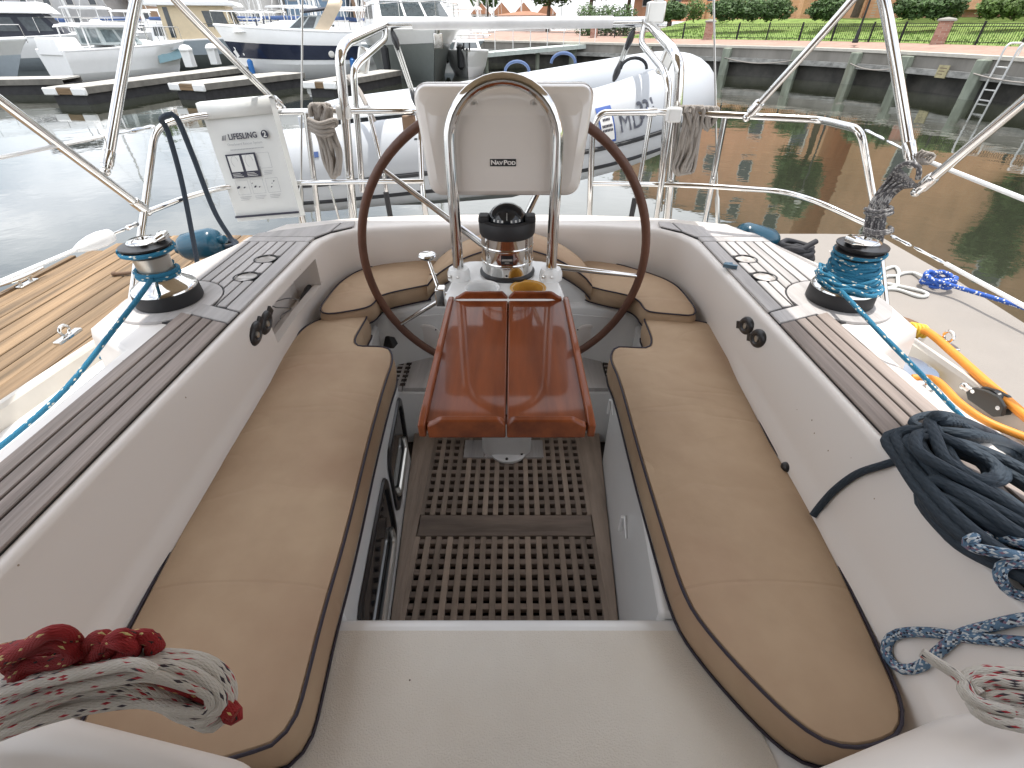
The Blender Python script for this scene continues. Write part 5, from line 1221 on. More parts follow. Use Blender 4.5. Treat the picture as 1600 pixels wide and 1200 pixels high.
bu = n.new('ShaderNodeBump'); bu.inputs['Strength'].default_value = .15; bu.inputs['Distance'].default_value = .05; l(m4_.outputs[0], bu.inputs['Height']); l(bu.outputs[0], b_.inputs['Normal']); l(bu.outputs[0], b_.inputs['Coat Normal'])
q = MB(); q.add([(-900, -300, WATER), (900, -300, WATER), (900, 1400, WATER), (-900, 1400, WATER)], [(0, 1, 2, 3)]); q.build('water', wat, None, kind='structure', label='calm dark harbour water with mirror reflections', recalc=False)

PLANKD = pm('sunlit_dock_wood', (.205, .135, .075), .85, orand=.16, var=.55, vscale=17, stretch=(1, .05, 1), bump=.8, bscale=55, bstretch=(1, .04, 1), detail=8, stain=.65, staincol=(.10, .07, .04), stscale=7)
CONC = pm('grey_concrete', (.30, .285, .255), .85, var=.2, vscale=1.5, bump=.3, bscale=20, stain=.6, staincol=(.15, .135, .11), stscale=.7, stretch=(1, 1, .3))
DOCKSIDE = pm('dock_fascia', (.17, .16, .14), .8, var=.3, vscale=3)
# wooden dock on the left
wd_ = thing('wooden_dock', 'sunlit brown wooden dock of long boards along the left side of the yacht', 'dock', (-2.5, 1.5, 0))
dz = .0; k = 0; x = -3.24
while x < -1.68:
    wd1 = .105; uu = (x+.07+3.24)/1.6; ye = 3.82-.45*max(0, 1-uu*3.2)**2
    MB().box((x, -1.6, dz-.035+random.uniform(-.004, .004)), (x+wd1, ye+random.uniform(-.01, .01), dz+random.uniform(-.003, .003))).build('board', PLANKD, wd_, bevel=.004, bseg=1)
    x += wd1+.009
MB().box((-3.20, -1.6, -.36), (-1.7, 3.40, -.042)).build('float', DOCKSIDE, wd_)
MB().box((-3.28, -1.6, -.20), (-3.245, 3.36, .012)).build('fascia', PLANKD, wd_)
cl = thing('dock_cleat', 'grey horned dock cleat on the outer edge of the wooden dock', 'cleat', W(42, 442, z=0.01))
c = W(42, 444, z=.0); d = Vector((.18, .98, 0)).normalized()
q = MB(); q.tube([c-d*.15+Vector((0, 0, .055)), c-d*.07+Vector((0, 0, .05)), c+Vector((0, 0, .048)), c+d*.07+Vector((0, 0, .05)), c+d*.15+Vector((0, 0, .055))], [.007, .013, .015, .013, .007], seg=10); q.build('horn', ALU, cl)
q = MB(); q.box((-.03, -.07, 0), (.03, .07, .012), Matrix.Translation(c)); q.tube([c+d*.035, c+d*.035+Vector((0, 0, .045))], .012, seg=8); q.tube([c-d*.035, c-d*.035+Vector((0, 0, .045))], .012, seg=8); q.build('base', ALU, cl, bevel=.003)
q = MB(); c = W(192, 428, z=.015); q.tube([c-Vector((.05, 0, 0)), c+Vector((.05, .02, 0))], .012, seg=8); q.ball(c-Vector((.06, 0, 0)), .018, 10, 6); q.build('dock_pin', pm('rusty_iron', (.12, .07, .04), .7, var=.3), None, label='small rusty pin standing in the wooden dock near the left winch', cat='pin', loc=c)
# beige dock on the right
bd = thing('beige_dock', 'smooth beige floating dock along the right side of the yacht', 'dock', (2.4, 1.5, 0))
BEI = pm('beige_deck_coating', (.25, .225, .20), .8, var=.06, vscale=2, bump=.25, bscale=120, stain=.25, staincol=(.32, .27, .22), stscale=1.3, speck=9, speckcol=(.6, .58, .55))
dp = [(1.62, -1.6), (2.9, -1.6), (2.97, 2.3), (3.02, 2.95), (3.02, 3.75), (2.96, 3.84), (2.6, 3.86), (1.62, 3.86)]
MB().prism(dp, -.06, 0).build('deck', BEI, bd, bevel=.012); MB().prism([(p[0]*.995, p[1]*.99) for p in dp], -.40, -.062).build('float', DOCKSIDE, bd)
wlp = [W(1348, 440, z=.012), W(1385, 420, z=.012), W(1400, 418, z=.012), W(1404, 430, z=.012), W(1385, 432, z=.012), W(1375, 440, z=.012), W(1400, 446, z=.012), W(1440, 455, z=.012), W(1449, 461, z=.012), W(1435, 463, z=.012), W(1400, 452, z=.012), W(1365, 452, z=.012), W(1400, 447, z=.012), W(1404, 430, z=.012), W(1425, 426, z=.012), W(1445, 434, z=.03), W(1466, 442, z=.05)]
rope('white_line', 'thin white line looped on the beige dock beyond the right winch', wlp, .011, WHITEROPE)
kn = []
for k in range(26):
    a = k*.9; c = W(1467, 437, z=.06); kn.append(c+Vector((.085*math.cos(a)*(1+.3*mnoise.noise(Vector((k*.7, 1, 2)))), .07*math.sin(a), .03*math.sin(a*1.7)+.012*mnoise.noise(Vector((k, 3, 4))))))
kn += [W(1500, 450, z=.07), W(1560, 468, z=.10), W(1660, 500, z=.14)]
rope('dock_line', 'royal blue dock line knotted at the beige dock edge and leading right', kn, .013, BLUEW2)

# ------------------------------------------------------------------ sea wall, promenade, lawn
WL = [(-16, 47), (-6, 39.5), (3.5, 31.8), (6.5, 28.9), (9.1, 26.9), (10.85, 25.2), (12.2, 23.8), (13.2, 21.9), (13.85, 19.4), (14.2, 17.3), (14.35, 15.1), (14.45, 10), (14.45, -12)]
WLP = [Vector((p.x, p.y)) for p in smooth_path([(x, y, 0) for x, y in WL], .6)]
def offs(path, d):
    out = []
    for i in range(len(path)):
        a, b = path[max(0, i-1)], path[min(len(path)-1, i+1)]; t = (b-a).normalized(); out.append(path[i]+Vector((-t.y, t.x))*d)
    return out
def strip(d0, z0, d1, z1, path=WLP): return [[(a.x, a.y, z0), (b.x, b.y, z1)] for a, b in zip(offs(path, d0), offs(path, d1))]
PT = .66
sw = thing('sea_wall', 'grey concrete sea wall with timber waler curving along the right bank', 'sea wall', (14, 20, WATER))
WALL = pm('stained_concrete', (.24, .225, .20), .85, var=.3, vscale=.9, bump=.4, bscale=9, stain=.8, staincol=(.12, .11, .09), stscale=.8, stretch=(1, 1, .22), detail=7)
WETSHADE = pm('wet_shaded_wall', (.06, .056, .048), .5, var=.5, vscale=2, bump=.5, bscale=6)  # wet wall; shade of the recess is also put into this dark colour
q = MB(); q.loft([[(a.x, a.y, .08), (a.x, a.y, PT-.09)] for a in WLP]); q.build('concrete_face', WALL, sw, recalc=False)
q = MB(); q.loft([[(a.x, a.y, -1.2), (a.x, a.y, .09), (b_.x, b_.y, .085)] for a, b_ in zip(offs(WLP, .30), offs(WLP, -.002))]); q.build('lower_face', WETSHADE, sw, recalc=False)
q = MB(); q.loft([[(a.x, a.y, PT-.09), (a.x, a.y, PT), (b_.x, b_.y, PT+.004), (b_.x, b_.y, PT-.09)] for a, b_ in zip(offs(WLP, -.06), offs(WLP, .30))], close=True); q.build('coping', pm('pale_coping', (.52, .49, .43), .8, var=.1), sw)
TIMB = pm('grey_timber', (.30, .295, .275), .85, var=.4, vscale=3, stain=.6, staincol=(.10, .10, .09), stscale=2, bump=.5, bscale=14, stretch=(1, 1, 2))
for i in range(0, len(WLP)-5, 5):
    seg = WLP[i:i+6]; z0 = .05+random.uniform(-.015, .015)
    q = MB(); q.loft([[(a.x, a.y, z0), (a.x, a.y, z0+.17), (b_.x, b_.y, z0+.17), (b_.x, b_.y, z0)] for a, b_ in zip(offs(seg, -.17), offs(seg, -.01))], close=True, cap=True); q.build('waler', TIMB, sw)
PILE = pm('pale_green_pile', (.25, .275, .22), .85, var=.35, vscale=2.5, stain=.6, staincol=(.18, .15, .10), stscale=1.5, bump=.4, bscale=12, stretch=(1, 1, .35))
def at_px(px, py, d=-.16):
    p = W(px, py, z=WATER); p2 = Vector((p.x, p.y)); i = min(range(len(WLP)), key=lambda k: (WLP[k]-p2).length); a, b_ = WLP[max(0, i-1)], WLP[min(len(WLP)-1, i+1)]; t = (b_-a).normalized()
    nrm_ = Vector((-t.y, t.x)); c = WLP[i]+t*(p2-WLP[i]).dot(t); return c+nrm_*d, t, nrm_
PIL = []
for px, py in ((893, 104), (1005, 111), (1128, 117), (1233, 123.5), (1328, 131), (1405, 140), (1512, 155), (1660, 178)):
    c, t, nn = at_px(px, py); PIL.append((c, t, nn)); q = MB()
    M = Matrix(((t.x, nn.x, 0, c.x), (t.y, nn.y, 0, c.y), (0, 0, 1, 0), (0, 0, 0, 1)))
    q.box((-.17, -.10, -1.2), (.17, .17, PT-.10+random.uniform(-.03, .02)), M); q.build('pile', PILE, sw, bevel=.03)
for k, (i, j, dz_, lab) in enumerate(((2, 3, .16, 'slack rope drooping between the two left piles of the sea wall'), (4, 5, .14, 'slack rope drooping between the middle piles of the sea wall'), (6, 7, .1, 'slack rope drooping by the ladder on the sea wall'))):
    a, b_ = PIL[i][0]-PIL[i][2]*.14, PIL[j][0]-PIL[j][2]*.14
    rope('slack_rope', lab, [(a.x+(b_.x-a.x)*u, a.y+(b_.y-a.y)*u, .22-dz_*4*u*(1-u)) for u in [m/8 for m in range(9)]], .018, GREYROPE, group='slack ropes along the sea wall', step=.15)
def ladder(px, py, label):
    c, t, nn = at_px(px, py, -.26); t_ = thing('wall_ladder', label, 'ladder', (c.x, c.y, PT), 'ladders on the sea wall')
    ALW = pm('ladder_alloy', (.62, .62, .60), .4, metal=.3, var=.1) if 'ladder_alloy' not in bpy.data.materials else bpy.data.materials['ladder_alloy']
    for s in (-.21, .21):
        p = c+t*s; b0 = p+nn*.5
        MB().tube(bend([(b0.x, b0.y, PT), (b0.x, b0.y, PT+.32), (p.x, p.y, PT+.32), (p.x, p.y, -1.0)], .16), .028, seg=8).build('rail', ALW, t_)
    for z in (.42, .14, -.14, -.40):
        a, b_ = c-t*.2, c+t*.2; MB().tube([(a.x, a.y, z), (b_.x, b_.y, z)], .020, seg=6).build('rung', ALW, t_)
ladder(1548, 160, 'pale metal ladder with hooped top hung down the sea wall at the right edge'); ladder(1640, 176, 'second metal ladder just beside it, cut by the right picture edge')
c, t, nn = at_px(1462, 148, -.20); sgn_ = thing('wall_sign', 'small yellowish notice board fixed to the waler between two piles', 'sign', (c.x, c.y, .2))
M = Matrix(((t.x, nn.x, 0, c.x), (t.y, nn.y, 0, c.y), (0, 0, 1, .19), (0, 0, 0, 1)))
MB().box((-.19, -.015, -.17), (.19, .015, .17), M).build('board', pm('faded_yellow', (.40, .35, .20), .7, var=.3, vscale=8), sgn_)
for k in range(3): MB().box((-.13, -.020, .08-k*.08), (.13-.04*k, -.0155, .105-k*.08), M).build('printed_line', pm('faded_print%d' % k, (.2, .15, .1), .7), sgn_)

def brick_mat(name, c1, c2, mortar, scale, vec='uvlike', rough=.85):
    m = bpy.data.materials.new(name); m.use_nodes = True; t = m.node_tree; n = t.nodes; l = t.links.new; b = n['Principled BSDF']; b.inputs['Roughness'].default_value = rough
    co = n.new('ShaderNodeTexCoord'); sp = n.new('ShaderNodeSeparateXYZ'); l(co.outputs['Object'], sp.inputs[0]); cb = n.new('ShaderNodeCombineXYZ')
    if vec == 'wall':
        ad = n.new('ShaderNodeMath'); ad.operation = 'ADD'; l(sp.outputs[0], ad.inputs[0]); l(sp.outputs[1], ad.inputs[1]); l(ad.outputs[0], cb.inputs[0]); l(sp.outputs[2], cb.inputs[1])
    else: l(sp.outputs[0], cb.inputs[0]); l(sp.outputs[1], cb.inputs[1])
    br = n.new('ShaderNodeTexBrick'); br.inputs['Scale'].default_value = scale; br.inputs['Color1'].default_value = (*c1, 1); br.inputs['Color2'].default_value = (*c2, 1); br.inputs['Mortar'].default_value = (*mortar, 1); br.inputs['Mortar Size'].default_value = .015
    l(cb.outputs[0], br.inputs[0])
    nz = n.new('ShaderNodeTexNoise'); nz.inputs['Scale'].default_value = 1.2; nz.inputs['Detail'].default_value = 6; l(co.outputs['Object'], nz.inputs[0])
    hs = n.new('ShaderNodeHueSaturation'); mr = n.new('ShaderNodeMapRange'); mr.inputs[3].default_value = .65; mr.inputs[4].default_value = 1.3; l(nz.outputs[0], mr.inputs[0]); l(mr.outputs[0], hs.inputs['Value']); l(br.outputs[0], hs.inputs['Color']); l(hs.outputs[0], b.inputs['Base Color'])
    bu = n.new('ShaderNodeBump'); bu.inputs['Strength'].default_value = .3; l(br.outputs['Fac'], bu.inputs['Height']); bu.invert = True; l(bu.outputs[0], b.inputs['Normal'])
    return m
PAVE = brick_mat('brick_paving', (.33, .20, .155), (.40, .26, .20), (.30, .24, .20), 4.5, 'flat')
BRICK = brick_mat('red_brick', (.66, .33, .18), (.74, .40, .24), (.6, .46, .34), 4.2, 'wall')
BRICKP = brick_mat('pillar_brick', (.30, .13, .09), (.42, .24, .18), (.42, .36, .30), 4.2, 'wall')
q = MB(); q.loft(strip(.30, PT, 2.35, .83)); q.build('promenade', PAVE, None, kind='structure', label='red brick promenade along the sea wall', recalc=False)
GRASS = pm('lawn_grass', (.17, .26, .055), .9, var=.35, vscale=2.2, detail=8, bump=.6, bscale=60, stain=.4, staincol=(.17, .20, .05), stscale=.5)
q = MB(); pp = [offs(WLP, d) for d in (2.352, 3.4, 5.5, 8, 11, 16, 40)]; zz = [.826, .89, 1.05, 1.32, 1.68, 1.8, 2.1]
IL = min(range(len(WLP)), key=lambda k: abs(WLP[k].x-4.0))
for a in range(len(pp)-1): q.loft([[(pp[a][i].x, pp[a][i].y, zz[a]), (pp[a+1][i].x, pp[a+1][i].y, zz[a+1])] for i in range(IL, len(WLP))])
q.build('lawn', GRASS, None, kind='structure', label='green lawn rising behind the iron fence', recalc=False, smooth=180)
q = MB(); q.loft([[(offs(WLP, 2.351)[i].x, offs(WLP, 2.351)[i].y, .829), (offs(WLP, 26)[i].x, offs(WLP, 26)[i].y, .95)] for i in range(IL+1)]); q.build('plaza', PAVE, None, kind='structure', label='brick paved plaza at the head of the gangway', recalc=False)
# tufts of grass along the fence foot and lawn
bl_ = MB(); random.seed(3)
fp = offs(WLP, 2.5)
for i in range(IL+1, len(WLP)-20):
    for k in range(90):
        d = random.random()**1.6*7.5; a = WLP[i].lerp(WLP[i+1], random.random()); tt = (WLP[i+1]-WLP[i]).normalized(); p = a+Vector((-tt.y, tt.x))*(2.4+d)
        z = .826+(d/8.6)*.84*(.75+.25*d/8.6); h = random.uniform(.04, .09); an = random.random()*3.14; dx, dy = .03*math.cos(an), .03*math.sin(an)
        bl_.add([(p.x-dx, p.y-dy, z-.02), (p.x+dx, p.y+dy, z-.02), (p.x+random.uniform(-.04, .04), p.y+random.uniform(-.04, .04), z+h)], [(0, 1, 2)])
bl_.build('grass', pm('grass_blades', (.18, .28, .06), .9, island=.4), None, kind='stuff', recalc=False, smooth=0)
# iron fence, pillars
IRON = pm('black_iron', (.012, .013, .013), .5, var=.2)
FD = 2.42
fpath = smooth_path([(p.x, p.y, .84) for p in offs(WLP, FD)], .3)
i0 = min(range(len(fpath)), key=lambda k: (fpath[k]-Vector((4.9, 34.0, .84))).length); fpath = fpath[i0:]
fpath = [p for p in fpath if p.y > 9]
fe = thing('iron_fence', 'black iron picket fence between brick pillars along the promenade', 'fence', fpath[len(fpath)//2])
for z, h in ((.06, .022), (.50, .022), (.58, .022)):
    q = MB(); q.loft([[p+Vector((0, 0, z)), p+Vector((0, 0, z+h)), p+Vector((.02, .02, z+h)), p+Vector((.02, .02, z))] for p in fpath], close=True); q.build('rail', IRON, fe, smooth=0)
q = MB(); acc = 0
posts = []; la = 0
for i in range(1, len(fpath)):
    a, b_ = fpath[i-1], fpath[i]; L_ = (b_-a).length; d = (b_-a).normalized()
    while acc < L_:
        p = a+d*acc; q.box((-.006, -.006, .02), (.006, .006, .60), Matrix.Translation(p)); acc += .085
    acc -= L_; la += L_
    if la > 1.25: posts.append(b_); la = 0
q.build('pickets', IRON, fe, kind='stuff', smooth=0)
for p in posts: MB().box((-.026, -.026, -.03), (.026, .026, .66), Matrix.Translation(p)).build('post', IRON, fe, smooth=0)
def pillar(px, py, label):
    p = W(px, py, z=.84); p2 = min(fpath, key=lambda f: abs(f.x/f.y-p.x/p.y)); t_ = thing('brick_pillar', label, 'pillar', (p2.x, p2.y, .8), 'brick pillars in the iron fence')
    a = math.atan2(p2.x, p2.y)
    M = Matrix.Translation((p2.x, p2.y, .8)) @ Matrix.Rotation(-a*.8, 4, 'Z'); q = MB(); q.box((-.20, -.20, -.05), (.20, .20, .70)); q.xf(M); q.build('shaft', BRICKP, t_, smooth=0)
    q = MB(); q.loft([[(x*w_, y*w_, z) for x, y in ((-1, -1), (1, -1), (1, 1), (-1, 1))] for w_, z in ((.26, .70), (.26, .75), (.22, .78), (.02, .82))], close=True); q.xf(M); q.build('cap', CONC, t_, smooth=0)
pillar(1110, 62, 'brick fence pillar with flat cap just right of the dinghy bow'); pillar(1466, 68, 'brick fence pillar with domed pale cap near the right edge'); pillar(897, 58, 'brick pillar at the far left end of the fence')
lp_ = W(1336, 66, z=.84); lamp = thing('lamp_post', 'black cast iron lamp post standing by the fence, its top out of view', 'lamp post', lp_)
q = MB(); q.lathe([(.11, -.02), (.11, .06), (.075, .10), (.07, .38), (.05, .44), (.04, .5)], lp_, seg=14); q.build('base', IRON, lamp)
q = MB(); q.lathe([(.038, .48), (.03, 3.3)], lp_, seg=12); q.build('post', IRON, lamp)
q = MB(); q.lathe([(.06, 3.25), (.12, 3.35), (.17, 3.6), (.15, 3.75), (.03, 3.9), (0, 3.95)], lp_, seg=12); q.build('lantern', pm('lamp_glass', (.6, .6, .55), .3), lamp)

# ------------------------------------------------------------------ shrubs and trees
LEAFD = pm('hedge_leaves', (.065, .115, .035), .75, var=.3, vscale=3, island=.45); LEAFL = pm('light_leaves', (.085, .14, .03), .75, var=.3, vscale=3, island=.4); LEAFM = pm('tree_leaves', (.075, .13, .035), .75, var=.3, vscale=2, island=.45)
BARK = pm('bark', (.09, .065, .045), .9, var=.3)
def leaves(mb, c, rad, n, size, lump=.35, seed=0):
    rnd = random.Random(seed); c = Vector(c)
    for _ in range(n):
        u = Vector((rnd.gauss(0, 1), rnd.gauss(0, 1), rnd.gauss(0, 1))).normalized()
        k = (1-rnd.random()**2*.6)*(1+lump*mnoise.noise(u*2.2+Vector((seed, 0, 0)))*1.6)
        p = c+Vector((u.x*rad[0], u.y*rad[1], u.z*rad[2]))*k
        a = Vector((rnd.gauss(0, 1), rnd.gauss(0, 1), rnd.gauss(0, .7))).normalized(); b_ = a.orthogonal().normalized(); s = size*rnd.uniform(.6, 1.4)
        mb.add([p-a*s-b_*s*.45, p+a*s-b_*s*.3, p+a*s*1.1+b_*s*.4, p-a*s+b_*s*.45], [(0, 1, 2, 3)])
def hedge(px, py, d_, wdt, hgt, label, m=LEAFD, n=2600, seed=1, zb=1.66, thick=.6, size=.065, name='hedge', cat='hedge', group='clipped hedges along the lawn top'):
    dr_ = _ray(px, py, 37.3); k = d_/math.hypot(dr_.x, dr_.y); p = CAM+dr_*k
    t_ = thing(name, label, cat, (p.x, p.y, zb), group); M = Matrix.Translation((p.x, p.y, zb)) @ Matrix.Rotation(-math.atan2(p.x, p.y)*.9, 4, 'Z')
    q = MB(); nl = max(1, int(wdt/.9))
    for i in range(nl): leaves(q, ((i+.5)/nl*wdt-wdt/2, 0, hgt*.5), (wdt/nl*.75, thick, hgt*.55), n//nl, size, .3, seed*17+i)
    q.xf(M); q.build('foliage', m, t_, recalc=False, smooth=0)
    q = MB()
    for i in range(nl): q.tube([((i+.5)/nl*wdt-wdt/2, 0, -.1), ((i+.5)/nl*wdt-wdt/2+.05, 0, hgt*.5)], .04, seg=5)
    q.xf(M); q.build('stem', BARK, t_)
hedge(1049, 26, 36, 1.1, .75, 'low clipped dark hedge beyond the davit tip', seed=1)
hedge(1170, 24, 34, 3.5, .8, 'long dark hedge under the brick building right of the backstay', n=7000, seed=2)
hedge(1290, 22, 33, 1.0, .8, 'dark bush mass between brick piers left of the lamp post', seed=3, n=3600)
hedge(1445, 24, 32, 2.1, .8, 'dark hedge behind the fence right of the big post', seed=4, n=5200)
hedge(1546, 20, 31, .6, .7, 'small light green shrub near the brick steps', LEAFL, 1200, 5, name='shrub', cat='shrub', group='light shrubs by the brick steps')
hedge(1585, 19, 31, .8, .7, 'second light green shrub at the upper right edge', LEAFL, 1400, 6, name='shrub', cat='shrub', group='light shrubs by the brick steps')
hedge(945, 60, 38.5, 3.4, 1.5, 'rounded dark hedge behind the davit crossbar', seed=7, n=3600, zb=.85, thick=.9)
hedge(1085, 22, 37, .7, .9, 'small yellow green bush in front of the brick wall', LEAFL, 700, 8, name='shrub', cat='shrub')
def tree(x, y, z, h, r, label, m, n, seed, size=.16):
    t_ = thing('tree', label, 'tree', (x, y, z), 'trees beyond the sea wall'); q = MB(); rnd = random.Random(seed)
    q.tube([(x, y, z-.2), (x+.1, y, z+h*.3), (x+.05, y+.1, z+h*.6)], [.20, .14, .07], seg=8)
    for k in range(7):
        a = k*.9+rnd.random(); q.tube([(x+.05, y, z+h*(.25+.05*k)), (x+math.cos(a)*r*.4, y+math.sin(a)*r*.4, z+h*(.42+.05*k)), (x+math.cos(a)*r*.8, y+math.sin(a)*r*.8, z+h*(.5+.055*k))], [.07, .045, .015], seg=5)
    q.build('trunk', BARK, t_)
    q = MB()
    for k in range(11):
        a = k*2.4+rnd.random(); rr = r*rnd.uniform(.2, .75); zc = z+h*rnd.uniform(.38, .92)
        leaves(q, (x+math.cos(a)*rr, y+math.sin(a)*rr, zc), (r*.42, r*.42, h*.13), n//11, size, .4, seed*31+k)
    q.build('crown', m, t_, recalc=False, smooth=0)
tree(3.3, 55, .9, 7.5, 2.6, 'dark tree farthest left behind the crossbar', LEAFD, 5200, 11); tree(6.6, 51, .9, 8.5, 3.2, 'tall pale green tree behind the crossbar end', LEAFL, 6200, 12); tree(9.6, 50, 1, 8.0, 3.0, 'mid green tree left of the red brick house', LEAFM, 5600, 13); tree(12.2, 46, 1.3, 6.5, 2.6, 'dark tree in front of the red brick house behind the davit tip', LEAFD, 5600, 14)
tree(17.5, 30.5, 1.9, 5.6, 1.5, 'slim dark tree by the brick building, crown out of view', LEAFD, 4200, 15); tree(24.8, 24.0, 2, 6.2, 1.6, 'second slim tree by the brick building, crown out of view', LEAFM, 4200, 16); tree(28, 12.5, 2, 6.5, 1.9, 'tree at the right end of the brick building, crown out of view', LEAFD, 4200, 17)

# ------------------------------------------------------------------ buildings
WGL = pm('window_glass', (.05, .06, .07), .08, var=.3); TRIM = pm('white_trim', (.62, .60, .56), .6)
def building(name, label, x0, y0, x1, y1, z0, h, depth, m, rows, cols, roofm, group=None, hip=1.6, ww=1.0, wh=1.5, gable=False):
    a = math.atan2(y1-y0, x1-x0); L_ = math.hypot(x1-x0, y1-y0); t_ = thing(name, label, 'building', (x0, y0, z0), group, rotz=a, local=True)
    MB().box((0, 0, 0), (L_, depth, h)).build('wall', m, t_, smooth=0)
    q = MB()
    if gable:
        q.add([(-.2, -.2, h-.05), (L_+.2, -.2, h-.05), (L_+.2, depth+.2, h-.05), (-.2, depth+.2, h-.05), (L_/2, -.2, h+hip), (L_/2, depth+.2, h+hip)], [(0, 1, 4), (2, 3, 5), (0, 4, 5, 3), (1, 2, 5, 4), (0, 3, 2, 1)])
    else:
        q.add([(-.4, -.4, h), (L_+.4, -.4, h), (L_+.4, depth+.4, h), (-.4, depth+.4, h), (min(2, L_/2), depth/2, h+hip), (max(L_-2, L_/2), depth/2, h+hip)], [(0, 1, 5, 4), (1, 2, 5), (2, 3, 4, 5), (3, 0, 4), (0, 3, 2, 1)])
    q.build('roof', roofm, t_, smooth=0)
    for r_ in range(rows):
        for c_ in range(cols):
            xc = L_*(c_+.5)/cols; zc = h*(r_+.55)/rows
            f = MB().box((xc-ww/2-.08, -.06, zc-wh/2-.08), (xc+ww/2+.08, .0, zc+wh/2+.08)).build('window', TRIM, t_, smooth=0)
            MB().box((xc-ww/2, -.068, zc-wh/2), (xc+ww/2, -.0605, zc+wh/2)).build('pane', WGL, f, smooth=0)
    return t_
ROOF = pm('slate_roof', (.09, .085, .085), .8); ROOFT = pm('tile_roof', (.33, .15, .08), .8, var=.2)
PALEW = pm('pale_render', (.55, .53, .50), .8, var=.08, vscale=.3); GREYW = pm('grey_cladding', (.42, .42, .42), .8, var=.25, vscale=.4); BLUEWALL = pm('blue_cladding', (.16, .24, .33), .7, var=.1); TANW = pm('tan_brick', (.36, .24, .16), .85, var=.2, vscale=.6)
building('brick_house', 'long red brick building behind the lawn hedges on the right', 20.8, 31.8, 37, 5, 2.0, 12, 9, BRICK, 3, 5, ROOF, ww=1.1, wh=1.7)
building('brick_house', 'red brick house behind the trees above the davit tip', 10.5, 52, 20.0, 33.5, 1.8, 9, 8, BRICK, 3, 6, ROOF)
# low garden wall of brick behind the hedges
gw = thing('garden_wall', 'low red brick garden wall with piers behind the hedges', 'wall', (20, 30, 1.6))
gp = smooth_path([(p.x, p.y, 1.6) for p in offs(WLP, 12.2)], .5); gp = [p for p in gp if 10 < p.y < 42 and p.x > 9]
q = MB(); q.loft([[p, p+Vector((0, 0, 1.05)), p+Vector((.25, .25, 1.05)), p+Vector((.25, .25, 0))] for p in gp], close=True); q.build('brickwork', BRICK, gw, smooth=0)
for k in range(0, len(gp), 7): MB().box((-.3, -.3, 0), (.3, .3, 1.35), Matrix.Translation(gp[k]-Vector((.1, .1, 0)))).build('pier', BRICK, gw, smooth=0)
for i, xx in enumerate((-10.2, -4.9, .6, 6.4)):
    building('terrace_house', ('leftmost', 'second from left', 'third from left', 'rightmost')[i]+' far terraced house with an orange gable across the harbour', xx, 150, xx+4.6, 150, .1, 3.6, 8, PALEW if i % 2 == 0 else TANW, 2, 3, ROOFT, 'far terraced houses', 2.3, .7, .9, gable=True)
    o_ = [o for o, _ in TOPS if o.name.startswith('terrace_house')][-1]
    MB().add([(0.05, -.25, 3.55), (4.55, -.25, 3.55), (2.3, -.25, 5.75)], [(0, 1, 2)]) if False else None
    q = MB(); q.add([(0.1, -.3, 3.6), (4.5, -.3, 3.6), (2.3, -.3, 5.7), (0.1, -.2, 3.6), (4.5, -.2, 3.6), (2.3, -.2, 5.7)], [(0, 1, 2), (5, 4, 3), (0, 3, 4, 1), (1, 4, 5, 2), (2, 5, 3, 0)]); q.build('gable', pm('orange_gable%d' % i, (.42, .20, .11), .8), o_, smooth=0)
for (xa, xb, yy, h, m_, lab) in ((-100, -62, 92, 9, GREYW, 'long grey waterfront building at the far upper left'), (-60, -48, 95, 12, TANW, 'tan brick block behind the masts, far upper left'), (-46, -36, 88, 11, PALEW, 'white waterfront block behind the navy cruiser'), (-34.5, -27, 92, 10, BLUEWALL, 'blue clad block right of the white one'), (-26, -17.5, 98, 8, TANW, 'low tan building just left of the big motor yacht cabin')):
    building('waterfront_building', lab, xa, yy, xb, yy, 0, h, 10, m_, 3, max(3, int((xb-xa)/3.2)), ROOF, 'waterfront buildings across the marina', 1.2)
building('kiosk', 'small white harbour kiosk seen under the davit crossbar', -1.4, 60, 3.4, 59, .7, 1.5, 4, WHITE, 1, 4, ROOFT, hip=.35, ww=.7, wh=.7)
q = MB(); q.add([(-300, 84, .02), (300, 84, .02), (300, 900, 1.5), (-300, 900, 1.5), (-300, 84, -1), (300, 84, -1)], [(0, 1, 2, 3), (4, 5, 1, 0)]); q.build('far_shore', pm('quay_ground', (.25, .23, .20), .9, var=.2, vscale=.2), None, kind='structure', smooth=0)
for i in range(9):
    x = -95+i*11+random.uniform(-3, 3); tree(x, 104+random.uniform(-2, 6), .2, 11+random.random()*4, 4.5, ('far tree %s along the left shore behind the buildings' % ('at the left end', 'next to the left end', 'beyond the grey block', 'over the grey block', 'by the tan block', 'over the tan block', 'by the white block', 'over the blue block', 'at the right end')[i]), LEAFM, 1500, 40+i, .45)

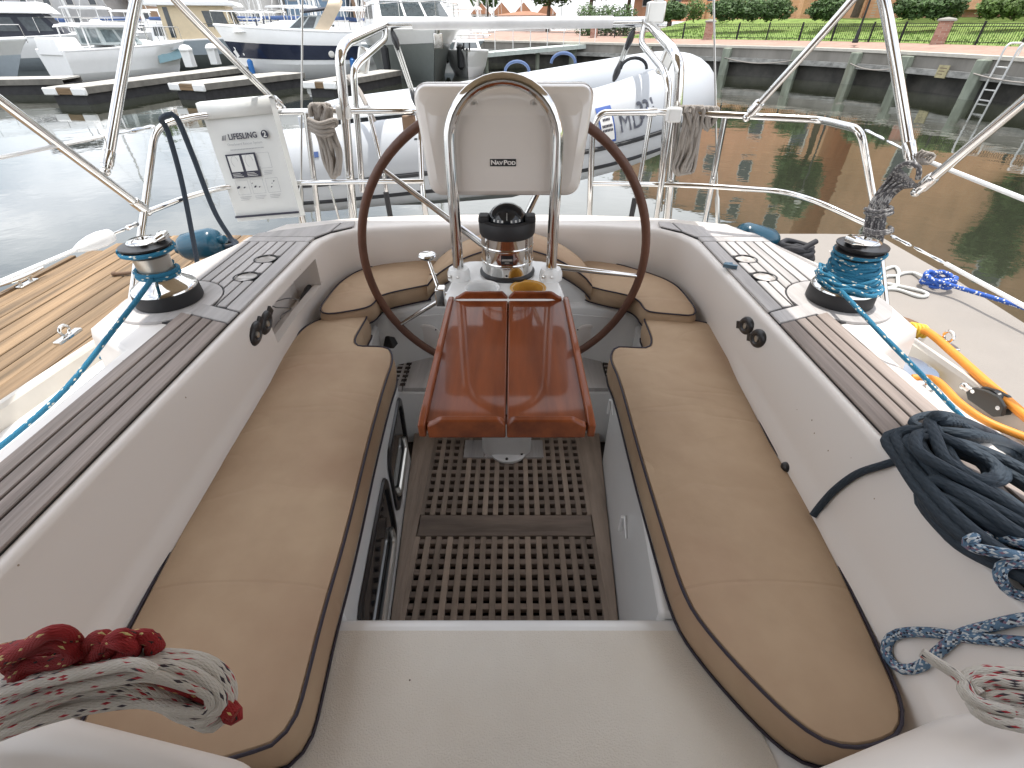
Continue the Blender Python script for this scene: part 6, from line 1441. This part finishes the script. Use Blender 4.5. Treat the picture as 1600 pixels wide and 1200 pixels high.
# ------------------------------------------------------------------ marina docks
DT = pm('pier_top', (.42, .40, .36), .8, var=.15, vscale=1, stretch=(3, .3, 1)); SHADE = pm('shaded_float', (.035, .034, .035), .8, var=.3)  # near-black float colour holds the shade under the finger piers
def finger(x, y, hx, hy, L_, wd, label, z=-.02):
    a = math.atan2(hy, hx); t_ = thing('finger_pier', label, 'pier', (x, y, WATER), 'finger piers of the marina', rotz=a, local=True); zz_ = z-WATER
    n_ = int(L_/.9)
    for k in range(n_): MB().box((L_*k/n_+.01, -wd/2, zz_-.05), (L_*(k+1)/n_-.01, wd/2, zz_+random.uniform(-.006, .006))).build('deck_board', DT, t_, smooth=0)
    MB().box((.05, -wd/2+.04, -.1), (L_, wd/2-.04, zz_-.16)).build('float', SHADE, t_, smooth=0)
    MB().box((-.02, -wd/2-.03, zz_-.17), (L_, -wd/2, zz_-.01)).build('side_board', DOCKSIDE, t_, smooth=0); MB().box((-.02, wd/2, zz_-.17), (L_, wd/2+.03, zz_-.01)).build('side_board', DOCKSIDE, t_, smooth=0)
    MB().box((-.05, -wd/2*.55, zz_-.18), (-.021, wd/2*.55, zz_-.02)).build('end_board', PLANKD, t_, smooth=0)
    for s in (-1, 1): MB().box((-.07, s*wd*.41-.22, zz_-.20), (.02, s*wd*.41+.22, zz_-.01)).build('end_bumper', WHITE, t_, bevel=.03)
finger(-12.75, 15.75, .12, .99, 9, 1.1, 'finger pier with an orange end board, left of the big steel post'); finger(-9.9, 16.9, .34, .94, 4.6, 1.2, 'shorter finger pier ending below the cream cabin boat'); finger(-6.05, 17.5, .25, .97, 5, .9, 'narrow finger pier beside the navy cruiser'); finger(-22.5, 17.6, .98, .2, 7.6, 1.2, 'pier along the left edge under the blue grey hull')
for x, y, lab in ((W(299, 104, z=0).x, W(299, 104, z=0).y, 'white domed power pedestal nearer to the white fishing boat'), (W(338, 100, z=0).x, W(338, 100, z=0).y, 'white domed power pedestal nearer to the navy cruiser')):
    t_ = thing('power_pedestal', lab, 'power pedestal', (x, y, 0), 'dock power pedestals')
    MB().box((-.17, -.17, -.02), (.17, .17, .55), Matrix.Translation((x, y, 0))).build('cabinet', WHITE, t_, bevel=.02); MB().lathe([(.24, .54), (.25, .60), (.16, .72), (0, .76)], (x, y, 0), seg=14).build('cap', WHITE, t_)
gp_ = thing('gangway', 'pale gangway pier on posts leading left from the sea wall', 'gangway', (0, 30, .3))
ga, gb = Vector((4.3, 32.2, .50)), Vector((-4.6, 27.2, .05)); GM = pm('gangway_pale', (.50, .55, .51), .6, var=.1)
MB().beam(ga, gb, 1.2, .18).build('deck', GM, gp_, smooth=0)
for k in range(11):
    p = ga.lerp(gb, k/10); MB().tube([p+Vector((.2, -.55, 0)), p+Vector((.2, -.55, .95))], .022, seg=6).build('rail_post', WHITE, gp_)
MB().tube([ga+Vector((.2, -.55, .95)), gb+Vector((.2, -.55, .95))], .022, seg=6).build('handrail', WHITE, gp_)
for k in (0, 3, 6, 9):
    p = ga.lerp(gb, k/10+.03); MB().tube([(p.x, p.y, -1), (p.x, p.y, p.z-.05)], .11, seg=8).build('pile', PILE, gp_)

# ------------------------------------------------------------------ boats
BW = pm('boat_gelcoat', (.88, .88, .87), .3, var=.02); NAVYH = pm('navy_hull', (.022, .028, .055), .15, var=.1, coat=.4); GREYH = pm('grey_green_hull', (.155, .17, .16), .3, var=.06); PALEB = pm('pale_blue_hull', (.33, .52, .58), .3, var=.05); BLGREY = pm('bluegrey_hull', (.40, .45, .49), .35, var=.05); CREAM = pm('cream_cabin', (.66, .54, .36), .5, var=.05); TINT = pm('tinted_window', (.05, .06, .065), .05, var=.3); TEALW = pm('teal_window', (.10, .19, .21), .05, var=.2); DKCAN = pm('dark_canvas', (.03, .033, .045), .8); TEALC = pm('pale_teal_canvas', (.52, .62, .60), .7); BOTT = pm('boot_stripe', (.35, .35, .34), .5); BLUEF = pm('blue_fender', (.03, .16, .45), .4)
def boat(name, label, sx_, sy_, bx_, by_, beam, fb, fs, top, low, grp=None, chine=.38, cat='motor boat', band=None):
    a = math.atan2(by_-sy_, bx_-sx_); L_ = math.hypot(bx_-sx_, by_-sy_); t_ = thing(name, label, cat, (sx_, sy_, WATER), grp, rotz=a, local=True)
    N_ = 16; up_, lo_, dk_ = [], [], []
    for i in range(N_+1):
        s = i/N_; bb = beam/2*(.88+.24*s if s < .5 else (1-max(0, (s-.5)/.5)**2.3)); bb = max(bb, .015); h = fs+(fb-fs)*s**1.5; bl2 = bb*(.88 if s < .5 else .88-.35*((s-.5)/.5)); bl2 = max(bl2, .01)
        xd, xw = s*L_, s*L_*(1-.13*s); xc = xw+(xd-xw)*chine*.9; zc = h*chine
        up_.append([(xd, bb, h), (xd-.01, bb+.03, h-.05), ((xd+xc)/2, (bb*.60+bl2*.40), (h+zc)/2), (xc, bl2, zc)]); lo_.append([(xc, bl2, zc), (xc-.01, bl2*.97, zc-.05), (xw, bl2*.78, .0), (xw*.98, 0, -.35)]); dk_.append([(xd, -bb, h), (xd, 0, h+.05), (xd, bb, h)])
    for S_ in (up_, lo_):
        q = MB(); q.loft([[(x, y, z) for x, y, z in sec] for sec in S_]); q.loft([[(x, -y, z) for x, y, z in sec[::-1]] for sec in S_])
        e = S_[0]; q.add([p for p in e]+[(x, -y, z) for x, y, z in e[::-1]], [tuple(range(8))])
        q.build('hull' if S_ is up_ else 'hull_bottom', top if S_ is up_ else low, t_, smooth=50)
    if band:
        q = MB()
        for sg in (1, -1):
            rows_ = []
            for sec in up_:
                (x0, y0, z0), (x1, y1, z1) = sec[0], sec[3]; xm, ym, zm = sec[2]
                def on(f):
                    if f > .5: u = (f-.5)*2; return (xm+(x0-xm)*u, sg*(ym+(y0-ym)*u+.014), zm+(z0-zm)*u)
                    u = f*2; return (x1+(xm-x1)*u, sg*(y1+(ym-y1)*u+.014), z1+(zm-z1)*u)
                rows_.append([on(band[0]), on((band[0]+band[1])/2), on(band[1])])
            q.loft(rows_)
        q.build('hull_band', band[2], t_, smooth=50)
    q = MB(); q.loft(dk_); q.build('deck', BW, t_, smooth=50)
    q = MB(); q.tube([(s[0][0], s[0][1]+.01, s[0][2]) for s in up_] + [(s[0][0], -s[0][1]-.01, s[0][2]) for s in up_[::-1]], .04, seg=6); q.build('rub_rail', BW, t_)
    return t_, L_
def block(t_, nm, m, x0, x1, w0, z0, z1, ra=.0, rf=.0, w1=None, win=None, glass=TINT, bevel=.03, winname='window'):
    """cabin block; ra / rf = rake of its after and forward face; win = list of (face, u0, u1, v0, v1)"""
    w1 = w1 or w0*.9; P_ = [(x0, -w0, z0), (x1, -w0, z0), (x1, w0, z0), (x0, w0, z0), (x0+ra, -w1, z1), (x1-rf, -w1, z1), (x1-rf, w1, z1), (x0+ra, w1, z1)]; P_ = [Vector(p) for p in P_]
    q = MB(); q.add(P_, [(0, 3, 2, 1), (4, 5, 6, 7), (0, 1, 5, 4), (1, 2, 6, 5), (2, 3, 7, 6), (3, 0, 4, 7)]); o = q.build(nm, m, t_, bevel=bevel, bseg=3)
    F = {'R': (0, 1, 5, 4), 'F': (1, 2, 6, 5), 'L': (2, 3, 7, 6), 'A': (3, 0, 4, 7)}
    for (f, u0, u1, v0, v1) in (win or []):
        a, b_, c, d = [P_[k] for k in F[f]]; nn = (b_-a).cross(d-a).normalized()*.012
        def at(u, v): return (a.lerp(b_, u)).lerp(d.lerp(c, u), v)
        pts = [at(u0, v0), at(u1, v0), at(u1, v1), at(u0, v1)]
        q = MB(); q.add([p-nn for p in pts]+[p+nn for p in pts], [(4, 5, 6, 7), (0, 1, 5, 4), (1, 2, 6, 5), (2, 3, 7, 6), (3, 0, 4, 7)]); q.build(winname, glass, o, smooth=0)
    return o
def rail(t_, L_, beam, fb, x0=.45):
    q = MB(); pts = []
    for s_ in (1, -1):
        p_ = []
        for k in range(9):
            s = x0+(1.0-x0)*k/8; bb = beam/2*(1-max(0, (s-.5)/.5)**2.3)*.95; p_.append(Vector((s*L_, s_*bb, fb+.55)))
            if k % 2 == 0: q.tube([p_[-1], p_[-1]-Vector((0, 0, .6))], .014, seg=5)
        q.tube(p_, .016, seg=5)
    q.build('bow_rail', STEEL, t_)
def posts_roof(t_, x0, x1, w, z0, z1, m, thick=.07, lean=.15, nm='hardtop'):
    q = MB(); q.loft([[(x0, y*w, z1-.05*abs(y)), (x0+.1, y*w, z1+thick-.05*abs(y)), (x1-.1, y*w, z1+thick-.06*abs(y)), (x1, y*w, z1-.06*abs(y))] for y in (-1, -.6, 0, .6, 1)], close=True, cap=True); q.build(nm, m, t_, smooth=40)
    for xx in (x0+.15, x1-.15):
        for s in (-1, 1): MB().tube([(xx-lean, s*w*.95, z0), (xx, s*w*.93, z1)], .03, seg=6).build('post', STEEL if m is DKCAN else BW, t_)
# 1 white fishing boat with a hard top and pale blue bow
t_, L_ = boat('fishing_boat', 'white hardtop fishing boat with a pale blue bow stripe behind the left steel post', -17.9, 22.3, -15.4, 27.2, 2.3, 1.25, 1.05, BW, BW, chine=.30)
block(t_, 'cabin', BW, 2.0, 4.4, .85, 1.05, 1.35, .1, .9, .6, [('R', .1, .4, .3, .7)])
block(t_, 'wheelhouse', pm('clear_screen', (.45, .50, .50), .08), 1.6, 3.2, .85, 1.2, 1.78, .0, .45, .80, [('R', .08, .44, .15, .85), ('R', .52, .9, .15, .85), ('F', .08, .46, .1, .9), ('F', .54, .92, .1, .9), ('A', .1, .45, .1, .9), ('A', .55, .9, .1, .9), ('L', .1, .9, .15, .85)], pm('cabin_glass', (.16, .20, .21), .05, var=.3), bevel=.02)
posts_roof(t_, .9, 3.0, .95, 1.1, 1.82, BW, .09, .05)
block(t_, 'engine_well', BW, -.05, .9, .8, .9, 1.45, .05, .15); MB().lathe([(.22, 1.93), (.22, 1.98), (.12, 2.02), (0, 2.03)], (2.1, 0, 0), seg=14).build('radar_dome', BW, t_); rail(t_, L_, 2.2, 1.22, .6)
q = MB(); 
for s in (-1, 1): q.add([(x, s*(y+.012), z) for x, y, z in ((3.5, .93, .5), (4.6, .70, .62), (5.55, .16, .80), (5.6, .12, 1.02), (4.7, .68, .98), (3.5, .98, .88))], [(0, 1, 2, 3, 4, 5)])
q.build('bow_stripe', PALEB, t_)
# 2 left-edge cruiser
t_, L_ = boat('motor_cruiser', 'white cruiser with a blue grey lower hull and pale canopy at the left edge', -27.0, 20.8, -20.0, 24.0, 2.9, 1.4, 1.2, BW, BLGREY, 'white motor cruisers', chine=.62)
block(t_, 'cabin', BW, 1.6, 5.2, 1.1, 1.2, 1.62, .2, 1.3, .85, [('R', .05, .35, .35, .7), ('R', .42, .72, .35, .7)])
posts_roof(t_, .8, 3.2, 1.15, 1.3, 2.35, TEALC, .10, .1, 'canopy'); block(t_, 'cockpit_screen', TINT, 3.1, 3.5, 1.0, 1.6, 2.05, .1, .3, .9); rail(t_, L_, 2.7, 1.3)
q = MB(); q.tube(bend([(1.0, -1.2, 1.2), (.7, -1.15, 2.55), (.7, 1.15, 2.55), (1.0, 1.2, 1.2)], .3), .09, seg=8); q.build('radar_arch', BW, t_)
# 3 cream cabin trawler
t_, L_ = boat('cabin_boat', 'cream cabin boat with wide white flybridge roof and grey hull', -18.2, 30.2, -12.9, 31.8, 3.0, 1.45, 1.2, BLGREY, GREYH, chine=.5)
block(t_, 'wheelhouse', CREAM, .6, 4.0, 1.25, 1.2, 2.62, .05, .35, 1.2, [('R', .07, .14, .1, .95), ('R', .62, .93, .40, .85), ('A', .1, .9, .4, .85), ('F', .1, .45, .4, .85), ('F', .55, .9, .4, .85)])
block(t_, 'flybridge', BW, .1, 4.2, 1.5, 2.60, 2.78, .0, .1, 1.5); block(t_, 'flybridge_coaming', BW, .9, 3.6, 1.2, 2.78, 3.2, .1, .3, 1.1); block(t_, 'after_cabin', BW, -1.4+1.3, .6, 1.1, 1.15, 1.9, .1, .0, 1.0, [('R', .2, .48, .35, .85), ('R', .55, .85, .35, .85)]); rail(t_, L_, 3.0, 1.35)
# 4 navy express cruiser
t_, L_ = boat('express_cruiser', 'express cruiser with a navy hull, white topsides and beige radar arch', -6.9, 26.2, -12.3, 24.4, 3.2, 1.85, 1.6, BW, BW, chine=.30, band=(.14, .58, NAVYH))
block(t_, 'foredeck_cabin', BW, 1.6, 5.0, 1.2, 1.6, 2.0, .1, 2.0, .85, None, bevel=.08); block(t_, 'windscreen', pm('clear_screen2', (.42, .46, .46), .06), 1.2, 2.9, 1.15, 1.7, 2.15, .0, .7, .95, [('R', .06, .3, .1, .9), ('R', .36, .62, .1, .9), ('L', .06, .3, .1, .9), ('L', .36, .62, .1, .9), ('F', .1, .46, .1, .9), ('F', .54, .9, .1, .9)], bevel=.02)
BEIGE = pm('beige_arch', (.55, .45, .33), .5, var=.05)
q = MB(); 
for dx in (0, .35): pass
q.loft([[p+Vector((0, 0, 0)), p+Vector((.55, 0, -.02)), p+Vector((.5, 0, .12)), p+Vector((.05, 0, .12))] for p in [Vector(v) for v in bend([(1.6, -1.35, 1.2), (.55, -1.30, 2.45), (.45, -.9, 2.62), (.45, .9, 2.62), (.55, 1.30, 2.45), (1.6, 1.35, 1.2)], .35)]], close=True); q.build('radar_arch', BEIGE, t_, smooth=50)
q = MB(); q.loft([[(.6, y, 2.52-.06*abs(y)), (2.2, y, 2.36-.08*abs(y))] for y in (-1.1, -.5, 0, .5, 1.1)]); o = q.build('dark_bimini', DKCAN, t_); o.modifiers.new('t', 'SOLIDIFY').thickness = .03
q = MB(); q.tube([(1.1, y, 1.25) for y in (-1.2, 1.2)], .02, seg=5); q.build('cockpit_bar', STEEL, t_)
for k in range(7): MB().box((2.3+k*.3, -1.12+k*.03, 1.75), (2.36+k*.3, -1.08+k*.03, 2.05)).build('vent_bar', DKCAN, t_, smooth=0)
rail(t_, L_, 3.2, 1.75, .5)
for xx, zz_ in ((3.0, .92), (1.3, .85), (.8, .85)):
    for s in (-1, 1): 
        q = MB(); yy_ = 1.42 if xx < 2 else 1.38; q.lathe([(.13, -.03), (.12, .02), (.07, .025), (0, .02)], seg=16, M=Matrix.Translation((xx, s*yy_, zz_)) @ Matrix.Rotation(R(-90*s), 4, 'X')); q.build('porthole', ALU, t_)
for xx in (4.6, .5):
    for s in (-1, 1): MB().lathe([(.04, .15), (.11, .22), (.11, .65), (.04, .72)], (xx, s*(1.12 if xx > 3 else 1.52), 0), seg=10).build('fender', BLUEF, t_)
# 5 grey hulled motor yacht, bow towards the camera
t_, L_ = boat('motor_yacht', 'large white motor yacht with a grey green hull, bow towards the dinghy', -6.2, 31.0, -2.7, 21.2, 3.9, 2.05, 1.6, BW, GREYH, chine=.64)
block(t_, 'deckhouse', BW, 1.5, 7.4, 1.7, 1.7, 2.75, .2, 2.2, 1.45, [('R', .08, .7, .35, .8), ('L', .08, .7, .35, .8), ('F', .06, .35, .4, .9), ('F', .38, .62, .4, .9), ('F', .65, .94, .4, .9)], TINT, bevel=.1)
block(t_, 'pilothouse', BW, 1.2, 5.4, 1.5, 2.72, 4.1, .2, .9, 1.3, [('R', .1, .45, .4, .85), ('R', .52, .9, .4, .85), ('L', .1, .45, .4, .85), ('L', .52, .9, .4, .85), ('F', .05, .33, .25, .85), ('F', .36, .64, .25, .85), ('F', .67, .95, .25, .85)], TEALW, bevel=.08)
block(t_, 'hard_top', BW, .6, 5.2, 1.6, 4.1, 4.25, .1, .3, 1.5); rail(t_, L_, 3.9, 1.95, .4)
q = MB(); q.tube([(L_-.15, 0, 2.0), (L_+.25, 0, 1.95), (L_+.15, 0, 1.6)], .06, seg=8); q.box((L_-.1, -.16, 1.15), (L_+.1, .16, 1.6)); q.build('anchor', STEEL, t_, bevel=.02)
for x_, y_ in ((L_*.72, 1.55), (L_*.72, -1.55), (L_*.3, 1.95)): MB().lathe([(.05, .3), (.15, .4), (.15, 1.1), (.05, 1.2)], (x_, y_*1.02, 0), seg=10).build('fender', BLACKM, t_)
# 6 little white boat, bow on
t_, L_ = boat('small_boat', 'small white boat seen bow on with a black bow roller', -2.2, 28.6, -1.9, 24.2, 1.9, 1.0, .85, BW, BW); MB().box((L_-.5, -.05, .98), (L_+.12, .05, 1.06)).build('bow_roller', BLACKM, t_)
for s in (-.12, .12): MB().box((L_-.45, s-.03, 1.0), (L_+.02, s+.03, 1.25)).build('roller_cheek', BLACKM, t_)
block(t_, 'cuddy', BW, 1.2, 3.2, .65, .9, 1.3, .1, .8, .5, [('F', .1, .9, .3, .8), ('R', .2, .7, .3, .8)])
# 7 dark topped flybridge boats at the upper left
t_, L_ = boat('flybridge_boat', 'flybridge boat with a dark bimini top behind the fishing boat', -27, 29, -21, 32.5, 3.2, 1.6, 1.3, BW, BLGREY, 'flybridge boats with dark tops')
block(t_, 'deckhouse', DKCAN, 1.0, 4.2, 1.3, 1.3, 2.3, .1, .7, 1.2, [('R', .1, .45, .3, .85), ('R', .55, .9, .3, .85)]); block(t_, 'flybridge', BW, .8, 4.0, 1.3, 2.3, 2.75, .1, .4, 1.2); posts_roof(t_, 1.0, 3.4, 1.2, 2.7, 3.7, DKCAN, .08, .1, 'bimini_top'); rail(t_, L_, 3.2, 1.6)
copy_thing(t_, (-21.5, 35.5, WATER), R(20), 'second flybridge boat with a dark top, further back above the hardtop')
copy_thing(t_, (-33, 27, WATER), R(35), 'third flybridge boat with a dark top, at the far upper left corner')
t_, L_ = boat('day_cruiser', 'white day cruiser with pale windscreen lying behind the cream cabin boat', -14.5, 36, -9.5, 34.6, 2.8, 1.5, 1.3, BW, BW, 'white day cruisers moored further back')
block(t_, 'cabin', BW, 1.2, 4.2, 1.1, 1.3, 2.0, .1, 1.2, .9, [('R', .1, .5, .3, .8), ('L', .1, .5, .3, .8)]); posts_roof(t_, .5, 2.6, 1.1, 1.4, 2.7, BW, .09, .1); rail(t_, L_, 2.8, 1.5)
for x_, y_, a_, lb_ in ((-28, 37, 15, 'over the roof of the fishing boat'), (-9.0, 38.5, 170, 'just left of the big motor yacht'), (-36, 33, 25, 'beyond the left edge cruiser'), (-24, 43, 160, 'between the masts above the cream boat'), (-13, 42.5, 5, 'behind the navy cruiser arch'), (-1.5, 39, 178, 'behind the small bow on boat'), (-31, 46, 10, 'in the far row at the upper left'), (-19.5, 49, 170, 'in the far row over the cream boat'), (-6.5, 50, 15, 'in the far row behind the motor yacht')): copy_thing(t_, (x_, y_, WATER), R(a_), 'white day cruiser '+lb_)
# 8 moored sailing boats with their masts
t_, L_ = boat('moored_sailboat', 'grey hulled sailing boat lying bow right behind the small white boat', -9.6, 35.5, -1.6, 33.2, 2.6, 1.15, .95, BLGREY, BW, 'moored sailing boats with bare masts', cat='sailboat')
block(t_, 'coachroof', BW, 1.6, 5.2, .8, 1.0, 1.4, .2, .5, .7, [('R', .1, .4, .3, .7), ('R', .5, .8, .3, .7)])
MASTW = pm('mast_white', (.70, .70, .68), .4); MB().tube([(4.8, 0, 1.0), (4.75, 0, 12.0)], .08, seg=6).build('mast', MASTW, t_); MB().tube([(4.7, 0, 2.0), (1.2, 0, 2.1)], .055, seg=6).build('boom', ALU, t_); MB().tube([(4.5, 0, 2.14), (2.8, 0, 2.2), (1.4, 0, 2.2)], [.14, .13, .09], seg=8).build('sail_cover', pm('cover_blue', (.04, .08, .2), .8), t_)
q = MB()
for p_ in ((L_, 0, 1.2), (0, 0, 1.0), (4.7, 1.2, 1.1), (4.7, -1.2, 1.1)): q.tube([p_, (4.76, 0, 11.8)], .018, seg=4)
q.tube([(4.76, -.7, 6.5), (4.76, .7, 6.5)], .03, seg=5); q.build('rigging', MASTW, t_); rail(t_, L_, 2.6, .85)
spots = [(-16.5, 36, 40), (-21, 38, 10), (-26, 40, 25), (-31, 42, 5), (-13.5, 39, 60), (-18, 44, 80), (-23, 47, 15), (-28, 50, 70), (-34, 52, 30), (-11.5, 45, 100), (-15, 52, 20), (-20, 56, 95), (-25, 60, 10), (-9, 54, 85), (-6, 60, 100), (-3, 66, 80), (-12, 66, 15), (-30, 66, 100), (-38, 60, 20), (-40, 46, 45), (1.0, 60, 90), (4.5, 70, 70), (-2.6, 48, 95), (-6.8, 44.5, 75), (-17, 70, 30)]
WHERE = ['nearest of the masts right of the big steel post', 'tall mast rising beyond the cream cabin boat', 'mast left of the tan shore block', 'mast seen over the fishing boat roof', 'mast just left of the beige radar arch', 'mast behind the navy cruiser bow', 'mast in the thick of the forest over the cream boat', 'mast near the grey shore building', 'mast at the back above the left cruiser', 'mast rising through the beige radar arch', 'slim mast beside the white shore block', 'far mast before the white shore block', 'far mast before the tan shore block', 'far mast left of the big motor yacht', 'far mast behind the motor yacht pilothouse', 'far mast right of the motor yacht', 'far mast over the blue shore block', 'far mast before the grey shore building', 'farthest mast on the left', 'mast beyond the third flybridge boat', 'mast before the far terraced houses, right one', 'mast between the terraced houses and the trees', 'mast over the grey hulled sailing boat', 'mast over the motor yacht bow', 'farthest mast of the middle group']
for (x, y, a), wv in zip(spots, WHERE): copy_thing(t_, (x, y, WATER), R(a), 'moored sailing boat, '+wv)

# ================================================================== put the yacht in its trim
bpy.context.view_layer.update()
for o, aboard in TOPS:
    if aboard: o.matrix_world = RB @ o.matrix_world
print('objects', len(SC.objects))
